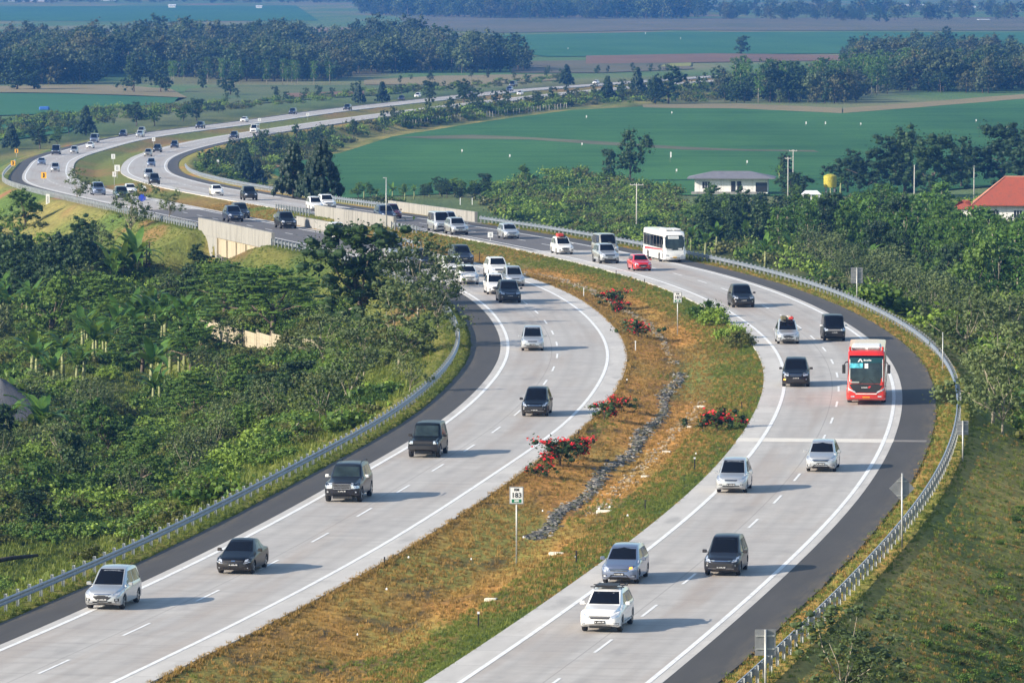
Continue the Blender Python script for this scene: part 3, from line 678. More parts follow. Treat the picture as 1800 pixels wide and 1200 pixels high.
# ------------------------------------------------------------------ vehicles
def paint(name, col, metal=0.0, rough=.28, coat=1.0):
    m, nt, b = new_mat(name)
    tc = nt.nodes.new('ShaderNodeTexCoord').outputs['Object']
    # road dust on the lower body
    sep = nt.nodes.new('ShaderNodeSeparateXYZ'); nt.links.new(tc, sep.inputs[0])
    d = mathn(nt, 'SUBTRACT', 1, mathn(nt, 'DIVIDE', sep.outputs[2], .75), True)
    d = mathn(nt, 'MULTIPLY', d, mathn(nt, 'MULTIPLY', noise(nt, tc, 5, 5, .7), .28))
    nt.links.new(mixc(nt, d, col, (.20,.17,.14)), b.inputs['Base Color'])
    nt.links.new(mathn(nt, 'ADD', mathn(nt, 'MULTIPLY', d, .5), rough), b.inputs['Roughness'])
    b.inputs['Metallic'].default_value = metal; b.inputs['Coat Weight'].default_value = coat; b.inputs['Coat Roughness'].default_value = .06
    return m
PNT = {
 'white': paint('paint_white', (.80,.80,.79)), 'silver': paint('paint_silver', (.50,.52,.54), .55, .34), 'black': paint('paint_black', (.003,.003,.004), 0, .3, 0),
 'grey': paint('paint_dark_grey', (.012,.014,.021), .1, .3, .15), 'bluegrey': paint('paint_blue_grey', (.16,.20,.30), .5, .32), 'red': paint('paint_red', (.55,.012,.015), 0, .25),
 'darkblue': paint('paint_dark_blue', (.010,.018,.05), .2, .28, .4), 'champagne': paint('paint_champagne', (.38,.36,.31), .5, .34), 'maroon': paint('paint_maroon', (.12,.012,.018), .2, .25),
 'green': paint('paint_dark_green', (.02,.045,.035), .3, .28), 'busred': paint('paint_bus_red', (.60,.025,.015), 0, .3), 'blue': paint('paint_blue', (.05,.10,.30), .4, .3)}
GLASS = simple('tinted_glass', (.005,.006,.009), .07, var=.1, spec=.3)
GLASS2 = simple('clear_dark_glass', (.022,.034,.036), .08, var=.5, scale=2, spec=.5)
BLK = simple('black_plastic', (.018,.018,.019), .55); TYRE = simple('tyre_rubber', (.016,.016,.016), .85); RIMM = simple('alloy_rim', (.42,.43,.45), .3, metal=.8)
CHR = simple('chrome_trim', (.62,.63,.65), .15, metal=1, var=.05); LAMP = simple('headlight_lens', (.62,.66,.72), .08, metal=.45, spec=.9, coat=1, var=.3, scale=12)
AMB = bpy.data.materials.new('amber_lamp_lit'); AMB.use_nodes = True
_b = AMB.node_tree.nodes['Principled BSDF']; _b.inputs['Base Color'].default_value = (.9,.35,.03,1); _b.inputs['Emission Color'].default_value = (1,.42,.05,1); _b.inputs['Emission Strength'].default_value = 1.4
PLT = simple('plate_black', (.02,.02,.02), .4); PLW = simple('plate_white_paint', (.75,.75,.75), .5); PLY = simple('plate_yellow', (.75,.45,.03), .5); TAIL = simple('tail_lamp_red', (.35,.01,.01), .2, coat=1)
WPL = simple('white_plastic', (.72,.72,.70), .5)

def lerp_prof(prof, s): return np.interp(s, [p[0] for p in prof], [p[1] for p in prof])
def loft_body(L, top, belt, wid, wr, arches, ra=.37, rc=.31, zf=.20, mats=None):
    S = set(np.round(np.r_[0, .04, .1, .18, .28, np.arange(.4, L-.3, .14), L-.3, L-.18, L-.08, L], 3))
    for a in arches:
        for k in range(-9, 10): S.add(round(a+ra*math.sin(k/9*math.pi/2)*.999, 3))
        S.add(round(a-ra-.012, 3)); S.add(round(a+ra+.012, 3))
    S = sorted(x for x in S if 0 <= x <= L)
    V = []; n = 12
    for s in S:
        t = float(lerp_prof(top, s)); b_ = min(float(lerp_prof(belt, s)), t-.02); w = float(lerp_prof(wid, s)); r = float(lerp_prof(wr, s))
        zb = 0
        for a in arches:
            if abs(s-a) < ra: zb = rc+math.sqrt(max(0, ra*ra-(s-a)**2))
        base = zf+max(0, .14*(1-s/.25)) if s < .25 else zf
        if zb > base+.01: lo = [(0, base+.02), (w*.58, base+.02), (w*.6, zb), (w*.995, zb), (w, max(zb+.04, .46))]
        else: lo = [(0, base+.02), (w*.58, base+.01), (w*.9, base), (w*.98, base+.05), (w, max(base+.1, min(.46, b_-.1)))]
        zt = t-.02
        half = lo+[(w, .55*b_+.45*lo[-1][1]), (w*.988, b_-.05), (w*.955 if t-b_ > .2 else w*.95, b_), (r+(w*.955-r)*.06, max(b_+.005, zt-.06)), (r*.94, zt), (r*.5, zt+.022), (0, zt+.03)]
        ring = [(x, z) for x, z in half]+[(-x, z) for x, z in half[-2:0:-1]]
        V.append([(x, s-L/2, z) for x, z in ring])
    K = len(V[0]); n = len(V); F = []
    for i in range(n-1):
        for k in range(K): F.append((i*K+k, i*K+(k+1) % K, (i+1)*K+(k+1) % K, (i+1)*K+k))
    F.append(tuple(range(K-1, -1, -1))); F.append(tuple(range((n-1)*K, n*K)))
    VV = [v for r_ in V for v in r_]
    bvh = BVHTree.FromPolygons(VV, F)
    me = mesh_np('body', np.array(VV), F, mats, smooth=True, angle=R(38))
    return me, bvh
def patch(bvh, quads, axis, mats, name, nu=6, nv=3, off=.008, L=4, fm=None):
    """pieces that hug the body: quads in (x,z) seen from the front/rear or (s,z) seen from a side, with a lip into the body"""
    mb = MB()
    for qi, q in enumerate(quads):
        G = []
        for j in range(nv+1):
            row = []
            for i in range(nu+1):
                u, v = i/nu, j/nv
                p = [(1-v)*((1-u)*q[0][k]+u*q[1][k])+v*((1-u)*q[3][k]+u*q[2][k]) for k in (0, 1)]
                if axis == 'front': o = Vector((p[0], -L, p[1])); d = Vector((0, 1, 0))
                elif axis == 'rear': o = Vector((p[0], L, p[1])); d = Vector((0, -1, 0))
                elif axis == 'right': o = Vector((4, p[0], p[1])); d = Vector((-1, 0, 0))
                else: o = Vector((-4, p[0], p[1])); d = Vector((1, 0, 0))
                h = bvh.ray_cast(o, d)
                if h[0] is None: row.append(None)
                else: row.append((h[0]-d*off, h[0]+d*.02))
            G.append(row)
        ok = [g for r_ in G for g in r_ if g]
        if not ok: continue
        for r_ in G:
            for i in range(len(r_)):
                if r_[i] is None:
                    c = min((abs(k-i), k) for k in range(len(r_)) if r_[k])[1] if any(r_) else None
                    r_[i] = r_[c] if c is not None else ok[0]
        b0 = len(mb.V); nn = (nu+1)*(nv+1)
        V = [g[0] for r_ in G for g in r_]+[g[1] for r_ in G for g in r_]
        F = []
        for j in range(nv):
            for i in range(nu):
                a = j*(nu+1)+i; F.append((a, a+1, a+nu+2, a+nu+1))
        rim = [i for i in range(nu+1)]+[j*(nu+1)+nu for j in range(1, nv+1)]+[nv*(nu+1)+i for i in range(nu-1, -1, -1)]+[j*(nu+1) for j in range(nv-1, 0, -1)]
        for k in range(len(rim)):
            a, c = rim[k], rim[(k+1) % len(rim)]; F.append((c, a, a+nn, c+nn))
        mb.add(V, F, fm[qi] if fm else 0)
    me = mb.mesh(name, mats, smooth=True, angle=R(30)); bm = bmesh.new(); bm.from_mesh(me); bmesh.ops.recalc_face_normals(bm, faces=bm.faces); bm.to_mesh(me); bm.free()
    return me
def rect(x0, x1, z0, z1): return [(x0, z0), (x1, z0), (x1, z1), (x0, z1)]
def mirq(q): return [(-q[1][0], q[1][1]), (-q[0][0], q[0][1]), (-q[3][0], q[3][1]), (-q[2][0], q[2][1])]
def wheel_meshes(r, w):
    t = MB(); n = 20; prof = [(r*.66, -w/2+.01), (r*.72, -w/2), (r*.95, -w/2+.005), (r, -w/2+.03), (r, w/2-.03), (r*.95, w/2-.005), (r*.72, w/2), (r*.66, w/2-.01)]
    V = []; F = []; K = len(prof)
    for i in range(n):
        a = 2*math.pi*i/n
        for rr, x in prof: V.append((x, rr*math.cos(a), rr*math.sin(a)))
    for i in range(n):
        for k in range(K): F.append((i*K+k, ((i+1) % n)*K+k, ((i+1) % n)*K+(k+1) % K, i*K+(k+1) % K))
    t.add(V, F); ty = t.mesh('wheel', TYRE, smooth=True, angle=R(40))
    m = MB(); 
    for sg in (-1, 1):
        x0 = sg*(w/2-.035)
        m.tube((x0-.004, 0, 0), (x0+.004, 0, 0), r*.60, n=16, m=1); m.tube((x0, 0, 0), (x0+sg*.03, 0, 0), r*.16, n=8)
        for k in range(5):
            a = 2*math.pi*k/5; c, s = math.cos(a), math.sin(a); q = .13*r
            V = [(x0+sg*.006, c*r*.1-s*q, s*r*.1+c*q), (x0+sg*.006, c*r*.1+s*q, s*r*.1-c*q), (x0+sg*.02, c*r*.66+s*q*.8, s*r*.66-c*q*.8), (x0+sg*.02, c*r*.66-s*q*.8, s*r*.66+c*q*.8)]
            V += [(x+sg*.012, y, z) for x, y, z in V]
            m.add(V, [(0,1,2,3), (4,7,6,5), (0,4,5,1), (1,5,6,2), (2,6,7,3), (3,7,4,0)])
    return ty, m.mesh('rim', [RIMM, BLK])
def plate_mesh(bvh, z, L, y=None):
    me = patch(bvh, [rect(-.22, .22, z-.065, z+.065)], 'front', [PLT, PLW], 'number_plate', 2, 1, .03, L)
    # light characters, as far as the photograph resolves them
    mb = MB(); h = bvh.ray_cast(Vector((0, -L, z)), Vector((0, 1, 0)))[0]; yy = h.y-.034
    for x, wd in ((-.17,.035), (-.085,.03), (-.035,.03), (.015,.03), (.065,.03), (.135,.03), (.18,.03)):
        k_ = (hash_c := int(x*1000) % 3); mb.box(x-wd*.42, x+wd*.42, yy-.002, yy+.002, z-.028, z+.03-.008*k_)
    return me, mb.mesh('plate_characters', PLW)

def make_type(nm, L, W, H, hood=.86, cowl_s=1.05, cowl_h=.99, roof_s=1.9, rear_s=None, rear='hatch', belt_h=.98, deck=None, wr=.60, ax=(.78, None), ra=.37, rc=.31, zf=.2, face='mpv', rails=False, cladding=False, nose=1.0, glass=GLASS, sq=0.0):
    rear_s = rear_s or L-.25; hw = W/2; ax = (ax[0], ax[1] or L-.82)
    if rear == 'deck':
        top = [(0,hood*.76),(.06,hood*.86),(.25,hood*.96),(cowl_s,cowl_h),(roof_s,H-.05),(roof_s+.45,H),(rear_s-.5,H-.01),(rear_s,H-.06),(deck,.98*belt_h+.07),(L-.12,belt_h+.02),(L-.03,belt_h-.1),(L,.72)]
    else:
        top = [(0,hood*.76),(.06,hood*.88),(.25,hood*.98),(cowl_s,cowl_h),(roof_s,H-.07+sq*.05),(roof_s+.4,H-.005),((roof_s+rear_s)/2,H+.01),(rear_s-.5,H-.03),(rear_s,H-.11+sq*.09),(L-.04+sq*.02,belt_h+.02),(L,belt_h-.2)]
    if sq: top[0] = (0,hood*.90); top[1] = (.04,hood*.97)
    belt = [(0,hood*.70),(.08,hood*.78),(.28,hood*.90),(cowl_s-.1,min(belt_h,cowl_h)-.10),(roof_s,belt_h-.03),(L-.35,belt_h+.04),(L,belt_h-.25)]
    wid = [(0,hw*(.70+.24*sq)),(.05,hw*(.82+.14*sq)),(.16,hw*.945),(.38,hw),(L-.6,hw),(L-.15,hw*.95),(L,hw*.85)]
    wrp = [(0,hw*.55+hw*.3*sq),(.25,hw*.80),(cowl_s,hw*.84),(roof_s,wr*1.02),(roof_s+.8,wr),(rear_s,wr*.97),(L,hw*.75)]
    body, bvh = loft_body(L, top, belt, wid, wrp, ax, ra, rc, zf, [PNT['white']])
    P = [('body', body, 'P')]
    fx = lambda z0, z1, x0, x1: None
    ws = [(-hw*.88, cowl_h+.025), (hw*.88, cowl_h+.025), (wr*1.0, H-.085+sq*.04), (-wr*1.0, H-.085+sq*.04)]
    P.append(('windshield', patch(bvh, [ws], 'front', [glass], 'windshield', 14, 6, .008, L), 0))
    # side windows
    y0 = lambda s: s-L/2
    zb, zt = belt_h+.045, H-.17+sq*.03
    last = (rear_s-.12) if rear != 'deck' else rear_s-.02
    cuts = [(cowl_s+.34, roof_s+.62), (roof_s+.70, roof_s+1.48), (roof_s+1.56, last)] if rear != 'deck' else [(cowl_s+.42, roof_s+.60), (roof_s+.68, last)]
    for side, sg in (('right', 1), ('left', -1)):
        for i, (a, c) in enumerate(cuts):
            if c-a < .25: continue
            if i == 0: q = [(y0(a), zb-.02), (y0(c), zb), (y0(c), zt), (y0(max(a+.1, roof_s+.12)), zt-.01)]
            elif i == len(cuts)-1: q = [(y0(a), zb), (y0(c), zb+.05), (y0(c-.16*(1-sq)), zt-.03), (y0(a), zt)]
            else: q = [(y0(a), zb), (y0(c), zb+.01), (y0(c), zt), (y0(a), zt)]
            P.append(('side_window', patch(bvh, [q], side, [glass], 'side_window', 4, 3, .006, L), 0))
    P.append(('rear_window', patch(bvh, [rect(-wr*.85, wr*.85, belt_h+.12, H-.2)], 'rear', [glass], 'rear_window', 4, 3, .006, L), 0))
    for sg in (1, -1):
        q = rect(hw*.66, hw*.86, belt_h-.2, belt_h+.1); q = q if sg > 0 else mirq(q)
        P.append(('tail_light', patch(bvh, [q], 'rear', [TAIL], 'tail_light', 2, 3, .008, L), 0))
    # face
    F = lambda nmx, quads, mats, off=.01, nu=5, nv=2, fm=None: P.append((nmx, patch(bvh, quads, 'front', mats, nmx, nu, nv, off, L, fm), 0))
    h = hood; pz = .46
    if face == 'mpv':       # trapezoid black grille with chrome bar
        F('grille', [[(-.28,.47),(.28,.47),(.54,.685),(-.54,.685)]], [BLK]); F('grille_bar', [[(-.52,.69),(.52,.69),(.53,.715),(-.53,.715)]], [CHR], .02)
        hl = [(hw*.58,.66),(hw*.90,.70),(hw*.86,.83),(hw*.62,.72)]
        F('air_intake', [rect(-.62,.62,.30,.39)], [BLK]); fog = rect(hw*.66,hw*.88,.40,.52); pz = .47
    elif face == 'mpv_old':
        F('grille', [[(-.30,.66),(.30,.66),(.34,.74),(-.34,.74)]], [BLK]); F('grille_bar', [rect(-.30,.30,.695,.712)], [CHR], .02)
        hl = [(hw*.52,.64),(hw*.90,.68),(hw*.86,.84),(hw*.60,.76)]
        F('air_intake', [rect(-.45,.45,.33,.43)], [BLK]); fog = rect(hw*.60,hw*.78,.43,.50); pz = .47
    elif face == 'mpv_dark':
        F('grille', [[(-.46,.38),(.46,.38),(.56,.60),(-.56,.60)]], [BLK]); F('grille_bar', [[(-.62,.69),(.62,.69),(.48,.735),(-.48,.735)]], [CHR], .018)
        hl = [(hw*.60,.66),(hw*.92,.72),(hw*.88,.86),(hw*.66,.76)]
        fog = rect(hw*.72,hw*.84,.46,.56); pz = .42; F('bumper_line', [rect(-.60,.60,.355,.375)], [CHR], .018)
    elif face == 'mobilio':
        F('grille', [[(-.38,.60),(.38,.60),(.46,.72),(-.46,.72)]], [BLK]); F('grille_bar', [[(-.44,.66),(.44,.66),(.46,.69),(-.46,.69)], rect(-.38,.38,.60,.615)], [CHR], .018)
        hl = [(hw*.60,.64),(hw*.90,.70),(hw*.88,.84),(hw*.56,.72)]
        F('air_intake', [[(-.52,.24),(.52,.24),(.36,.44),(-.36,.44)]], [BLK]); fog = rect(hw*.64,hw*.90,.32,.44); pz = .47
    elif face == 'suv':
        F('grille', [[(-.42,.72),(.42,.72),(.48,.90*h/1.05),(-.48,.90*h/1.05)]], [BLK]); F('grille_bar', [rect(-.44,.44,.83,.87), rect(-.36,.36,.75,.775)], [CHR], .02)
        hl = [(hw*.56,.76),(hw*.92,.80),(hw*.90,.96),(hw*.54,.90)]
        F('air_intake', [rect(-.55,.55,.36,.52)], [BLK]); fog = rect(hw*.66,hw*.84,.46,.60); pz = .60
    elif face == 'cruiser':
        F('grille', [[(-.46,.70),(.46,.70),(.50,.98),(-.50,.98)]], [CHR]); F('grille_mesh', [rect(-.42,.42,.74,.80), rect(-.43,.43,.82,.88), rect(-.44,.44,.90,.95)], [BLK], .02)
        hl = [(hw*.55,.76),(hw*.93,.78),(hw*.90,.97),(hw*.56,1.0)]
        F('air_intake', [rect(-.62,.62,.34,.50)], [BLK]); fog = rect(hw*.70,hw*.86,.50,.62); pz = .60
    elif face == 'boxy':
        F('grille', [rect(-.52,.52,.80,.96)], [BLK]); hl = rect(hw*.66,hw*.90,.81,.95)
        F('bumper', [rect(-hw*.95,hw*.95,.50,.70)], [BLK], .10, 6, 1); F('skid_plate', [rect(-.40,.30,.34,.40)], [RIMM], .02); fog = rect(hw*.60,hw*.64,.36,.40); pz = .64
    elif face == 'sedan':
        F('grille', [[(-.42,.60),(.42,.60),(.46,.66),(-.46,.66)]], [BLK]); F('grille_bar', [rect(-.09,.09,.615,.665)], [CHR], .02)
        hl = [(hw*.60,.54),(hw*.93,.60),(hw*.90,.74),(hw*.66,.68)]
        F('air_intake', [rect(-.50,.50,.26,.36)], [BLK]); fog = rect(hw*.72,hw*.84,.28,.36); pz = .46
    elif face == 'hatch':
        F('grille', [[(-.52,.30),(.52,.30),(.34,.58),(-.34,.58)]], [BLK]); F('grille_bar', [[(-.50,.64),(.50,.64),(.12,.61),(-.12,.61)]], [BLK], .02)
        hl = [(hw*.56,.62),(hw*.93,.68),(hw*.90,.80),(hw*.58,.70)]; fog = rect(hw*.74,hw*.90,.38,.52); pz = .42
    else:                   # van
        F('grille', [[(-.50,.78),(.50,.78),(.52,.90),(-.52,.90)]], [CHR]); F('bumper', [rect(-hw*.92,hw*.92,.30,.70)], [BLK], .02, 6, 2)
        hl = [(hw*.62,.80),(hw*.94,.80),(hw*.92,.98),(hw*.60,.90)]; fog = rect(hw*.74,hw*.86,.46,.54); pz = .66
    _c = (sum(p[0] for p in hl)/4, sum(p[1] for p in hl)/4); hl = [(min(hw*.95, _c[0]+(p[0]-_c[0])*1.15), _c[1]+(p[1]-_c[1])*1.25) for p in hl]
    for q in (hl, mirq(hl)): P.append(('headlight', patch(bvh, [q], 'front', [LAMP], 'headlight', 4, 2, .014, L), 0))
    for q in (fog, mirq(fog)):
        cx = sum(p[0] for p in q)/4; cz = sum(p[1] for p in q)/4
        P.append(('fog_light', patch(bvh, [q, [(cx+(p[0]-cx)*.5, cz+(p[1]-cz)*.62) for p in q]], 'front', [BLK, LAMP], 'fog_light', 2, 1, .016, L, [0, 1]), 0))
        P[-1][1].polygons.foreach_get
    pl, ch = plate_mesh(bvh, pz, L); P.append(('number_plate', pl, ('plate', ch)))
    # mirrors
    my = -L/2+cowl_s+.36; mz = cowl_h+.03; mx = hw*.97
    for sg in (1, -1):
        m2 = MB(); m2.box(-.10, .10, -.05, .06, -.07, .08, 0, .028); m2.box(-.16*1 if sg > 0 else .08, -.08 if sg > 0 else .16, -.02, .02, -.05, -.02, 0)
        P.append(('mirror', m2.mesh('mirror', [PNT['white']]), ('at', (sg*(mx+.13), my, mz), 'P')))
    if rails:
        for sg in (1, -1):
            z = H+.02; x = sg*wr*.93; a, c = roof_s+.25-L/2, rear_s-.25-L/2
            m2 = MB(); m2.path([(x, a, z-.03), (x, a+.12, z+.045), (x, (a+c)/2, z+.06), (x, c-.12, z+.045), (x, c, z-.05)], [.02]*5, 6)
            P.append(('roof_rail', m2.mesh('roof_rail', [BLK], True), 0))
    if cladding:
        F('skid_plate', [[(-.42,.215),(.42,.215),(.50,.27),(-.50,.27)]], [RIMM], .03); 
        for sg, side in ((1, 'right'), (-1, 'left')):
            P.append(('sill_cladding', patch(bvh, [rect(ax[0]+ra+.03-L/2, ax[1]-ra-.03-L/2, .24, .40)], side, [BLK], 'sill_cladding', 4, 1, .012, L), 0))
    # underside and cabin floor, dark
    u = MB(); u.box(-hw*.56, hw*.56, -L/2+.2, L/2-.2, .20, .62, 0, .03); P.append(('chassis', u.mesh('chassis', [BLK]), 0))
    ty, rm = wheel_meshes(rc, .20 if W < 1.8 else .24)
    wx = hw-.125
    for x, s in ((wx, ax[0]), (-wx, ax[0]), (wx, ax[1]), (-wx, ax[1])): P.append(('wheel', ty, ('wheel', (x, s-L/2, rc), rm)))
    return dict(parts=P, L=L, W=W, H=H, axle=ax[0], bvh=bvh, wr=wr, roof=(roof_s-L/2, rear_s-L/2))
TYPES = {}
def T(nm):
    if nm in TYPES: return TYPES[nm]
    kw = {
     'mpv':      dict(L=4.14, W=1.66, H=1.69),
     'mpv_old':  dict(L=4.12, W=1.65, H=1.69, hood=.87, cowl_s=1.0, face='mpv_old'),
     'mpv_dark': dict(L=4.14, W=1.66, H=1.69, face='mpv_dark'),
     'mobilio':  dict(L=4.39, W=1.68, H=1.60, hood=.88, cowl_s=1.0, cowl_h=1.02, roof_s=1.85, face='mobilio'),
     'innova':   dict(L=4.70, W=1.83, H=1.79, hood=.98, cowl_s=1.2, cowl_h=1.12, roof_s=2.0, belt_h=1.05, wr=.66, face='suv', ra=.39, rc=.33),
     'brv':      dict(L=4.45, W=1.73, H=1.64, hood=.98, cowl_s=1.15, cowl_h=1.08, roof_s=1.9, belt_h=1.02, wr=.62, face='mobilio', rails=True, cladding=True, ra=.40, rc=.34, zf=.24),
     'suv':      dict(L=4.75, W=1.86, H=1.82, hood=1.05, cowl_s=1.35, cowl_h=1.18, roof_s=2.05, belt_h=1.12, wr=.66, face='suv', rails=True, ra=.44, rc=.38, zf=.30),
     'cruiser':  dict(L=4.80, W=1.90, H=1.88, hood=1.10, cowl_s=1.4, cowl_h=1.22, roof_s=2.0, belt_h=1.16, wr=.70, face='cruiser', rails=True, ra=.45, rc=.39, zf=.32, sq=.3, glass=GLASS2),
     'boxy':     dict(L=4.35, W=1.80, H=1.86, hood=1.05, cowl_s=1.45, cowl_h=1.12, roof_s=1.85, belt_h=1.10, wr=.70, face='boxy', ra=.43, rc=.38, zf=.34, sq=1.0, glass=GLASS2),
     'sedan':    dict(L=4.30, W=1.70, H=1.46, hood=.80, cowl_s=1.15, cowl_h=.98, roof_s=1.95, rear_s=3.1, rear='deck', deck=3.75, belt_h=.92, wr=.55, face='sedan', ra=.35, rc=.30, zf=.18),
     'hatch':    dict(L=4.10, W=1.70, H=1.48, hood=.82, cowl_s=1.1, cowl_h=.97, roof_s=1.8, belt_h=.93, wr=.56, face='hatch', ra=.36, rc=.30, zf=.18),
     'van':      dict(L=4.05, W=1.665, H=1.88, hood=1.02, cowl_s=.45, cowl_h=1.10, roof_s=1.05, belt_h=1.06, wr=.70, face='van', ax=(.62, 3.25), ra=.35, rc=.30, sq=.6),
     'minibus':  dict(L=4.85, W=1.88, H=2.15, hood=1.10, cowl_s=.55, cowl_h=1.20, roof_s=1.25, belt_h=1.12, wr=.76, face='van', ax=(.75, 4.0), ra=.38, rc=.33, sq=.6),
    }[nm]
    TYPES[nm] = make_type(nm, **kw); return TYPES[nm]
def setmat(o, m):
    for sl in o.material_slots: sl.link = 'OBJECT'; sl.material = m
def car(px, py, road, typ, col, label, name=None, lamp=None, far=False, mirror_col=None):
    t = T(typ); X, Y, Z = on_road(px, py)
    o_, s_, _ = road.near(X, Y); T2 = road.tan(float(s_[0])); c = np.array([X, Y])+T2*(t['L']/2-t['axle'])
    z = float(zroad(c[1])); slope = (float(zroad(c[1]+2))-z)/2
    root = empty(name or 'car', (c[0], c[1], z+.006), math.atan2(T2[1], T2[0])-math.pi/2)
    cat = {'van': 'van', 'minibus': 'minibus'}.get(typ, 'car')
    tag(root, label, cat, 'vehicles driving on the motorway')
    skip = ('fog_light', 'grille_bar', 'rear_window', 'tail_light', 'roof_rail', 'skid_plate', 'sill_cladding', 'bumper_line', 'air_intake', 'chassis', 'grille_mesh') if far else ('tail_light',)
    for nm, me, info in t['parts']:
        if nm in skip: continue
        o = mobj(nm, me, root)
        if info == 'P': setmat(o, PNT[col])
        elif isinstance(info, tuple) and info[0] == 'at': o.location = info[1]; setmat(o, PNT[mirror_col or col])
        elif isinstance(info, tuple) and info[0] == 'wheel':
            o.location = info[1]
            if not far: mobj('rim', info[2], o)
        elif isinstance(info, tuple) and info[0] == 'plate' and not far: mobj('plate_characters', info[1], o)
    return root, t
A_, B_ = RA, RB
c1, _ = car(187, 1069, A_, 'mpv', 'silver', 'silver people carrier with wide black grille, nearest car on the left carriageway')
car(416, 1007, A_, 'sedan', 'black', 'black saloon car, second from the front on the left carriageway')
car(605, 881, A_, 'cruiser', 'grey', 'big dark off-roader with chrome grille and white mirrors', mirror_col='white')
car(747, 803, A_, 'boxy', 'black', 'square black off-roader with upright windscreen and four round lamps')
car(941, 731, A_, 'mpv_dark', 'black', 'black people carrier with papers behind its windscreen, below the flowering shrubs bend')
car(936, 616, A_, 'mpv_old', 'silver', 'silver people carrier alone at the bend of the left carriageway')
car(896, 532, A_, 'innova', 'grey', 'dark grey people carrier at the front of the cluster of white cars')
car(872, 517, A_, 'mpv', 'white', 'white people carrier half hidden by the dark grey one in front')
car(905, 503, A_, 'mpv_old', 'silver', 'silver people carrier beside two white cars at the cluster right edge')
car(877, 489, A_, 'suv', 'white', 'white off-roader behind another white car in the cluster')
car(824, 500, A_, 'brv', 'white', 'white crossover with black V-shaped grille on the outer lane line')
car(796, 487, A_, 'suv', 'white', 'white off-roader with silver bumper just left of the white crossover')
car(815, 465, A_, 'innova', 'grey', 'slate people carrier above the white cars, by the median')
car(749, 470, A_, 'mpv_dark', 'black', 'black people carrier with bright lamps coming out from behind the tree')
car(698, 455, A_, 'hatch', 'silver', 'pale silver hatchback partly behind the tall tree')
car(690, 441, A_, 'innova', 'bluegrey', 'blue grey people carrier following the silver hatchback by the tree')
car(596, 420, A_, 'mpv', 'white', 'white car half hidden behind the top of the tall tree')
car(506, 402, A_, 'suv', 'black', 'black off-roader on the dark asphalt beside the first bridge parapet')
car(413, 390, A_, 'suv', 'darkblue', 'dark off-roader above the bridge parapet, front one of a close pair')
car(425, 384, A_, 'innova', 'grey', 'dark grey car tailing another above the bridge parapet')
far_cars = [
 (230,342,'A','hatch','white','white car beside the blue round sign'),(215,352,'A','suv','green','dark green off-roader behind the roadside tree'),
 (174,343,'A','innova','bluegrey','blue grey car next to the small roadside tree on the loop'),(97,302,'A','mpv','silver','silver car lowest on the far left loop'),
 (73,290,'A','sedan','bluegrey','greyish blue car nearest the outside of the far loop'),(98,272,'A','minibus','darkblue','dark blue van above the silver car on the loop'),
 (130,270,'A','mpv','silver','silver car in the middle lane at the loop top'),(158,261,'A','hatch','white','white car with dark glass just ahead of a grey van'),
 (165,251,'A','minibus','bluegrey','grey van right behind the white car on the loop'),(215,240,'A','mpv','darkblue','dark blue car at the end of the loop guardrail'),
 (245,241,'A','mobilio','silver','silver car with a grey one close behind it'),(247,235,'A','mpv','champagne','grey car hidden behind the silver one'),
 (350,226,'A','suv','darkblue','dark car alone on the far straight above the median'),(428,215,'A','hatch','white','white car on the far straight by the pale poles'),
 (513,201,'A','innova','darkblue','dark blue car on the far straight before the trees'),(609,194,'A','suv','darkblue','dark car on the far straight above the hidden carriageway'),
 (704,177,'A','mpv','darkblue','dark blue car ahead of the white one in the distance'),(733,172,'A','mpv','white','small white car behind trees on the far straight'),
 (822,165,'A','suv','blue','blue car beside the tall shrub on the far straight'),(894,161,'A','innova','blue','blue car, front of the farthest pair'),
 (900,153,'A','minibus','darkblue','dark blue van at the shoulder behind the blue car'),(1046,148,'A','hatch','white','tiny white car farthest away on the road'),
 (440,352,'B','suv','black','black open off-roader behind the white hatchback, far right carriageway'),(382,344,'B','hatch','white','white hatchback on the far right carriageway before the casuarinas'),
 (272,324,'B','mpv','grey','dark car closing the row at the inner loop bottom'),(262,314,'B','mpv_old','silver','silver car tucked behind the dark one on the inner loop'),
 (266,293,'B','mpv','bluegrey','grey car alone midway round the inner loop'),(260,275,'B','mpv','champagne','pale fronted car at the left of a pair on the inner loop'),
 (276,268,'B','suv','grey','dark grey car at the right of a pair on the inner loop'),(306,260,'B','mpv','darkblue','dark car at the top of the inner loop'),
 (410,244,'B','suv','darkblue','dark car by the treetops on the inner carriageway'),(446,234,'B','minibus','white','white van by the treetops on the inner carriageway'),
 (913,168,'B','mpv','white','white car glimpsed between distant trees')]
for px, py, rd, ty, cl, lb in far_cars: car(px, py, RA if rd == 'A' else RB, ty, cl, lb, far=True)
brv, brvt = car(1059, 1109, B_, 'brv', 'white', 'white crossover with roof rails, nearest car on the right carriageway')
mb_, mbt = car(1092, 1024, B_, 'mobilio', 'bluegrey', 'blue grey people carrier with its amber indicator lit, just behind the white crossover')
q = [(mbt['W']/2*.56,.70),(mbt['W']/2*.72,.72),(mbt['W']/2*.70,.80),(mbt['W']/2*.56,.78)]
mobj('indicator_light', patch(mbt['bvh'], [q], 'front', [AMB], 'indicator_light', 3, 2, .03, mbt['L']), mb_)
car(1271, 1010, B_, 'mpv_dark', 'grey', 'charcoal people carrier with chrome nose bar, outer lane at lower right')
car(1287, 865, B_, 'mpv_old', 'silver', 'silver people carrier on the inner edge line below the pale repair strip')
car(1444, 828, B_, 'mobilio', 'silver', 'silver people carrier crossing the pale repair strip')
iv, ivt = car(1399, 679, B_, 'innova', 'black', 'black people carrier left of the red bus')
q = [(-.80,.46),(-.68,.46),(-.68,.56),(-.80,.56)]
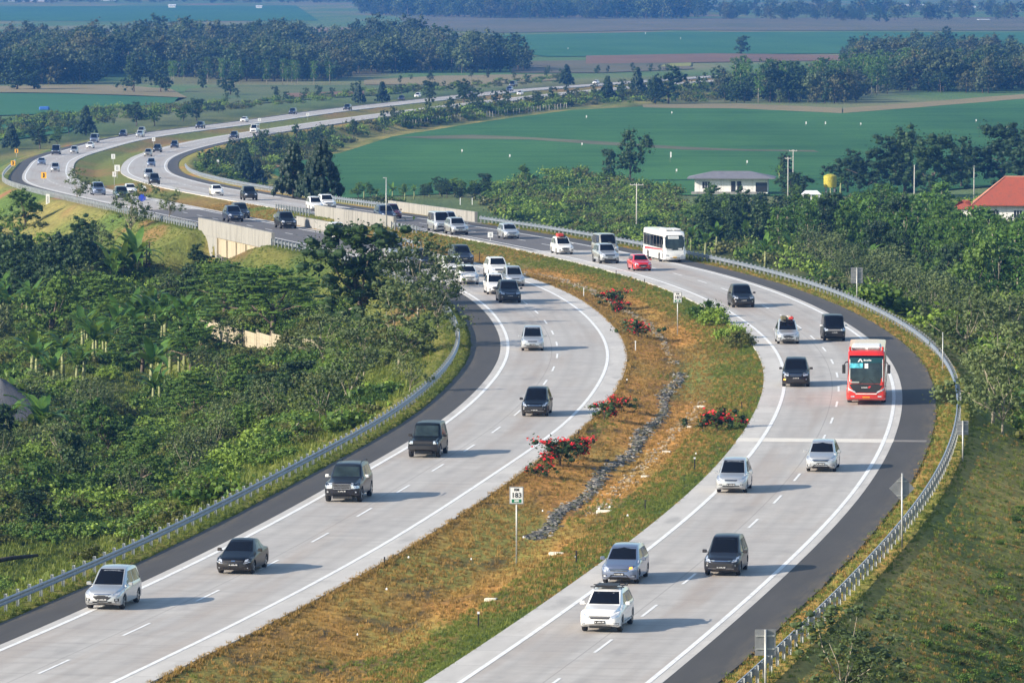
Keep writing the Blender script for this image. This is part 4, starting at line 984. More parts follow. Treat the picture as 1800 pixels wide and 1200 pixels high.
mobj('fog_lamp_lit', patch(ivt['bvh'], [q], 'front', [AMB], 'fog_lamp_lit', 2, 2, .03, ivt['L']), iv)
lg, lgt = car(1385, 604, B_, 'mpv', 'silver', 'silver car with luggage bundled on its roof')
car(1466, 599, B_, 'van', 'black', 'black van with chrome band and white mirrors behind the red bus', mirror_col='white')
car(1306, 540, B_, 'innova', 'black', 'black people carrier highest on the near right curve')
car(1128, 476, B_, 'hatch', 'red', 'bright red hatchback next to the white bus')
car(1070, 463, B_, 'suv', 'silver', 'silver off-roader in front of a pale van')
car(1069, 450, B_, 'minibus', 'champagne', 'pale roofed grey van behind the silver off-roader')
rd_, rdt = car(992, 447, B_, 'mpv', 'white', 'white people carrier with red bundle on its roof')
car(898, 420, B_, 'mobilio', 'silver', 'silver hatch-backed car alone before the bridge')
car(807, 413, B_, 'suv', 'silver', 'silver off-roader with dark roof box, last car before the parapet end')
car(777, 407, B_, 'minibus', 'silver', 'silver van left of the silver off-roader on the bridge')
car(793, 399, B_, 'mpv', 'bluegrey', 'blue grey car behind the silver pair on the bridge')
car(681, 389, B_, 'suv', 'darkblue', 'dark open jeep behind the lamp pole')
car(693, 384, B_, 'mpv', 'maroon', 'dark red car hidden behind the jeep')
car(577, 368, B_, 'suv', 'white', 'white off-roader, right one of a white pair above the parapet')
car(556, 370, B_, 'mpv', 'white', 'white car, left one of a white pair above the parapet')

# luggage on roofs (rests on the car: things of their own)
def on_roof(root, t, pieces, name, label):
    rz = root.rotation_euler.z; e = empty(name, root.location, rz); tag(e, label, name.replace('_', ' '))
    for (x0, x1, y0_, y1_, z0, z1, mt) in pieces:
        mb = MB(); mb.box(x0, x1, y0_, y1_, t['H']+z0, t['H']+z1, 0, .06); mb.obj('bundle', mt, e)
CL1 = M('luggage_cloth_olive', (.12,.11,.06), .9, var=.4, scale=8); CL2 = M('luggage_cloth_red', (.45,.04,.03), .8, var=.3, scale=6); CL3 = M('luggage_cloth_pale', (.45,.40,.33), .9, var=.3, scale=6)
on_roof(lg, lgt, [(-.45,-.05,-.5,.6,.02,.28,CL1),(-.03,.30,-.4,.5,.02,.30,CL3),(.10,.48,-.45,.7,.04,.24,CL2)], 'roof_luggage', 'olive, pale and red bundles tied on the silver car roof')
on_roof(rd_, rdt, [(-.45,.15,-.3,.8,.02,.30,CL2),(.1,.45,-.1,.7,.02,.2,CL1)], 'roof_luggage', 'red bundle strapped on the white car roof')
e = empty('roof_rack', brv.location, brv.rotation_euler.z); tag(e, 'black cross bars and rack on the white crossover roof', 'roof rack')
for y in (-.1, .75): MB().box(-.72, .72, y-.03, y+.03, 1.70, 1.74, 0, .01).obj('cross_bar', BLK, e)
MB().box(-.50, .42, -.15, .85, 1.745, 1.79, 0, .02).obj('rack_tray', BLK, e)

# ------------------------------------------------------------------ buses
def bus(px, py, road, main, label, red=True, sc=1.0):
    L, W, H = 12.0, 2.5, 3.45
    top = [(0,1.05),(.03,1.5),(.10,2.2),(.22,2.85),(.40,3.22),(.75,H-.03),(1.4,H),(L-.5,H),(L-.1,H-.25),(L,2.4)]
    belt = [(0,.85),(.05,1.0),(.2,1.15),(L,1.2)]
    wid = [(0,1.08),(.04,1.16),(.12,1.22),(.3,1.25),(L-.2,1.25),(L,1.18)]; wr = [(0,.98),(.1,1.10),(.4,1.13),(1,1.16),(L-.3,1.16),(L,1.08)]
    ax = (2.65, 8.9); body, bvh = loft_body(L, top, belt, wid, wr, ax, .58, .50, .28, [PNT['white']])
    X, Y, Z = on_road(px, py); _, s_, _ = road.near(X, Y); T2 = road.tan(float(s_[0])); c = np.array([X, Y])+T2*(L/2-2.0)*sc
    root = empty('bus', (c[0], c[1], float(zroad(c[1]))+.006), math.atan2(T2[1], T2[0])-math.pi/2, sc); tag(root, label, 'bus')
    o = mobj('body', body, root); setmat(o, PNT[main])
    Pt = lambda nm, qs, mats, ax_='front', off=.012, nu=8, nv=5, fm=None: mobj(nm, patch(bvh, qs, ax_, mats, nm, nu, nv, off, L, fm), root)
    Pt('windshield', [[(-1.08,1.38),(1.08,1.38),(1.08,3.02),(-1.08,3.02)]], [GLASS2])
    if red:
        Pt('black_nose_panel', [[(-.72,.80),(.72,.80),(1.12,1.36),(-1.12,1.36)]], [BLK], off=.016); Pt('visor_band', [rect(-1.08,1.08,3.0,3.14)], [GLASS], off=.02, nv=2)
        for q in ([(.62,.74),(1.13,.98),(1.15,1.12),(.70,.88)],): 
            for qq in (q, mirq(q)): Pt('headlight', [qq], [LAMP], off=.026, nu=4, nv=2)
        Pt('nose_trim', [[(-.66,.70),(.66,.70),(.66,.75),(-.66,.75)]], [WPL], off=.028, nv=1)
        for sx in (-.85, .85): Pt('fog_light', [rect(sx-.12, sx+.12, .52, .60)], [LAMP], off=.02, nu=2, nv=1)
        Pt('number_plate', [rect(-.23,.23,.40,.55)], [PLY], off=.03, nu=2, nv=1)
        Pt('sun_banner', [[(-1.05,2.36),(-.22,2.36),(-.22,2.66),(-1.05,2.66)]], [simple('cyan_banner', (.08,.42,.52), .5, var=.6, scale=4)], off=.022, nu=4, nv=2)
        Pt('paper_notice', [rect(-.10,.12,2.34,2.64)], [WPL], off=.026, nu=1, nv=1)
        Pt('teal_tint_band', [rect(-1.06,1.06,2.68,3.0)], [simple('teal_tint', (.012,.05,.05), .08, spec=.9)], off=.018, nv=2)
        # company lettering: a white mark like a pitched A and a short word beside it, too small to read
        Pt('windshield_logo', [[(-.55,2.74),(-.46,2.74),(-.34,2.94),(-.41,2.94)], [(-.41,2.94),(-.34,2.94),(-.22,2.74),(-.31,2.74)]], [WPL], off=.03, nu=1, nv=1)
        Pt('windshield_lettering', [rect(-.16+.1*k, -.09+.1*k, 2.80, 2.87+.03*(k % 3 == 0)) for k in range(5)], [WPL], off=.03, nu=1, nv=1)
        Pt('nose_lettering', [rect(-.30+.08*k, -.245+.08*k, 1.10, 1.155) for k in range(5)]+[[(.10,1.09),(.22,1.09),(.32,1.22),(.16,1.22)]], [WPL, PNT['red']], off=.03, nu=1, nv=1, fm=[0]*5+[1])
        Pt('painted_dashboard_glare', [[(-1.0,1.42),(-.45,1.42),(-.45,1.5),(-1.0,1.5)]], [simple('painted_glare_pale', (.35,.35,.33), .5)], off=.02, nu=3, nv=1)  # glare above the dashboard, painted as a pale patch on the windscreen
        for sx, sg in ((1.02, 1), (-1.02, -1)): Pt('pillar_trim', [rect(min(sx, sx+.04*sg), max(sx, sx+.04*sg), 1.5, 2.9)], [WPL], off=.02, nu=1)
    else:
        Pt('destination_board', [rect(-.75,.45,2.62,2.95)], [WPL], off=.03, nu=3, nv=1)
        Pt('board_lettering', [rect(-.66+.13*k, -.58+.13*k, 2.72, 2.84) for k in range(8)], [M('faded_print', (.35,.40,.45), .6)], off=.036, nu=1, nv=1)
        for q in ([(.66,.72),(1.10,.78),(1.10,.92),(.70,.86)],):
            for qq in (q, mirq(q)): Pt('headlight', [qq], [LAMP], off=.02, nu=4, nv=2)
        Pt('air_intake', [rect(-.55,.55,.48,.54)], [BLK], off=.016, nv=1); Pt('number_plate', [rect(-.22,.22,.56,.66)], [PLY], off=.03, nu=2, nv=1)
        Pt('dashboard', [rect(-.9,-.3,1.42,1.52), rect(.35,.8,1.42,1.6)], [WPL], off=.02, nu=2, nv=1)
    for side, sg in (('right', 1), ('left', -1)):
        for k in range(6):
            a = .95+k*1.78-L/2; Pt('side_window', [[(a, 1.55), (a+1.70, 1.55), (a+1.70, 2.85), (a, 2.85)]], [GLASS], side, .008, 3, 4)
        Pt('side_stripe', [[(-L/2+1.0,1.38),(L/2-1.2,1.10),(L/2-1.2,1.34),(-L/2+1.0,1.50)]], [PNT['red'] if not red else PNT['white']], side, .01, 12, 1)
        Pt('door', [rect(-L/2+.55, -L/2+1.30, .42, 2.9)] if False else [rect(-L/2+.62, -L/2+.9, .5, 1.35)], [GLASS], side, .012, 2, 4)
    mb = MB(); mb.box(-.92, .92, -L/2+1.0, -L/2+4.0, H-.02, H+.24, 0, .10); ac = mb.obj('roof_air_conditioner', WPL, root)
    mb = MB()
    for k in range(22):
        x = -.80+k*.0765
        if abs(x) < .05: continue
        mb.box(x-.016, x+.016, -L/2+.985, -L/2+1.06, H+.03, H+.14)
    mb.obj('vent_slots', BLK, ac)
    if red:
        for sx in (-1, 1): MB().box(sx*1.03-.07, sx*1.03+.07, -L/2+.8, -L/2+1.2, H-.02, H+.22, 0, .05).obj('roof_fairing', PNT['busred'], root)
    for sg in (1, -1):
        mb = MB(); x = sg*1.30; mb.path([(sg*1.10, -L/2+.35, 2.75), (sg*1.30, -L/2+.12, 2.72), (sg*1.40, -L/2+.0, 2.55)], [.035,.035,.03], 6); mb.box(sg*1.42-.11, sg*1.42+.11, -L/2-.04, -L/2+.06, 2.02, 2.58, 0, .04); mb.obj('mirror', BLK, root)
    ty, rm = wheel_meshes(.50, .30)
    for x, s in ((1.08, ax[0]), (-1.08, ax[0]), (1.08, ax[1]), (-1.08, ax[1])):
        wv = mobj('wheel', ty, root, (x, s-L/2, .50)); mobj('rim', rm, wv)
    MB().box(-.6, .6, -L/2+.4, L/2-.3, .35, .95, 0, .03).obj('chassis', BLK, root)
    for sg in (-1, 1): MB().path([(sg*.5, -L/2-.03, 1.36), (sg*.15, -L/2+.02, 1.75)], [.015,.01], 5).obj('wiper', BLK, root)
    return root
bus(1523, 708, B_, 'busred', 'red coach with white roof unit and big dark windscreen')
bus(1180, 460, B_, 'white', 'white coach with red side stripe at the outer edge of the road', red=False, sc=.86)

# ------------------------------------------------------------------ vegetation: species meshes
rng = np.random.default_rng(11)
LM = {
 'mid':   leaf_mat('leaf_mid_green', (.026,.072,.012), (.135,.225,.036)),
 'dark':  leaf_mat('leaf_dark_green', (.010,.028,.010), (.040,.080,.022), trans=.15),
 'grey':  leaf_mat('leaf_grey_green', (.038,.065,.022), (.155,.200,.075), trans=.2),
 'olive': leaf_mat('leaf_olive', (.035,.048,.012), (.15,.155,.040)),
 'casu':  leaf_mat('needle_dark', (.010,.026,.014), (.028,.055,.026), trans=.1),
 'teak':  leaf_mat('leaf_teak', (.018,.060,.012), (.110,.220,.036), trans=.3),
 'ban':   leaf_mat('banana_leaf_green', (.03,.09,.018), (.15,.28,.05), trans=.35, rough=.4),
 'bush':  leaf_mat('leaf_bush', (.034,.085,.012), (.21,.31,.045), trans=.25, obj_var=.55),
 'grass': leaf_mat('grass_blade_green', (.07,.11,.020), (.22,.25,.045), trans=.3, obj_var=.5),
 'dry':   leaf_mat('grass_blade_dry', (.20,.12,.035), (.48,.29,.09), trans=.25, obj_var=.6),
 'far':   leaf_mat('leaf_far_wood', (.020,.040,.016), (.080,.105,.045), trans=.15, obj_var=.7),
 'brownl': leaf_mat('leaf_brownish', (.045,.050,.02), (.12,.125,.05), trans=.2)}
BARK = M('bark_grey_brown', (.13,.10,.075), .9, var=.4, scale=4); BARKP = M('bark_pale', (.32,.28,.21), .9, var=.3, scale=4)
FLOW = leaf_mat('bougainvillea_red', (.62,.012,.03), (.90,.05,.07), trans=.2, obj_var=.2)
def leaf_quads(C, size, rg, up=.35, asp=.5, droop=0.0):
    n = len(C); nv = rg.normal(size=(n,3)); nv[:,2] = np.abs(nv[:,2])+up; nv /= np.linalg.norm(nv, axis=1)[:,None]
    t = np.cross(nv, rg.normal(size=(n,3))); t /= np.linalg.norm(t, axis=1)[:,None]; t[:,2] -= droop; t /= np.linalg.norm(t, axis=1)[:,None]
    b_ = np.cross(nv, t); s = size*(.6+.8*rg.random(n))[:,None]
    V = np.stack([C-t*s*.5, C+b_*s*asp*.5, C+t*s*.5, C-b_*s*asp*.5], 1)
    return V.reshape(-1,3)
def blob(c, r, rg, n=7, m=5):
    V = []; 
    for j in range(m+1):
        ph = math.pi*j/m
        for i in range(n):
            th = 2*math.pi*i/n; k = .82+.3*rg.random()
            V.append((c[0]+r[0]*k*math.sin(ph)*math.cos(th), c[1]+r[1]*k*math.sin(ph)*math.sin(th), c[2]+r[2]*k*math.cos(ph)))
    F = [(j*n+i, j*n+(i+1) % n, (j+1)*n+(i+1) % n, (j+1)*n+i) for j in range(m) for i in range(n)]
    return V, F
def crown_mesh(name, clumps, per, size, mat, rg, csize, up=.35, asp=.5, droop=0, core=.55, flower=None):
    """clumps: list of (x,y,z) ; csize (rx,ry,rz) of a clump"""
    C = np.array(clumps, float); k = len(C); cs = np.array(csize)
    P = (C[:,None,:]+rg.normal(size=(k, per, 3))*cs*.55*(.7+.6*rg.random((k,1,1)))).reshape(-1,3)
    V = leaf_quads(P, size, rg, up, asp, droop); nq = len(V)//4; F = np.arange(nq*4).reshape(-1,4); M_ = np.zeros(nq, int)
    if core:
        BV = []; BF = []
        for c in C:
            v, f = blob(c, cs*core, rg, 6, 4); b0 = len(V)+len(BV); BV += v; BF += [tuple(i+b0 for i in q) for q in f]
        V = np.vstack([V, np.array(BV)]); F = np.vstack([F, np.array(BF)]); M_ = np.r_[M_, np.zeros(len(BF), int)]
    if flower:
        fc = C[rg.choice(k, max(1, int(k*flower[0])), replace=False)]
        Pf = (fc[:,None,:]+rg.normal(size=(len(fc), flower[1], 3))*cs*.45+np.array([0,0,cs[2]*.35])).reshape(-1,3)
        VF = leaf_quads(Pf, flower[2], rg, .2, .9); b0 = len(V); F = np.vstack([F, b0+np.arange(len(VF)).reshape(-1,4)]); V = np.vstack([V, VF]); M_ = np.r_[M_, np.ones(len(VF)//4, int)]
    return mesh_np(name, V, F, [mat]+([FLOW] if flower else []), M_)
def ell(n, c, r, rg, shell=.55):
    """points in an ellipsoid, mostly toward its shell"""
    d = rg.normal(size=(n,3)); d /= np.linalg.norm(d, axis=1)[:,None]; d *= (shell+(1-shell)*rg.random((n,1)))
    return d*np.array(r)+np.array(c)
def trunk_mesh(name, h, r, rg, forks, mat, lean=.05, n=7):
    """tapered trunk with limbs reaching to given points"""
    mb = MB(); lx, ly = rg.normal(size=2)*lean*h
    pts = [(0,0,-.4), (lx*.2, ly*.2, h*.35), (lx*.6+rg.normal()*.08, ly*.6, h*.7), (lx, ly, h)]
    mb.path(pts, [r*1.25, r*.9, r*.7, r*.5], n)
    for f in forks:
        f = np.array(f); a = np.array(pts[2] if rg.random() < .5 else pts[1]); m_ = (a+f)/2+np.array([rg.normal()*.2, rg.normal()*.2, rg.random()*.3])
        mb.path([tuple(a), tuple(m_), tuple(f)], [r*.5, r*.33, r*.12], 5)
    return mb.mesh(name, mat, smooth=True)
SPEC = {}
def species(nm):
    if nm in SPEC: return SPEC[nm]
    out = []
    for v in range({'far': 5, 'scrub': 4, 'bush': 5, 'teak': 4, 'broad': 4}.get(nm, 3)):
        rg = np.random.default_rng(hash_str(nm)+v)
        if nm == 'broad':      # 10 m
            lobes = [((rg.normal()*1.25, rg.normal()*1.25, 2.8+(i/8)*5.2+rg.normal()*.4), (2.3+rg.random()*.7-.09*i,)*2+(1.5+rg.random()*.5,)) for i in range(9)]
            cl = np.vstack([ell(13, c, r, rg) for c, r in lobes]); tr = trunk_mesh('trunk', 4.2, .22, rg, [c for c, _ in lobes], BARK)
            cr = crown_mesh('crown', cl, 34, .30, LM['mid' if v % 2 else 'dark'], rg, (.85,.85,.6))
        elif nm == 'dense':    # 12 m dark
            lobes = [((rg.normal()*1.7, rg.normal()*1.7, 2.6+(i/9)*7.0+rg.normal()*.4), (3.1+rg.random()*.8-.1*i,)*2+(2.0,)) for i in range(10)]
            cl = np.vstack([ell(12, c, r, rg) for c, r in lobes]); tr = trunk_mesh('trunk', 4.5, .3, rg, [c for c, _ in lobes[:5]], BARK)
            cr = crown_mesh('crown', cl, 30, .36, LM['dark'], rg, (1.1,1.1,.8))
        elif nm == 'flat':     # spreading, layered, 11 m wide
            cl = []
            for L_ in range(5):
                z = 3.2+L_*.72; R_ = 5.6-L_*.85
                for _ in range(26-L_*3):
                    a = rg.random()*6.283; r = R_*math.sqrt(rg.random()); cl.append((r*math.cos(a)*1.1, r*math.sin(a), z-.035*r*r+rg.normal()*.15))
            tr = trunk_mesh('trunk', 3.0, .25, rg, [cl[i] for i in range(0, 60, 9)], BARK); cr = crown_mesh('crown', cl, 34, .26, LM['mid'], rg, (1.2,1.2,.28), up=1.0, core=.5)
        elif nm == 'casuarina':
            cl = []
            for _ in range(190):
                z = .8+7.4*rg.random()**1.05; R_ = (8.6-z)*.36+.25; a = rg.random()*6.283; r = R_*math.sqrt(rg.random()); cl.append((r*math.cos(a), r*math.sin(a), z))
            tr = trunk_mesh('trunk', 8.0, .15, rg, [], BARK, .01); cr = crown_mesh('crown', cl, 26, .34, LM['casu'], rg, (.5,.5,.62), up=.1, asp=.2, droop=-.5, core=.8)
        elif nm == 'teak':     # slender plantation tree 9 m
            cl = [(rg.normal()*.62, rg.normal()*.62, 2.6+rg.random()*5.9) for _ in range(46)]
            tr = trunk_mesh('trunk', 8.0, .09, rg, cl[:5], BARKP, .02, 6); cr = crown_mesh('crown', cl, 13, .48, LM['teak'], rg, (.5,.5,.45), up=.1, asp=.55, droop=.9, core=.42)
        elif nm == 'scrub':    # airy, several stems, 6 m
            lobes = [((rg.normal()*1.1, rg.normal()*1.1, 1.7+(i/8)*3.3+rg.normal()*.2), (1.35+.4*rg.random(),)*2+(.8,)) for i in range(9)]
            cl = np.vstack([ell(9, c, r, rg) for c, r in lobes]); tr = trunk_mesh('trunk', 2.2, .09, rg, [c for c, _ in lobes]+[c for c, _ in lobes[:3]], BARKP, .12)
            cr = crown_mesh('crown', cl, 30, .20, LM['grey'], rg, (.52,.52,.36), core=.42)
        elif nm == 'bush':     # 3 m wide, 1.8 m high
            cl = []
            for _ in range(34):
                a = rg.random()*6.283; r = 1.4*math.sqrt(rg.random()); cl.append((r*math.cos(a), r*math.sin(a), (1.5-r*r*.45)*(.35+.65*rg.random())))
            tr = trunk_mesh('trunk', .7, .06, rg, [cl[i] for i in range(4)], BARK); cr = crown_mesh('crown', cl, 34, .20, LM['bush' if v < 3 else 'olive'], rg, (.40,.40,.30), core=.5)
        elif nm == 'weed':     # low undergrowth clump, 1.4 m wide
            cl = [(rg.normal()*.42, rg.normal()*.42, .12+.45*rg.random()) for _ in range(16)]
            tr = None; cr = crown_mesh('weeds', cl, 26, (.10, .20, .14)[v % 3], LM[('bush','mid','olive')[v % 3]], rg, (.30,.30,.22), core=.45)
        elif nm == 'weed_far': 
            cl = [(rg.normal()*.8, rg.normal()*.8, .3+.9*rg.random()) for _ in range(14)]
            tr = None; cr = crown_mesh('weeds', cl, 14, .38, LM['bush' if v else 'olive'], rg, (.6,.6,.45), core=.5)
        elif nm == 'flower':
            cl = [(rg.normal()*.55, rg.normal()*.55, .45+.9*rg.random()) for _ in range(26)]
            tr = trunk_mesh('trunk', .5, .05, rg, [cl[i] for i in range(5)], BARK); cr = crown_mesh('crown', cl, 30, .15, LM['dark'], rg, (.33,.33,.28), core=.5, flower=(.36, 20, .16))
        elif nm == 'far':      # low detail wood tree 12 m
            lobes = [((rg.normal()*1.7, rg.normal()*1.7, 2.6+(i/8)*6.8), (2.7-.12*i,2.7-.12*i,1.8)) for i in range(8)]
            cl = np.vstack([ell(6, c, r, rg) for c, r in lobes]); tr = trunk_mesh('trunk', 6, .2, rg, [c for c, _ in lobes[:3]], BARK, n=5)
            cr = crown_mesh('crown', cl, 20, .62, LM[['far','dark','brownl','far','grey'][v]], rg, (1.3,1.3,1.0), core=.5)
        elif nm == 'sapling':  # young roadside tree, 4 m
            cl = [(rg.normal()*.5, rg.normal()*.5, 1.2+rg.random()*2.6) for _ in range(22)]
            tr = trunk_mesh('trunk', 3.4, .06, rg, [], BARK, n=5); cr = crown_mesh('crown', cl, 12, .36, LM['dark'], rg, (.42,.42,.45), core=.5)
        out.append((tr, cr))
    SPEC[nm] = out; return out
def hash_str(s): return sum(ord(c)*(i*7+3) for i, c in enumerate(s)) % 9973
SP_H = {'broad': 10, 'dense': 12, 'flat': 6.2, 'casuarina': 8.6, 'teak': 9, 'scrub': 5.8, 'bush': 1.9, 'flower': 1.7, 'far': 12, 'sapling': 4.0}
_rt = random.Random(5)
def tree(x, y, sp, h, label, group=None, cat='tree', name=None, z=None, wide=1.0, var=None):
    vs = species(sp); tr, cr = vs[_rt.randrange(len(vs)) if var is None else var % len(vs)]
    z = float(gz(x, y)) if z is None else z; k = h/SP_H[sp]
    root = empty(name or ('bush' if sp in ('bush', 'flower') else 'tree'), (x, y, z-.05), _rt.uniform(0, 6.28)); root.scale = (k*wide, k*wide, k)
    tag(root, label, cat, group)
    if tr is not None: mobj('trunk' if cat == 'tree' else 'stem', tr, root)
    mobj('crown' if cat == 'tree' else 'foliage', cr, root)
    return root
def tree_px(px, py, sp, h, label, **k):
    X, Y, Z = hit(px, py); return tree(float(X[0]), float(Y[0]), sp, h, label, **k)
def inpoly(x, y, poly):
    c = np.zeros(len(x), bool); n = len(poly)
    for i in range(n):
        x1, y1 = poly[i]; x2, y2 = poly[(i+1) % n]
        t = ((y1 > y) != (y2 > y)) & (x < (x2-x1)*(y-y1)/(y2-y1+1e-12)+x1); c ^= t
    return c
def scatter(poly, n, rg, clear=True, mA=9.5, mB=10.0, avoid=()):
    """n ground points whose picture positions fall evenly in a polygon; kept off the road"""
    xs = [p[0] for p in poly]; ys = [p[1] for p in poly]; PX = []; PY = []
    while len(PX) < n*1.0:
        x = rg.uniform(min(xs), max(xs), n*2); y = rg.uniform(min(ys), max(ys), n*2); k = inpoly(x, y, poly)
        for a in avoid: k &= ~inpoly(x, y, a)
        PX += list(x[k]); PY += list(y[k])
    X, Y, Z = hit(PX[:n], PY[:n])
    oa, sa, _ = RA.near(X, Y); ob, sb, _ = RB.near(X, Y)
    ok = (((oa < -mA) | (oa > 5.6)) & ((ob > mB) | (ob < -5.6))) if clear else np.ones(len(X), bool)
    return X[ok], Y[ok], Z[ok]
def min_dist(X, Y, r):
    keep = []; 
    for i in range(len(X)):
        if all((X[i]-X[j])**2+(Y[i]-Y[j])**2 > r*r for j in keep): keep.append(i)
    return keep

# scattered masses that nobody could count: one object, filled with small plants by geometry nodes
VCOLS = {}
def variant_collection(nm):
    if nm in VCOLS: return VCOLS[nm]
    c = bpy.data.collections.new('plants_'+nm)
    if nm in ('grass', 'dry'):
        for v in range(4):
            rg = np.random.default_rng(50+v); V = []; F = []
            for k in range(22):
                a = rg.random()*6.283; x, y = rg.normal(size=2)*.09; h = .13+.17*rg.random(); l = .05+.14*rg.random(); wd = .012
                dx, dy = math.cos(a), math.sin(a); b0 = len(V)
                V += [(x-dy*wd, y+dx*wd, -.03), (x+dy*wd, y-dx*wd, -.03), (x+dx*l*.5+dy*wd, y+dy*l*.5-dx*wd, h*.7), (x+dx*l*.5-dy*wd, y+dy*l*.5+dx*wd, h*.7), (x+dx*l, y+dy*l, h)]
                F += [(b0, b0+1, b0+2, b0+3), (b0+3, b0+2, b0+4)]
            o = bpy.data.objects.new('tuft', mesh_np('tuft', V, F, LM[nm])); c.objects.link(o)
    else:
        for tr, cr in species(nm):
            if tr is None: o = bpy.data.objects.new('clump', cr)
            else:
                bm = bmesh.new(); bm.from_mesh(cr); n0 = len(bm.faces); bm.from_mesh(tr); bm.faces.ensure_lookup_table()
                for i in range(n0, len(bm.faces)): bm.faces[i].material_index = 1
                me = bpy.data.meshes.new('wood_tree'); bm.to_mesh(me); bm.free(); me.materials.append(cr.materials[0]); me.materials.append(tr.materials[0]); o = bpy.data.objects.new('wood_tree', me)
            c.objects.link(o)
    VCOLS[nm] = c; return c
def gn_scatter(name, label, nm, X, Y, Z, scale, rg, sink=.03):
    me = bpy.data.meshes.new(name); n = len(X); me.vertices.add(n)
    me.vertices.foreach_set('co', np.c_[X, Y, np.asarray(Z)-sink].astype(np.float32).ravel())
    a = me.attributes.new('psize', 'FLOAT', 'POINT'); a.data.foreach_set('value', np.asarray(scale, np.float32))
    a = me.attributes.new('prot', 'FLOAT', 'POINT'); a.data.foreach_set('value', rg.uniform(0, 6.283, n).astype(np.float32))
    a = me.attributes.new('pidx', 'INT', 'POINT'); a.data.foreach_set('value', rg.integers(0, 8, n).astype(np.int32))
    o = mobj(name, me); tag(o, label, kind='stuff')
    g = bpy.data.node_groups.new('scatter_'+name, 'GeometryNodeTree')
    g.interface.new_socket('Geometry', in_out='INPUT', socket_type='NodeSocketGeometry'); g.interface.new_socket('Geometry', in_out='OUTPUT', socket_type='NodeSocketGeometry')
    N = g.nodes; gi = N.new('NodeGroupInput'); go = N.new('NodeGroupOutput'); ip = N.new('GeometryNodeInstanceOnPoints'); ci = N.new('GeometryNodeCollectionInfo')
    ci.inputs['Collection'].default_value = variant_collection(nm); ci.inputs['Separate Children'].default_value = True; ci.inputs['Reset Children'].default_value = True
    def attr(t, nmx):
        q = N.new('GeometryNodeInputNamedAttribute'); q.data_type = t; q.inputs['Name'].default_value = nmx; return q.outputs['Attribute']
    g.links.new(gi.outputs[0], ip.inputs['Points']); g.links.new(ci.outputs[0], ip.inputs['Instance']); ip.inputs['Pick Instance'].default_value = True
    g.links.new(attr('INT', 'pidx'), ip.inputs['Instance Index']); g.links.new(attr('FLOAT', 'psize'), ip.inputs['Scale'])
    cx = N.new('ShaderNodeCombineXYZ'); g.links.new(attr('FLOAT', 'prot'), cx.inputs[2]); er = N.new('FunctionNodeEulerToRotation'); g.links.new(cx.outputs[0], er.inputs[0]); g.links.new(er.outputs[0], ip.inputs['Rotation'])
    g.links.new(ip.outputs[0], go.inputs[0]); md = o.modifiers.new('scatter', 'NODES'); md.node_group = g
    return o

# ---- grass: verges, median, slopes
def band(road, s0, s1, o0, o1, n, rg):
    # density falls with distance, like what the eye can resolve
    s = s0+(s1-s0)*rg.random(n)**1.25; o = rg.uniform(o0, o1, n); p = road.at(s, 0); nx = np.interp(s, road.S, road.N[:,0]); ny = np.interp(s, road.S, road.N[:,1])
    return p[:,0]+nx*o, p[:,1]+ny*o
gx, gy = [], []
x, y = band(RA, 0, 520, -8.2, -6.25, 9000, rng); gx.append(x); gy.append(y)
x, y = band(RB, 0, 560, 7.2, 8.8, 6000, rng); gx.append(x); gy.append(y)
x, y = band(RB, 0, 420, 8.8, 26, 16000, rng); gx.append(x); gy.append(y)
x, y = band(RB, 0, 560, -8.4, -4.96, 15000, rng); gx.append(x); gy.append(y)
x, y = band(RA, 0, 520, -16, -8.2, 9000, rng); gx.append(x); gy.append(y)
gx = np.concatenate(gx); gy = np.concatenate(gy)
gn_scatter('grass', 'short green grass on the verges and banks', 'grass', gx, gy, gz(gx, gy), rng.uniform(.3, .8, len(gx)), rng)
x, y = band(RA, 0, 560, 4.93, 26, 70000, rng); ob, _, _ = RB.near(x, y); k = (ob < -4.95); x, y = x[k], y[k]; ob = ob[k]; oa, _, _ = RA.near(x, y)
u = (oa-5)/((oa-5)+(-ob-5)); dn = fbm(x/5, y/14, 61, 3); isdry = (dn+(1-u)*.25+rng.normal(size=len(x))*.05) > .45
# keep the drain clear of grass
DR = [(935,948),(975,915),(1015,880),(1060,838),(1100,800),(1135,765),(1160,725),(1178,690),(1192,655)]
_dx, _dy, _dz = hit([p[0] for p in DR], [p[1] for p in DR])
DRX = np.interp(np.linspace(0, 8, 80), range(9), _dx); DRY = np.interp(np.linspace(0, 8, 80), range(9), _dy)
dd = np.sqrt(((x[:,None]-DRX)**2+(y[:,None]-DRY)**2).min(1)); k = dd > .35+.6*rng.random(len(x))
gn_scatter('dry_grass', 'dry orange brown grass in the median', 'dry', x[isdry & k], y[isdry & k], gz(x[isdry & k], y[isdry & k]), rng.uniform(.35, .8, (isdry & k).sum()), rng)
k2 = ~isdry & k & (rng.random(len(x)) < .8)
gn_scatter('median_grass', 'green tufts between the dry grass of the median', 'grass', x[k2], y[k2], gz(x[k2], y[k2]), rng.uniform(.35, .75, k2.sum()), rng)

x, y = band(RB, 0, 560, 6.2, 7.6, 7000, rng)
gn_scatter('verge_grass', 'yellowed grass strip between asphalt and right guardrail', 'dry', x[::2], y[::2], gz(x[::2], y[::2]), rng.uniform(.35, .8, len(x[::2])), rng)
gn_scatter('verge_grass', 'green grass strip between asphalt and right guardrail', 'grass', x[1::2], y[1::2], gz(x[1::2], y[1::2]), rng.uniform(.35, .9, len(x[1::2])), rng)
x, y = band(RA, 0, 480, 4.9, 5.3, 4000, rng)
gn_scatter('edge_grass', 'dry grass creeping over the median edge of the concrete', 'dry', x, y, gz(x, y), rng.uniform(.4, .9, len(x)), rng)

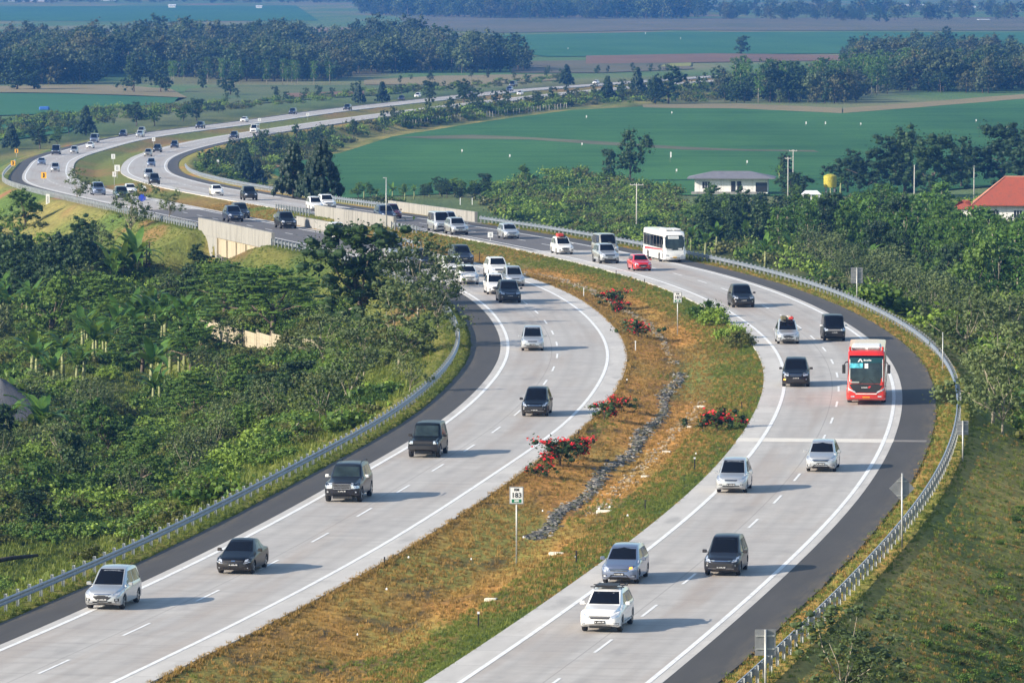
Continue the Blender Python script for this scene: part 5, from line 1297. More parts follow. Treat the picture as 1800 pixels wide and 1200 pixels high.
# ------------------------------------------------------------------ vegetation: where it grows
rg = np.random.default_rng(3)
# undergrowth, left slope and valley
LV = [(-120,440),(260,440),(400,430),(470,470),(560,470),(620,560),(700,600),(800,560),(815,620),(760,690),(640,770),(480,860),(300,945),(100,1020),(-120,1110)]
SLOPE = [(150,345),(400,395),(600,430),(600,585),(560,560),(500,505),(440,480),(400,470),(330,500),(260,490),(170,470),(165,400)]
WALLGAP = [(270,668),(300,622),(345,596),(600,590),(600,622),(350,632)]
BANK = [(680,705),(745,640),(790,585),(780,530),(830,540),(840,620),(795,695),(720,750),(600,815),(540,815),(640,740)]
x, y, z = scatter(LV, 9000, rg, mA=10.2, avoid=(SLOPE, WALLGAP, BANK))
k = (np.hypot(x-(-38), y-470) > 6) & (fbm(x/3.2, y/7, 91, 3)+rg.normal(size=len(x))*.05 > .47) & (fbm(x/9, y/22, 133, 3)+rg.normal(size=len(x))*.03 > .46)
gn_scatter('undergrowth', 'tangle of weeds and low green shrubs left of the road', 'weed', x[k], y[k], z[k], .45+1.5*fbm(x[k]/4, y[k]/9, 17, 2)*rg.uniform(.6, 1.4, k.sum()), rg)
x, y, z = scatter(LV, 15000, rg, mA=9.0, avoid=(WALLGAP, SLOPE))
gn_scatter('tall_grass', 'rough yellow green grass between the shrubs left of the road', 'grass', x, y, z, rg.uniform(.6, 1.9, len(x)), rg)
x, y, z = scatter([(-120,330),(40,330),(200,380),(350,400),(420,455),(560,450),(600,520),(300,520),(-120,560)], 500, rg, mA=14)
gn_scatter('slope_weeds', 'low weeds dotted over the far left embankment', 'weed', x, y, z, rg.uniform(.5, 1.6, len(x)), rg)
HOUSE_GAP = [(1195,300),(1385,300),(1385,372),(1195,372)]
RV = [(850,330),(1000,300),(1220,345),(1350,350),(1900,370),(1900,840),(1800,770),(1740,740),(1680,680),(1560,560),(1420,480),(1250,445),(1120,425),(900,388),(860,370)]
x, y, z = scatter(RV, 2800, rg, mB=13, avoid=(HOUSE_GAP,))
gn_scatter('undergrowth', 'dense green undergrowth right of the road', 'weed_far', x, y, z, rg.uniform(.7, 1.5, len(x)), rg, .1)
x, y, z = scatter([(1720,740),(1900,800),(1900,1250),(1500,1250),(1560,1080),(1640,930)], 260, rg, mB=12)
gn_scatter('slope_weeds', 'weeds on the shaded grass bank at lower right', 'weed', x, y, z, rg.uniform(.2, .5, len(x)), rg)
x, y, z = scatter([(1700,740),(1900,780),(1900,1250),(1340,1250),(1560,1000),(1660,850)], 7000, rg, mB=9.2)
gn_scatter('bank_grass', 'rough olive grass on the lower right bank', 'dry', x[::3], y[::3], z[::3], rg.uniform(.3, .7, len(x[::3])), rg); gn_scatter('bank_grass', 'rough green grass on the lower right bank', 'grass', x[1::3], y[1::3], z[1::3], rg.uniform(.3, .8, len(x[1::3])), rg)
x, y, z = scatter([(320,290),(370,262),(420,240),(560,215),(700,205),(700,222),(600,262),(480,295),(460,330),(560,350),(700,355),(700,363),(480,338),(360,318)], 420, rg, mB=10)
gn_scatter('roadside_weeds', 'low scrub on the inner bank of the far loop', 'weed_far', x, y, z, rg.uniform(.5, 1.2, len(x)), rg)
x, y, z = scatter([(-100,255),(30,245),(130,225),(250,205),(450,190),(700,165),(1000,145),(1000,135),(700,155),(450,180),(200,190),(-100,225)], 600, rg, mA=10)
gn_scatter('roadside_weeds', 'low scrub outside the far loop', 'weed_far', x, y, z, rg.uniform(.4, 1.3, len(x)), rg)
x, y, z = scatter([(700,200),(900,176),(1200,152),(1330,146),(1330,178),(1130,182),(1000,188),(850,208),(700,232)], 420, rg, mB=9)
gn_scatter('roadside_weeds', 'scrub strip between the far road and the rice field', 'weed_far', x, y, z, rg.uniform(.6, 1.6, len(x)), rg)

# far woods, read as one mass
def wood(poly, n, h, label, name='far_wood'):
    x, y, z = scatter(poly, n, rg, mA=16, mB=16); gn_scatter(name, label, 'far', x, y, z, h/12*(.45+.9*fbm(x/18, y/120, 201, 3))*rg.uniform(.65, 1.3, len(x)), rg, .2)
wood([(-100,92),(200,88),(560,84),(700,88),(900,118),(940,124),(880,128),(620,130),(600,142),(420,145),(330,138),(200,132),(160,148),(-100,150)], 1700, 16, 'broad dark wood beyond the far road at upper left')
wood([(620,14),(900,10),(1230,16),(1230,34),(900,34),(640,28)], 900, 19, 'distant blue tree belt at the top of the view')
wood([(1230,18),(1900,20),(1900,34),(1560,40),(1230,34)], 170, 16, 'distant broken tree belt at upper right')
wood([(-100,2),(640,2),(640,6),(-100,7)], 150, 12, 'faint trees along the top edge of the view')
wood([(1480,100),(1600,98),(1900,100),(1900,156),(1700,166),(1540,160)], 420, 13, 'wood at the right edge beyond the rice field')
wood([(1260,150),(1560,146),(1560,168),(1500,180),(1400,186),(1260,182)], 130, 10, 'scrubby trees in front of the far road end')

G = dict
# hero trees on the left
tree_px(637,588,'broad',10.5,'tall bushy tree hiding the left carriageway, trunk dark at its foot',var=2,wide=1.2)
tree_px(735,560,'scrub',7.0,'grey green tree on the slope just right of the tall tree',var=0,wide=1.0)
tree_px(700,650,'scrub',6.8,'pale green many stemmed tree with dark shade under it, inside the guardrail bend',var=1,wide=1.15)
tree_px(770,575,'scrub',4.6,'small grey green tree closest to the guardrail bend',var=2)
tree_px(780,505,'scrub',4.5,'small olive tree beside the black car at the carriageway edge',var=3)
tree_px(615,720,'scrub',4.6,'bare stemmed scrubby tree below the tall tree',var=2)
tree_px(720,690,'scrub',3.0,'thin twiggy sapling standing by the guardrail slope',var=3,wide=.8)
tree_px(480,592,'flat',6.2,'broad flat crowned tree casting black shade beside the concrete wall',var=0,wide=1.15)
tree_px(395,560,'flat',5.2,'second flat crowned tree to the left of the wall end',var=1)
tree_px(352,486,'dense',3.4,'dark rounded tree below the bridge wing wall',var=0,wide=1.15)
tree_px(250,655,'flat',4.8,'spreading tree with layered leaves among the bananas',var=2,wide=.9)
tree_px(195,590,'flat',6.0,'brownish green spreading tree behind the banana clump',var=1,wide=.8)
tree_px(90,600,'broad',7.5,'green tree at left with bananas in front of it',var=3)
tree_px(40,520,'dense',7.5,'big dark tree in the shadowed grove at far left',var=1,wide=1.1)
tree_px(105,512,'dense',7.0,'dark tree at the middle of the left grove',var=2,wide=1.05)
tree_px(0,510,'dense',7.5,'dark tree cut by the left picture edge',var=0,wide=1.1)
tree_px(150,480,'dense',6.5,'dark tree at the right end of the left grove',var=1)
tree_px(175,478,'scrub',5.5,'thin dark trunked tree right of the grove',var=0,wide=.6)
tree_px(45,402,'broad',5.6,'rounded bright green tree on the bank under the loop signs',var=3,wide=1.2)
tree_px(135,352,'scrub',4.4,'open branched small tree at the loop edge before the silver cars',var=1)
tree_px(230,412,'scrub',6.2,'dark flat topped tree on the embankment under the blue sign',var=2,wide=.9)
tree_px(296,385,'scrub',3.6,'small open tree at the guardrail before the bridge',var=3)
tree_px(250,880,'flat',4.8,'dark layered shrub tree above the nearest guardrail',var=0,wide=.55)
tree_px(230,905,'scrub',3.6,'leafy small tree just behind the guardrail at lower left',var=1,wide=1.0)
tree_px(60,870,'bush',3.0,'big rounded dark shrub at lower left',cat='shrub',wide=1.0,var=0)
tree_px(1,800,'broad',4.2,'dark leafed small tree on the left edge under the gravel heap',var=0)
tree_px(1482,1262,'scrub',4.6,'yellow green shrub tree with bare limbs outside the right guardrail, bottom edge',var=1,wide=1.15)
# hero trees right
tree_px(1108,320,'broad',11.5,'grey green tree pair standing alone at the edge of the rice field',var=0,wide=.85)
tree_px(1070,320,'broad',8.0,'slimmer tree leaning on the larger one by the rice field',var=2,wide=.6)
tree_px(925,330,'broad',5.2,'small rounded tree at the rice field edge above the bushes',var=3,wide=.8)
for i, (a, b_, h, wd, lb) in enumerate([(1540,348,12.5,1.15,'first large dark tree right of the yellow tank'),(1590,345,14,1.1,'highest dark tree behind the yellow tank'),(1640,350,14,1.2,'great dark tree left of the red roof'),
    (1490,340,9,1.0,'lower dark tree just behind the yellow tank'),(1690,330,10,1.0,'dark tree behind the ridge of the red roof'),(1760,330,14.5,1.1,'tall tree above the red roof'),(1810,335,15,1.1,'tall tree at the right edge above the red roof'),(1380,318,6,1.0,'dark low tree touching the white house')]):
    tree_px(a, b_, 'dense', h, lb, var=i, wide=wd)
cas = [(430,322,7.6,'tall dark casuarina beside the inner loop guardrail'),(452,328,5.8,'shorter casuarina joined to the tall one by the loop'),(516,349,7.6,'casuarina in front of the rice field, left one of two'),(566,352,8.0,'casuarina in front of the rice field, right one of two'),(548,350,5.6,'low casuarina between the taller two'),
       (151,238,8.0,'dark conical tree standing by the loop guardrail'),(20,262,6.5,'dark conical tree at the left edge beyond the loop'),(1120,166,9.5,'conical tree overlapping the far median'),(1068,175,8.0,'small conical tree beside the far carriageway'),(630,182,6.5,'conical tree behind the far straight, left of two'),(672,180,7.0,'conical tree behind the far straight, right of two'),(996,150,8.0,'dark cone above the far road')]
for i, (a, b_, h, lb) in enumerate(cas): tree_px(a, b_, 'casuarina', h, lb, var=i, wide=1.15, name='casuarina_tree')
for i, (a, b_, h, wd, lb) in enumerate([(240,222,6.5,1,'rounded dark tree beyond the loop, left of a pair'),(272,222,6,1,'rounded dark tree beyond the loop, right of a pair'),(345,212,6.5,1,'dark clump behind the dark car on the far straight'),(322,214,5,1,'lower bush clump before that dark clump'),(70,262,5.5,1.2,'bushy tree left of the loop, by the chevrons'),(100,256,4.5,1,'low tree above the loop rail'),
    (235,163,12.5,.8,'tall tree with bare lower trunk on the grassland'),(282,163,11,.9,'leafy tree right beside the tall one on the grassland'),(355,156,7,.7,'small lone tree on the grassland'),(405,168,8,.95,'dark rounded lone tree on the grassland'),(30,158,12,1.2,'large dark tree at the upper left field edge'),(60,158,10,1.2,'second dark tree at the upper left field edge'),
    (1175,182,11.5,1.0,'dark rounded tree beside the far carriageway'),(1152,184,9,.8,'dark tree leaning beside the rounded one'),(1303,96,9.5,1.0,'lone dark tree in the wide teal field'),(1370,180,12.5,1.0,'tall dark tree in the stand before the far road'),(1400,178,12,.9,'dark tree in the middle of that stand'),(1470,180,11.5,1.0,'dark tree at the right of that stand'),
    (1290,178,9,.8,'slender tree stand left of the dark ones'),(1500,104,10,1.0,'dark tree at the far field corner'),(1540,104,10,1.1,'broad dark tree on the far field edge'),(1665,90,12,1.0,'pointed dark tree above the right wood'),(905,100,11,1.2,'grey tree clump at the wood end'),(755,235-60,6,1,'shrubby tree in front of the white far car'),(815,222-40,7,1.3,'bushy roadside tree under the far blue car')]):
    tree_px(a, b_, 'dense' if b_ < 200 else 'broad', h*1.12, lb, var=i, wide=wd*1.05)
for i, (a, b_, sp, h, wd, lb) in enumerate([(335,660,'flat',5.0,.8,'layered tree at the dark end of the panel wall'),(425,700,'broad',3.8,1.2,'rounded bright tree just below the panel wall'),(520,705,'broad',3.6,1.3,'rounded tree below the right end of the panel wall'),(560,760,'scrub',4.6,1.1,'scrubby tree beside the pale fallen trunk'),(640,660,'scrub',4.4,1.0,'brownish scrub tree below the tall tree foot'),
    (340,745,'flat',4.2,.75,'dark layered tree in the middle of the left hollow'),(455,730,'broad',3.8,1.3,'dense low tree in the middle of the left bank'),(190,800,'broad',4.6,1.2,'rounded tree right of the gravel heap'),(130,850,'dense',4.2,.9,'dark mound of leaves under the gravel heap'),(330,850,'scrub',3.8,1.1,'leafy small tree behind the middle of the left guardrail'),(60,940,'broad',3.4,1.2,'rounded tree over the dark log'),
    (445,545,'dense',4.2,1.1,'dark tree low on the bank right of the bridge'),(330,540,'dense',4.4,1.1,'dark tree in the hollow under the twin posts'),(290,560,'scrub',4.6,1.1,'brownish tree right of the banana tops'),(160,560,'flat',5.0,.7,'spreading tree behind the left bananas'),(570,640,'scrub',4.6,1.2,'grey green tree left of the tall tree foot')]):
    tree_px(a, b_, sp, h, lb, var=i, wide=wd)
# stands of look-alike trees: individuals in groups
LAND = [(637,500,'around the tall bushy tree'),(480,590,'by the concrete panel wall'),(40,700,'by the gravel heap'),(60,480,'in the shaded left grove'),(250,640,'among the bananas'),(180,900,'above the nearest left guardrail'),(420,790,'above the middle of the left guardrail'),(640,690,'above the upper left guardrail bend'),
 (430,300,'near the loop casuarinas'),(100,240,'outside the loop tip'),(350,210,'beside the far straight'),(620,190,'beyond the hidden carriageway'),(850,190,'along the fence posts'),(1150,170,'by the conical trees'),(1000,140,'above the far road bend'),(480,150,'at the wood front'),(1400,165,'at the far road end'),(1620,150,'at the right wood'),
 (720,345,'behind the lamp pole'),(900,365,'beyond the bridge parapet end'),(1119,380,'round the utility pole'),(1290,370,'below the white house'),(1458,410,'below the yellow tank'),(905,930,'near the kilometre sign'),(960,1080,'in front of the kilometre sign'),(985,770,'by the big red shrub'),(1262,745,'by the right red shrub'),(1140,860,'beside the stony drain'),(1100,570,'by the far flowering shrubs'),(1110,270,'by the lone field tree'),(1450,220,'at the right of the rice field'),(820,270,'left in the rice field'),(1100,70,'in the far teal field'),(1740,430,'below the red roof'),(1260,430,'beyond the white coach'),(1600,500,'in the middle of the plantation'),(1780,540,'at the right picture edge'),(1500,520,'by the tall dark sign back'),(1657,620,'by the thin pale pole'),(1760,680,'above the pale trunk pair'),(1380,480,'above the black people carrier')]
ORD = ['leftmost','second','third','fourth','fifth','sixth','seventh','eighth','ninth','tenth','eleventh','twelfth','thirteenth','fourteenth','fifteenth','sixteenth','seventeenth','eighteenth','nineteenth','twentieth']
def single_out(items, base):
    zones = {}
    for o in items:
        x, y = project(*o.location); j = min(range(len(LAND)), key=lambda i: (LAND[i][0]-x)**2+4*(LAND[i][1]-y)**2); zones.setdefault(j, []).append((x, o))
    for j, L_ in zones.items():
        L_.sort(key=lambda t: t[0]); n = len(L_)
        for i, (x, o) in enumerate(L_):
            if n == 1: w = 'the only one'
            elif i == 0: w = 'leftmost'
            elif i == n-1: w = 'rightmost'
            elif i <= n//2 and i < len(ORD): w = ORD[i]+' from the left'
            elif n-1-i < len(ORD): w = ORD[n-1-i]+' from the right'
            else: w = 'one of many'
            o['label'] = base+', '+w+' '+LAND[j][2]
ROOF_GAP = [(1655,370),(1900,370),(1900,478),(1655,462)]
def stand(poly, n, sp, hr, label, group, md=1.5, cat='tree', mA=11, mB=12, name=None, wide=(.85,1.2)):
    x, y, z = scatter(poly, n*2, rg, mA=mA, mB=mB, avoid=(ROOF_GAP, HOUSE_GAP)); kp = min_dist(x, y, md)[:n]
    name = name or {'sapling':'sapling','scrub':'scrub_tree'}.get(sp)
    single_out([tree(float(x[i]), float(y[i]), sp, rg.uniform(*hr), label, group=group, cat=cat, name=name, z=float(z[i]), wide=rg.uniform(*wide)) for i in kp], label)
stand([(1330,452),(1400,432),(1470,412),(1560,405),(1900,405),(1900,560),(1780,560),(1660,510),(1480,465),(1300,440)], 150, 'teak', (6.2,8.8), 'slender plantation tree', 'plantation trees on the right', 1.5, mB=16, name='plantation_tree', wide=(1.0,1.6))
stand([(1420,470),(1560,500),(1700,590),(1800,640),(1800,700),(1730,690),(1620,590),(1500,520)], 46, 'scrub', (4.2,6.4), 'grey green scrubby tree', 'scrubby trees below the right embankment', 1.8, mB=15)
tree_px(1745,745,'scrub',6.4,'pale trunked tree standing clear on the right bank, front one',var=0,wide=1.1); tree_px(1762,762,'scrub',5.6,'forked pale trunk tree right beside it on the bank',var=2,wide=.9)
tree_px(1700,640,'scrub',5.8,'grey green tree above the pole right of the guardrail',var=1,wide=1.0)
tree_px(1640,560,'scrub',5.2,'round grey tree nearest the guardrail top bend',var=3,wide=1.1)
stand([(860,360),(1000,325),(1230,360),(1420,370),(1420,400),(1250,425),(1100,410),(920,380)], 70, 'bush', (1.8,3.6), 'rounded green bush', 'thicket bushes right of the bridge', 2.0, cat='bush', mB=12)
stand([(1400,450),(1500,430),(1900,430),(1900,600),(1760,590),(1600,520),(1480,480)], 26, 'broad', (6.5,9.5), 'full crowned dark tree', 'larger trees in the plantation', 3.0, mB=16, name='thicket_tree', wide=(.7,1.0))
stand([(1200,392),(1330,400),(1400,425),(1330,450),(1230,440)], 12, 'dense', (5.5,7.5), 'dark roadside tree', 'dark trees beyond the white coach', 2.6, mB=14, name='thicket_tree', wide=(.8,1.0))
stand([(1200,345),(1420,350),(1420,400),(1240,420)], 16, 'broad', (3.5,6), 'leafy thicket tree', 'thicket trees below the white house', 2.4)
stand([(610,348),(860,335),(860,352),(700,352)], 18, 'broad', (2.6,4.2), 'low leafy tree', 'low trees behind the bridge parapet', 2.0)
stand([(-60,455),(330,450),(560,560),(700,620),(740,690),(480,830),(120,960),(-60,990)], 115, 'bush', (1.2,2.6), 'leafy green bush', 'bushes on the left slope', 1.8, cat='bush', mA=12)
stand([(-60,470),(330,480),(420,600),(640,700),(500,800),(-60,900)], 22, 'scrub', (2.6,4.4), 'small scrubby tree', 'scrubby trees in the left hollow', 2.6, mA=14)
stand([(-60,490),(165,485),(160,530),(-60,560)], 16, 'dense', (4.5,6.5), 'dark grove tree', 'trees of the left grove', 3.0)
stand([(330,318),(420,255),(560,222),(720,210),(720,225),(560,262),(460,300)], 26, 'sapling', (3,5.5), 'young bank tree', 'young trees inside the far loop', 3)
stand([(640,215),(1000,168),(1230,154),(1230,164),(1010,184),(700,226)], 44, 'sapling', (2.6,5.8), 'young roadside tree', 'young trees along the far carriageway', 3, mB=8.6)
stand([(-60,262),(60,250),(160,232),(420,196),(700,170),(1000,146),(1000,141),(420,186),(-60,240)], 44, 'sapling', (2.0,4.6), 'young verge tree', 'young trees outside the far road', 3, mA=10)
stand([(700,140),(1000,130),(1180,124),(1180,130),(1000,138),(700,150)], 20, 'sapling', (2.6,4.4), 'young planted tree', 'young trees in rows beyond the far road', 3)
stand([(1290,184),(1560,168),(1560,150),(1290,160)], 44, 'teak', (10,14), 'tall slender pale stemmed tree', 'slender trees before the far road end', 3)
stand([(1500,160),(1730,158),(1730,140),(1500,140)], 34, 'teak', (10,14), 'tall pale stemmed tree', 'slender trees at the right wood edge', 3)
stand([(300,150),(420,155),(620,152),(620,144),(420,148),(300,140)], 16, 'teak', (8,11), 'thin pale trunked tree', 'slender trees along the wood front', 4)
stand([(380,185),(640,168),(640,160),(420,175)], 10, 'sapling', (3,5), 'bushy sapling', 'saplings on the far grassland', 4)

# bananas: every leaf a part
def banana_meshes():
    mb = MB(); mb.path([(0,0,-.2),(.03,0,.8),(0,.03,1.7)], [.17,.14,.09], 8); st = mb.mesh('stem', M('banana_stem', (.20,.22,.09), .7, var=.4, scale=5), True)
    lv = []
    for v in range(3):
        L = 2.5; n = 9; V = []; F = []
        for i in range(n+1):
            t = i/n; x = L*t*(1-.18*t*(v+1)*.5); z = 1.9*t*(1-.75*t*(1+.30*v)); wd = .27*math.sin(math.pi*min(1, t*1.02+.06))**.6*(1-.15*t)
            for s in (-1, 0, 1): V.append((x+.02*math.sin(i*3+v), s*wd+.02*math.sin(i*5+v*2), z+(.07 if s else 0)-abs(s)*wd*.15+.02*math.sin(i*4+s)))
        for i in range(n):
            for s in (0, 1): a = i*3+s; F.append((a, a+1, a+4, a+3))
        lv.append(mesh_np('leaf', V, F, LM['ban'], smooth=True))
    return st, lv
BST, BLV = banana_meshes()
def banana(px, py, h, label=None, group=None):
    X, Y, Z = hit(px, py); k = h/3.0; root = empty('banana_plant', (float(X[0]), float(Y[0]), float(Z[0])), rg.uniform(0, 6.28), k); tag(root, label or 'banana plant with arching torn leaves', 'banana plant', group)
    mobj('stem', BST, root); n = rg.integers(11, 15)
    for i in range(n):
        o = mobj('leaf', BLV[rg.integers(0, 3)], root, (0, 0, 1.6), (0, -R(rg.uniform(0, 48)), 2.4*i+rg.uniform(-.3, .3)))
        o.scale = (rg.uniform(.7, 1.1),)*3
    return root
bl = [(57,668,3.4),(110,660,2.8),(165,640,3.0),(280,686,3.2),(235,606,3.6),(205,612,3.4),(168,606,3.2),(258,600,3.6),(290,602,3.6),(318,606,3.2),(340,612,2.8),(216,508,3.6),(240,506,3.8),(195,512,3.2),(14,572,3.0),(78,800,3.2),(95,690,2.6),(18,775,2.6),(135,680,2.6),(300,655,2.8),(270,720,2.4),
      (20,520,3.2),(5,545,3.0),(48,560,3.0),(120,600,3.2),(145,620,3.0),(188,640,2.8),(325,650,2.8),(30,735,2.4),(352,630,2.4)]
BAN = [banana(a, b_, h*1.35, 'banana plant in the hollow left of the road', 'bananas in the left hollow') for a, b_, h in bl+[(a+rg.uniform(-16,16), b_+rg.uniform(-9,9), h*rg.uniform(.7,1.1)) for a, b_, h in bl]]; single_out(BAN, 'banana plant')
single_out([banana(a, b_, h, 'banana plant along the near edge of the rice field', 'bananas behind the bridge') for a, b_, h in [(640,350,3.0),(662,356,2.8),(690,352,3.2),(712,354,3.0),(728,350,2.8),(755,346,3.0),(775,345,3.0),(800,344,3.2),(830,344,3.0),(845,350,2.6),(880,345,3.0),(930,335,3.2),(960,345,2.6),(1000,330,2.6),(1020,326,2.6)]], 'banana plant')
single_out([banana(a, b_, h, 'banana plant in the thicket right of the road', 'bananas in the right thicket') for a, b_, h in [(1240,455,4.0),(1260,445,4.2),(1215,440,3.6),(1530,490,4.2),(1500,500,3.4),(1478,345,4.6),(1460,350,4.0),(1540,360,3.6),(1560,380,4.0),(1370,320,3.6),(1345,470,4.0),(1390,460,3.8),(1360,420,3.6),(1310,430,3.4),(1190,425,3.2),(1640,372,3.8)]], 'banana plant')

# flowering shrubs in the median
fl = [(1062,738,1.35,1.15,'red flowering shrub at the left median edge, beside the black people carrier'),(1092,722,1.2,1.3,'green bushy half of the flowering shrub pair at the left median edge'),(948,838,1.0,1.1,'low red flowering shrub at the corner next to the big one'),(985,818,1.75,1.2,'big red flowering shrub overhanging the left carriageway edge'),(1012,806,1.5,1.1,'right part of the big flowering shrub with scattered red blooms'),
      (1262,758,1.7,1.2,'red flowering shrub at the right median edge near the repair strip'),(1075,540,1.6,1.3,'flowering shrub far up the median by the white cars'),(1088,550,1.2,1.3,'low green shrub touching the far flowering one'),(1122,592,1.6,1.3,'red and green shrub midway up the median')]
for i, (a, b_, h, wd, lb) in enumerate(fl): tree_px(a, b_, 'flower', h, lb, cat='flowering shrub', name='flowering_shrub', var=i, wide=wd)
for i, (a, b_, h, wd, lb) in enumerate([(1243,560,2.0,1.0,'green shrub at the right median edge, farther one'),(1258,572,1.8,1.0,'green shrub next to the farther median shrub'),(1285,600,1.9,.9,'green shrub at the right median edge, nearer one'),(1302,612,1.7,.9,'small green shrub by the nearer median shrub')]): tree_px(a, b_, 'bush', h, lb, cat='shrub', name='shrub', var=i, wide=wd)

# ------------------------------------------------------------------ signs, poles, small structures
WHT = M('sign_white', (.72,.73,.72), .5, var=.05); SGREEN = M('sign_green', (.01,.16,.08), .5, var=.1); SBLK = M('sign_black', (.02,.02,.02), .5)
SYEL = M('sign_yellow', (.85,.42,.02), .5, var=.05); SBLUE = M('sign_blue', (.02,.06,.50), .5); SGREY = M('sign_back_aluminium', (.24,.25,.26), .6, metal=.2, var=.2)
POLE = M('pole_galvanised', (.42,.43,.42), .5, metal=.4); CPOLE = M('pole_concrete', (.48,.46,.42), .85)
def text_mesh(txt, size, mat, bold=.0):
    c = bpy.data.curves.new('lettering', 'FONT'); c.body = txt; c.size = size; c.align_x = 'CENTER'; c.align_y = 'CENTER'; c.extrude = .004; c.offset = bold; c.resolution_u = 2
    o = bpy.data.objects.new('t', c); COL.objects.link(o); dg = bpy.context.evaluated_depsgraph_get(); me = bpy.data.meshes.new_from_object(o.evaluated_get(dg)); bpy.data.objects.remove(o)
    me.materials.clear(); me.materials.append(mat); return me
def km_sign(px, py, h, w, hh, num, sub, label):
    X, Y, Z = [float(v[0]) for v in hit(px, py)]; root = empty('kilometre_sign', (X, Y, Z), 0); tag(root, label, 'sign')
    MB().tube((0,.03,-.3), (0,.03,h), .038, n=10).obj('pole', POLE, root, smooth=True)
    MB().box(-w/2, w/2, -.02, .02, h-hh, h, 0, .01).obj('frame', SGREY, root)
    MB().box(-w/2+.05, w/2-.05, -.026, -.021, h-hh+.05, h-.05).obj('panel', WHT, root)
    MB().box(-w/2+.10, w/2-.10, -.030, -.027, h-hh+.07, h-hh+.24).obj('green_band', SGREEN, root)
    for t, s, z, m in (('KM', .17, h-.15, SBLK), (num, .33, h-.42, SBLK), (sub, .15, h-hh+.155, WHT)):
        mobj('lettering', text_mesh(t, s, m, .006), root, (0, -.034, z), (math.pi/2, 0, 0))
km_sign(908, 992, 3.75, .68, .84, '183', '600', 'white kilometre sign reading KM 183 on a thin pole in the median')
km_sign(1191, 588, 3.3, .66, .84, '183', '400', 'farther kilometre sign with green band up the median')
def back_sign(px, ptop, pbase, kind, w, h, label):
    X, Y, Z = [float(v[0]) for v in hit(px, pbase)]; sc = FPX/math.hypot(Y, CAM_H); H = (pbase-ptop)/sc
    root = empty('road_sign', (X, Y, Z), R(8)); tag(root, label, 'sign')
    MB().tube((0,-.05,-.3), (0,-.05,H), .045, n=8).obj('pole', POLE, root, smooth=True)
    if kind == 'diamond':
        mb = MB(); r = w/2; mb.add([(0,0,H-.1),(r,0,H-.1-r),(0,0,H-.1-2*r),(-r,0,H-.1-r),(0,.02,H-.1),(r,.02,H-.1-r),(0,.02,H-.1-2*r),(-r,.02,H-.1-r)], [(3,2,1,0),(4,5,6,7),(0,1,5,4),(1,2,6,5),(2,3,7,6),(3,0,4,7)]); mb.obj('panel', SGREY, root)
        zs = (H-.1-r*.45, H-.1-r*1.55); ww = r*.4
    else: MB().box(-w/2, w/2, 0, .02, H-h, H).obj('panel', SGREY, root); zs = (H-h*.25, H-h*.75); ww = w/2-.04
    for z in zs: MB().box(-ww, ww, -.025, -.002, z-.03, z+.03).obj('brace', POLE, root)
back_sign(1345, 1105, 1225, 'rect', .80, 1.0, 'grey back of a square sign outside the right guardrail, bottom edge')
back_sign(1585, 831, 962, 'diamond', 1.25, 1.25, 'back of a diamond shaped sign outside the right guardrail')
back_sign(1692, 739, 812, 'rect', .66, .8, 'back of a square sign by the bend of the right guardrail')
back_sign(1506, 470, 536, 'rect', 1.0, 1.3, 'dark back of a tall sign beyond the right guardrail, farther one')
def chevron(px, ptop, pbase, label, flip=1):
    X, Y, Z = [float(v[0]) for v in hit(px, pbase)]; H = max(1.6, (pbase-ptop)/(FPX/Y)); root = empty('chevron_sign', (X, Y, Z)); tag(root, label, 'sign')
    MB().tube((0,.03,-.3), (0,.03,H), .05, n=6).obj('pole', POLE, root); MB().box(-.42, .42, -.02, .02, H-.95, H).obj('panel', SYEL, root)
    mb = MB(); f = flip
    for a in (1, -1):
        V = [(-.2*f, H-.47), (.05*f, H-.47), (.30*f if False else -.02*f, H-.47+a*.36), (-.27*f, H-.47+a*.36)]; V = [(x*1.0+.12*f, -.026, z) for x, z in V]+[(x*1.0+.12*f, -.021, z) for x, z in V]
        mb.add(V, [(0,1,2,3),(7,6,5,4),(0,4,5,1),(1,5,6,2),(2,6,7,3),(3,7,4,0)])
    mb.obj('arrow', SBLK, root)
chevron(29, 262, 276, 'yellow chevron board at the loop guardrail, uppermost'); chevron(23, 283, 297, 'yellow chevron board at the loop guardrail, middle one'); chevron(77, 303, 322, 'yellow chevron board in front of the loop road')
def board(px, ptop, pbase, w, h, label, mat=None, round_=False, marks=True):
    X, Y, Z = [float(v[0]) for v in hit(px, pbase)]; H = (pbase-ptop)/(FPX/Y); root = empty('road_sign', (X, Y, Z)); tag(root, label, 'sign')
    MB().tube((0,.03,-.3), (0,.03,H), .04, n=6).obj('pole', POLE, root)
    if round_: MB().tube((0,-.02,H-w/2), (0,.01,H-w/2), w/2, n=18).obj('panel', mat or WHT, root)
    else: MB().box(-w/2, w/2, -.02, .01, H-h, H).obj('panel', mat or WHT, root)
    if marks: MB().box(-w*.12, w*.02, -.026, -.021, H-h*.8, H-h*.2).box(w*.12, w*.2, -.026, -.021, H-h*.8, H-h*.2).obj('marking', SGREY, root)
board(206, 290, 313, .95, 1.1, 'larger white board at the left tip of the loop median'); board(201, 302, 326, .6, .8, 'small white board below the larger one on the loop median'); board(199, 271, 288, .8, 1.0, 'white board in the loop median by the silver car')
board(270, 242, 255, .8, .9, 'white board in the median under the far silver pair'); board(84, 341, 358, .5, 1.5, 'white narrow board on the bank below the loop'); board(250, 341, 372, .9, .9, 'round blue sign in front of the loop road', SBLUE, True, False)
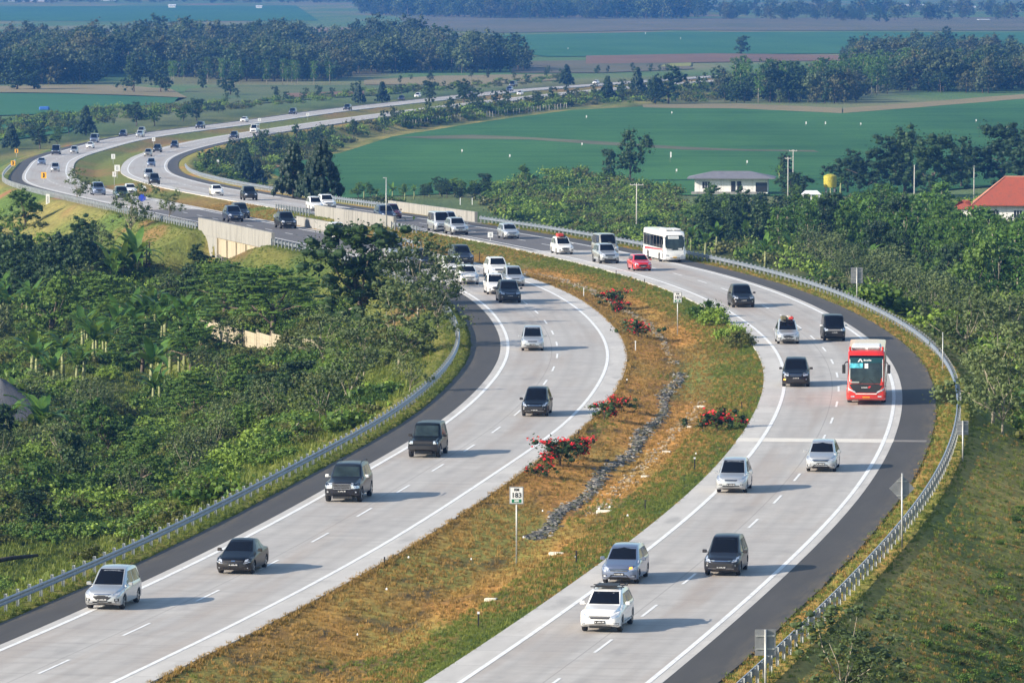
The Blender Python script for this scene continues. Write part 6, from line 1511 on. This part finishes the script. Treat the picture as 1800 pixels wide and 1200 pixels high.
board(252, 326, 345, .8, .8, 'round white sign back above the blue one', WHT, True, False); board(862, 408, 424, .55, .55, 'small white plate at the median edge before the bridge'); board(456, 208, 222, .8, .8, 'white board beside the far straight'); board(541, 199, 212, .8, .8, 'white board farther along the far straight'); board(383, 281, 292, .5, .9, 'small white board on the inner bank of the loop')
def pole(px, ptop, pbase, r, mat, label, name='utility_pole', arm=0, cat='pole', lamp=False):
    X, Y, Z = [float(v[0]) for v in hit(px, pbase)]; H = (pbase-ptop)/(FPX/Y); root = empty(name, (X, Y, Z)); tag(root, label, cat)
    MB().tube((0,0,-.5), (0,0,H), r, r*.6, n=8).obj('shaft', mat, root, smooth=True)
    if arm:
        MB().box(-arm/2, arm/2, -.05, .05, H-.35, H-.22).obj('crossarm', mat, root)
        for x in (-arm*.45, -arm*.15, arm*.15, arm*.45): MB().tube((x,0,H-.22), (x,0,H-.05), .04, n=6).obj('insulator', M('ceramic', (.5,.5,.5), .3), root)
    if lamp: MB().box(-.35, .1, -.06, .06, H-.02, H+.07, 0, .02).obj('lamp_head', POLE, root)
pole(679, 313, 404, .075, POLE, 'tall thin lamp pole between the carriageways at the bridge', 'lamp_pole', cat='lamp pole', lamp=True)
pole(1119, 322, 412, .13, CPOLE, 'pale utility pole with crossarm in front of the rice field', arm=2.2)
pole(1385, 276, 372, .12, CPOLE, 'utility pole right of the white house, nearer one', arm=1.2); pole(1394, 263, 345, .12, CPOLE, 'utility pole right of the white house, farther one', arm=1.6)
pole(1607, 290, 372, .13, CPOLE, 'leaning grey pole in front of the big dark trees'); pole(1712, 291, 350, .13, CPOLE, 'pole left of the red roof ridge'); pole(1657, 583, 652, .05, POLE, 'thin pale pole just outside the right guardrail bend')
DKW = M('dark_wood', (.05,.04,.035), .9, var=.4)
pole(258, 423, 486, .10, DKW, 'dark wooden post on the far left slope, left of two'); pole(263, 425, 487, .10, DKW, 'dark wooden post on the far left slope, right of two')
pole(137, 682, 738, .04, BARKP, 'thin leaning stick in the left hollow', 'stick', cat='stick')
# little edge posts of the median
EP = {0: [], 1: [], 2: []}; STK = []
for i, (px, pt, pb, wht) in enumerate([(1013,967,991,0),(841,1078,1104,1),(1134,878,898,0),(1221,806,826,1),(1304,705,719,0),(676,978,992,0),(1017,756,767,0),(1026,508,522,2),(1117,601,616,2),(1102,668,674,1),(1083,475,484,0),(843,442,461,0),(1133,490,498,0)]):
    X, Y, Z = [float(v[0]) for v in hit(px, pb)]; H = (pb-pt)/(FPX/Y); root = empty('edge_post', (X, Y, Z)); tag(root, ['dark edge post in the median', 'dark edge post with white cap in the median', 'white edge post by the red shrubs'][wht], 'post', 'edge posts of the median'); EP[wht].append(root)
    MB().box(-.035, .035, -.035, .035, -.2, H).obj('shaft', WHT if wht == 2 else SBLK, root)
    if wht: MB().box(-.05, .05, -.05, .05, H, H+.09).obj('cap', WHT, root)
single_out(EP[0], 'dark edge post'); single_out(EP[1], 'white capped dark edge post'); single_out(EP[2], 'white edge post')
SLAB = M('pale_slab', (.70,.66,.56), .8)
for i, (px, py, w_) in enumerate([(863,1054,.52),(979,973,.74),(1062,899,.78),(1134,838,.42),(1172,795,.48),(1211,751,.44),(1233,715,.58)]):
    X, Y, Z = [float(v[0]) for v in hit(px, py)]
    o = MB().box(-w_/2, w_/2, -.35, .35, -.1, .09, 0, .02).obj('concrete_slab', SLAB, None, (X, Y, Z), (R(-4), 0, R(-6))); tag(o, ['pale slab nearest the camera in the median','long pale slab right of the kilometre sign','longest pale slab beside the stony drain','short pale slab below the middle of the drain','pale slab beside the upper drain','small pale slab left of the right hand red shrub','pale slab at the top of the stony drain'][i], 'slab')
# stony drain
def stones(name, PX, PY, wd, n, size, mats, label, pale=False, seed=1):
    r2 = np.random.default_rng(seed); t = r2.random(n)*(len(PX)-1); x = np.interp(t, range(len(PX)), PX); y = np.interp(t, range(len(PX)), PY)
    wv = .5+1.0*vnoise(t*.16, t*0, seed+7); x = x+r2.normal(size=n)*wd*.5*wv; y = y+r2.normal(size=n)*wd; z = gz(x, y); V = []; F = []; fm = []
    for i in range(n):
        s = size*(.5+r2.random()); b0 = len(V); a = r2.random()*6.28
        for (u, v, w_) in ((-1,-1,-.6),(1,-1,-.6),(1,1,-.6),(-1,1,-.6),(-.6,-.7,.45),(.7,-.5,.5),(.5,.7,.4),(-.7,.5,.5)):
            u += r2.normal()*.15; v += r2.normal()*.15; V.append((x[i]+s*(u*math.cos(a)-v*math.sin(a))*.5, y[i]+s*(u*math.sin(a)+v*math.cos(a))*.5, z[i]+s*.4*w_+.02))
        F += [tuple(b0+k for k in q) for q in ((0,3,2,1),(4,5,6,7),(0,1,5,4),(1,2,6,5),(2,3,7,6),(3,0,4,7))]; fm += [int(r2.integers(0, len(mats)))]*6
    o = mobj(name, mesh_np(name, np.array(V), F, mats, fm)); tag(o, label, kind='stuff')
ST = [M('stone_grey', (.15,.14,.125), .85, var=.35), M('stone_pale', (.26,.245,.215), .85, var=.3), M('stone_dark', (.05,.05,.048), .85, var=.3), M('stone_mossy', (.10,.10,.045), .9, var=.3)]
stones('drain_stones', DRX+np.sin(np.arange(80)*.35)*.25, DRY, .36, 2300, .22, ST, 'grey rubble stones lining the median drain')
_x, _y, _z = hit([1040,1085,1120,1160,1190,1215,1235],[905,862,830,790,755,735,705]); stones('pale_rubble', _x, _y, .5, 420, .14, [ST[1], M('stone_sand', (.32,.26,.16), .9)], 'pale sandy rubble beside the drain', seed=5)
_x, _y, _z = hit([835,900,960,1000,1040,1072,1100,1130,1160,1185],[462,474,486,497,512,530,547,562,592,640]); stones('pale_rubble', _x, _y, .45, 900, .20, [ST[1], M('stone_sand', (.32,.26,.16), .9)], 'pale line of eroded stones up the far median', seed=6)
# litter
_x, _y, _z = scatter([(700,960),(1240,720),(1300,760),(1000,1000),(800,1160),(600,1160)], 14, rg, mA=9, mB=9); V = []; F = []
for i in range(len(_x)):
    s = rg.uniform(.03,.07); b0 = len(V); h = .10+s*.5
    V += [(_x[i]-s, _y[i], _z[i]+.02), (_x[i]+s, _y[i]-s*.5, _z[i]+.02), (_x[i]+s*.6, _y[i]+s, _z[i]+h), (_x[i]-s*.7, _y[i]+s*.8, _z[i]+h*.8)]; F += [(b0,b0+1,b0+2,b0+3), (b0,b0+3,b0+2), (b0, b0+1, b0+3)][:1]
tag(mobj('litter', mesh_np('litter', np.array(V), F, WHT)), 'scraps of white litter in the median grass', kind='stuff')

# gravel heap, wall, path, logs on the left
X, Y, Z = [float(v[0]) for v in hit(8, 742)]; n = 40; V = [(0,0,3.5)]; F = []
for j in range(1, 13):
    r = 5.2*j/12
    for i in range(n): a = 2*math.pi*i/n; k = 1+.10*float(vnoise(i*.5, j*.3, 4)); V.append((r*k*math.cos(a), r*k*math.sin(a), 3.5*(1-(j/12))**1.0+.12*float(vnoise(i*.7, j*.9, 8))-(.5 if j == 12 else 0)))
for i in range(n): F.append((0, 1+i, 1+(i+1) % n))
for j in range(11):
    for i in range(n): a = 1+j*n; F.append((a+i, a+n+i, a+n+(i+1) % n, a+(i+1) % n))
m_, nt_, b_ = new_mat('dark_gravel'); P_ = geo_pos(nt_); nn = noise(nt_, P_, 9, 6, .7); nt_.links.new(ramp(nt_, nn, [(.3, (.045,.05,.06)), (.75, (.14,.145,.16))]), b_.inputs[0]); b_.inputs['Roughness'].default_value = .95; bump(nt_, b_, nn, .08, 1)
tag(mobj('gravel_heap', mesh_np('gravel_heap', np.array(V), F, m_, smooth=True), None, (X-.6, Y+2, Z)), 'smooth cone of dark grey gravel at the left edge', 'gravel heap')
root = empty('panel_wall'); tag(root, 'low wall of pale concrete panels behind the bananas', 'wall')
wpts = [(352,611),(378,606),(404,603),(430,602),(456,601),(482,600),(508,599),(534,600),(560,601),(586,603)]
def straight(p, q, n):
    a = [float(v[0]) for v in hit(*p)]; c = [float(v[0]) for v in hit(*q)]; out = []
    for k in range(n+1): t = k/n; x = a[0]+(c[0]-a[0])*t; y = a[1]+(c[1]-a[1])*t; out.append([x, y, float(gz(x, y))])
    z = sum(o[2] for o in out)/len(out)
    for o in out: o[2] = .4*o[2]+.6*z
    return out
W_ = straight((352,609), (592,603), 9)
def wallrun(W_, hgt):
    for i in range(len(W_)-1):
        a, c = np.array(W_[i][:2]), np.array(W_[i+1][:2]); L_ = np.linalg.norm(c-a); ang = math.atan2(c[1]-a[1], c[0]-a[0]); z = (W_[i][2]+W_[i+1][2])/2
        for k in range(3): MB().box(.09, L_-.09, -.035, .035, -.3+k*hgt/3, -.3+(k+1)*hgt/3-.015).obj('panel', CREAM, root, (a[0], a[1], z+.25), (0, 0, ang))
        MB().box(-.08, .08, -.08, .08, -.3, hgt+.12).obj('post', CREAM, root, (a[0], a[1], z), (0, 0, ang))
wallrun(W_, 1.45)
W2 = straight((350,612), (284,652), 4); wallrun(W2, 1.4)
def ground_strip(pts, wpx, name, mat, label, dz=.06):
    L_ = []
    for i in range(len(pts)-1):
        for t in np.linspace(0, 1, 9)[:-1]: L_.append((pts[i][0]*(1-t)+pts[i+1][0]*t, pts[i][1]*(1-t)+pts[i+1][1]*t))
    a = hit([p[0] for p in L_], [p[1]-wpx for p in L_]); c = hit([p[0] for p in L_], [p[1]+wpx for p in L_]); n = len(L_)
    V = [(a[0][i], a[1][i], a[2][i]+dz) for i in range(n)]+[(c[0][i], c[1][i], c[2][i]+dz) for i in range(n)]
    tag(mobj(name, mesh_np(name, np.array(V), [(n+i, n+i+1, i+1, i) for i in range(n-1)], mat)), label, kind='structure')
ground_strip([(-60,622),(30,622),(95,620),(150,616)], 3, 'footpath', M('pale_earth', (.42,.38,.30), .95), 'pale footpath across the left hollow')
def log(p, q, r, mat, label):
    a = [float(v[0]) for v in hit(*p)]; c = [float(v[0]) for v in hit(*q)]; a[2] += r+.35; c[2] += r+.35
    m2 = [(a[i]+c[i])/2 for i in range(3)]; m2[2] += .05; o = MB().path([a, m2, c], [r, r*.85, r*.6], 8).obj('fallen_log', mat, smooth=True); tag(o, label, 'log')
log((502,785), (548,732), .11, BARKP, 'pale fallen trunk lying on the left slope'); log((-20,1002), (66,990), .16, DKW, 'dark log behind the guardrail at lower left'); log((600,560), (628,548), .1, BARKP, 'pale dead branch left of the tall tree trunk')

# stakes with plastic flags in the rice field
for i, (px, pt, pb) in enumerate([(811,263,270),(895,273,279),(1030,203,210),(1178,267,285),(1180,197,202),(1188,298,305),(1312,282,290),(1416,214,222),(1450,214,222),(1512,216,222),(1022,254,258),(1715,211,216),(1134,57,62),(1196,66,71),(998,84,88),(943,19,25)]):
    X, Y = on_plane(px, pb, -17.72); H = max(1.0, (pb-pt)/(FPX/Y)); root = empty('field_stake', (X, Y, -17.72)); tag(root, 'white plastic flag on a stake in the green fields', 'stake', 'flagged stakes in the fields'); STK.append(root)
    MB().tube((0,0,-.2), (0,0,H), .03, n=5).obj('stick', BARKP, root); MB().box(-.02, .32, -.02, .02, H*.45, H).obj('flag', WHT, root)
single_out(STK, 'white flagged stake')
# post fence between the far carriageway and the field
root = empty('post_fence'); tag(root, 'row of thin pale fence posts along the far road bank', 'fence')
pm = MB().box(-.10, .10, -.08, .08, -.3, 1.75).mesh('post', M('weathered_post', (.36,.33,.30), .9))
for px in np.arange(705, 1000, 5.2):
    X, Y, Z = [float(v[0]) for v in hit(px, 223-(px-705)*.112+rg.normal()*.4)]; mobj('post', pm, root, (X, Y, Z), (rg.normal()*.04, rg.normal()*.06, 0))
root = empty('post_fence'); tag(root, 'short row of white posts on the grass behind the bridge parapet', 'fence')
pm2 = MB().box(-.08, .08, -.08, .08, -.2, 1.3).mesh('post', WHT)
for px in (809, 830, 850): X, Y, Z = [float(v[0]) for v in hit(px, 360)]; mobj('post', pm2, root, (X, Y, Z))

# ------------------------------------------------------------------ houses
PLAS = weathered('white_plaster', (.82,.81,.78), (.60,.58,.54)); ROOFG = M('grey_roof_sheet', (.17,.17,.19), .7, var=.15, scale=.8); DARKW = M('dark_opening', (.02,.022,.025), .4)
def roof_tiles():
    m, nt, b = new_mat('red_clay_tiles'); tc = nt.nodes.new('ShaderNodeTexCoord').outputs['Object']
    br = nt.nodes.new('ShaderNodeTexBrick'); br.inputs['Scale'].default_value = 4; br.inputs['Mortar Size'].default_value = .03; br.inputs['Color1'].default_value = (.44,.095,.045,1); br.inputs['Color2'].default_value = (.36,.075,.035,1); br.inputs['Mortar'].default_value = (.10,.03,.02,1)
    nt.links.new(tc, br.inputs[0]); n = noise(nt, tc, 1.6, 6, .75); col = mixc(nt, ramp(nt, n, [(.5, (0,0,0)), (.72, (1,1,1))]), br.outputs[0], (.16,.07,.05)); nt.links.new(col, b.inputs[0]); b.inputs['Roughness'].default_value = .85; bump(nt, b, br.outputs[1], .04, .6); return m
TILE = roof_tiles()
def hip_roof(root, x0, x1, y0, y1, z, h, ov, mat, ridge_mat=None):
    x0 -= ov; x1 += ov; y0 -= ov; y1 += ov; hy = (y1-y0)/2; rx0, rx1 = x0+hy*.9, x1-hy*.9
    V = [(x0,y0,z),(x1,y0,z),(x1,y1,z),(x0,y1,z),(rx0,y0+hy,z+h),(rx1,y0+hy,z+h),(x0,y0,z-.15),(x1,y0,z-.15),(x1,y1,z-.15),(x0,y1,z-.15)]
    mb = MB().add(V, [(0,1,5,4),(1,2,5),(2,3,4,5),(3,0,4),(6,9,8,7),(0,6,7,1),(1,7,8,2),(2,8,9,3),(3,9,6,0)]); o = mb.obj('roof', mat, root)
    if ridge_mat:
        for a, b_ in ((0,4),(1,5),(4,5),(2,5),(3,4)): MB().tube(V[a], V[b_], .13, n=6).obj('ridge_tiles', ridge_mat, o)
    return o
def window(root, x, z, w_, h, y, bars=True):
    f = MB().box(x-w_/2-.06, x+w_/2+.06, y-.05, y-.01, z-.06, z+h+.06).obj('window', WHT, root); MB().box(x-w_/2, x+w_/2, y-.07, y-.052, z, z+h).obj('pane', DARKW, f)
    if bars:
        for k in (-.17, .17): MB().box(x+w_*k-.03, x+w_*k+.03, y-.09, y-.072, z, z+h).obj('bar', WHT, f)
X0, Y0 = on_plane(1221, 340, -17.6); hs = empty('house', (X0, Y0, -17.6), R(-4)); tag(hs, 'white single storey house with grey hipped roof by the rice field', 'house')
MB().box(0, 14.6, 0, 8.5, 0, 3.1).obj('wall', PLAS, hs); MB().box(-.6, 12.5, -1.6, -.02, -.2, .35).obj('terrace', BARR, hs); hip_roof(hs, 0, 14.6, 0, 8.5, 3.1, 1.25, 1.5, ROOFG)
window(hs, 2.3, 1.0, 1.5, 1.35, 0)
for x in (7.7, 8.9): MB().box(x-.42, x+.42, -.06, -.01, .35, 2.45).obj('door', DARKW, hs)
MB().box(12.2, 14.5, -.05, -.01, .3, 2.2).obj('dark_bay', DARKW, hs)
X0, Y0 = on_plane(1696, 394, -16.2); hs = empty('house', (X0, Y0, -16.2), R(-6)); tag(hs, 'white walled house under a large red tiled hipped roof', 'house')
MB().box(2.4, 22, 1.4, 11, -1.5, 3.3).obj('wall', PLAS, hs); hip_roof(hs, 1.6, 24, .6, 12, 3.3, 4.6, .5, TILE, M('ridge_pale_tile', (.50,.22,.14), .8)); window(hs, 5, 1.0, 1.4, 1.3, 1.4); window(hs, 9, 1.0, 1.4, 1.3, 1.4)
MB().box(-1.6, 1.2, 3, 8, 0, 2.6).obj('annex_wall', PLAS, hs); hip_roof(hs, -1.6, 1.2, 3, 8, 2.6, 1.3, .4, TILE)
X0, Y0 = on_plane(1459, 352, -17.4); t_ = empty('water_tank', (X0, Y0, -17.2)); tag(t_, 'yellow water tank raised above the treetops', 'water tank')
YT = M('tank_yellow', (.42,.36,.03), .6, var=.3); b_ = MB(); b_.tube((0,0,2.3), (0,0,4.5), 1.25, n=20); b_.tube((0,0,4.5), (0,0,4.85), 1.25, .5, n=20); b_.obj('tank', YT, t_, smooth=True, angle=R(30)); 
for z in (2.9, 3.5, 4.1): MB().tube((0,0,z), (0,0,z+.08), 1.29, n=20).obj('rib', YT, t_)
for x, y in ((-.8,-.8),(.8,-.8),(-.8,.8),(.8,.8)): MB().box(x-.15, x+.15, y-.15, y+.15, -1.6, 2.28).obj('leg', BARR, t_)
X0, Y0 = on_plane(1427, 366, -17.2); t_ = empty('shelter', (X0, Y0, -17.2)); tag(t_, 'small white open shelter below the yellow tank', 'shelter')
for x, y in ((-1.7,-1.2),(1.3,-1.2),(-1.7,1.2),(1.3,1.2),(-.2,-1.2)): MB().box(x-.1, x+.1, y-.1, y+.1, -.3, 2.6).obj('post', WHT, t_)
mb = MB(); mb.add([(-2,-1.5,2.6),(1.7,-1.5,2.6),(1.7,1.5,2.6),(-2,1.5,2.6),(-1.2,-.4,3.3),(1.0,-.4,3.3),(1.0,.4,3.3),(-1.2,.4,3.3)], [(0,3,2,1),(4,5,6,7),(0,1,5,4),(1,2,6,5),(2,3,7,6),(3,0,4,7)]); mb.obj('roof', WHT, t_)
MB().box(-1.6, -.4, -1.22, -1.14, 0, 1.7).obj('screen', DARKW, t_)
def far_shed(px, py, wpx, hpx, label, col=WHT):
    X, Y = on_plane(px, py, -17.9); s = FPX/Y; w_, h = wpx/s, hpx/s; r_ = empty('farm_building', (X, Y, -17.9)); tag(r_, label, 'building')
    MB().box(-w_/2, w_/2, 0, 12, 0, h*.6).obj('wall', PLAS, r_); MB().add([(-w_/2-.5,-.5,h*.6),(w_/2+.5,-.5,h*.6),(w_/2+.5,12.5,h*.6),(-w_/2-.5,12.5,h*.6),(-w_/2-.5,6,h),(w_/2+.5,6,h)], [(0,1,5,4),(2,3,4,5),(0,4,3),(1,2,5),(0,3,2,1)]).obj('roof', col, r_)
for a in [(716,16,34,7,'far white building with trees behind, upper centre left'),(703,10,20,6,'smaller far white building beside it'),(1191,16,28,6,'far white roof in the dark trees at the top'),(1117,17,12,5,'tiny far roof left of the white one'),(302,14,12,6,'tiny far white roof over the wood, left one'),(455,15,10,5,'tiny far white roof over the wood, right one'),(1525,9,40,3,'long far greenhouse, left of the row at top right'),(1605,11,52,3,'long far greenhouse in the middle of the row'),(1690,14,50,3,'long far greenhouse at the right of the row'),(1730,36,20,2,'low far roof below the greenhouses'),(60,3,90,3,'long faint building at the top left edge'),(180,2,50,3,'faint building beside the long one at the top')]: far_shed(*a)
o = MB().box(-1.6, 1.6, -1.2, 1.2, -.1, 1.0, 0, .3).obj('tarpaulin', M('blue_tarpaulin', (.03,.12,.42), .6)); o.location = (*on_plane(78, 193, -17.7), -17.7); tag(o, 'small blue tarpaulin heap in the far left field', 'tarpaulin')

# ------------------------------------------------------------------ the air: haze over the whole valley
me = bpy.data.meshes.new('haze'); me.from_pydata([(x, y, z) for x in (-26000, 26000) for y in (-300, 27500) for z in (-24.0, 33.0)], [], [(0,1,3,2),(4,6,7,5),(0,4,5,1),(2,3,7,6),(1,5,7,3),(0,2,6,4)])
m = bpy.data.materials.new('haze_air'); m.use_nodes = True; nt = m.node_tree
for n in list(nt.nodes):
    if n.type == 'BSDF_PRINCIPLED': nt.nodes.remove(n)
pv = nt.nodes.new('ShaderNodeVolumePrincipled'); pv.inputs['Color'].default_value = (*HAZE_C, 1); pv.inputs['Density'].default_value = HAZE_D; pv.inputs['Anisotropy'].default_value = .2
nt.links.new(pv.outputs[0], nt.nodes['Material Output'].inputs['Volume']); me.materials.append(m)
tag(mobj('haze', me), 'blue haze over the plain', kind='stuff')
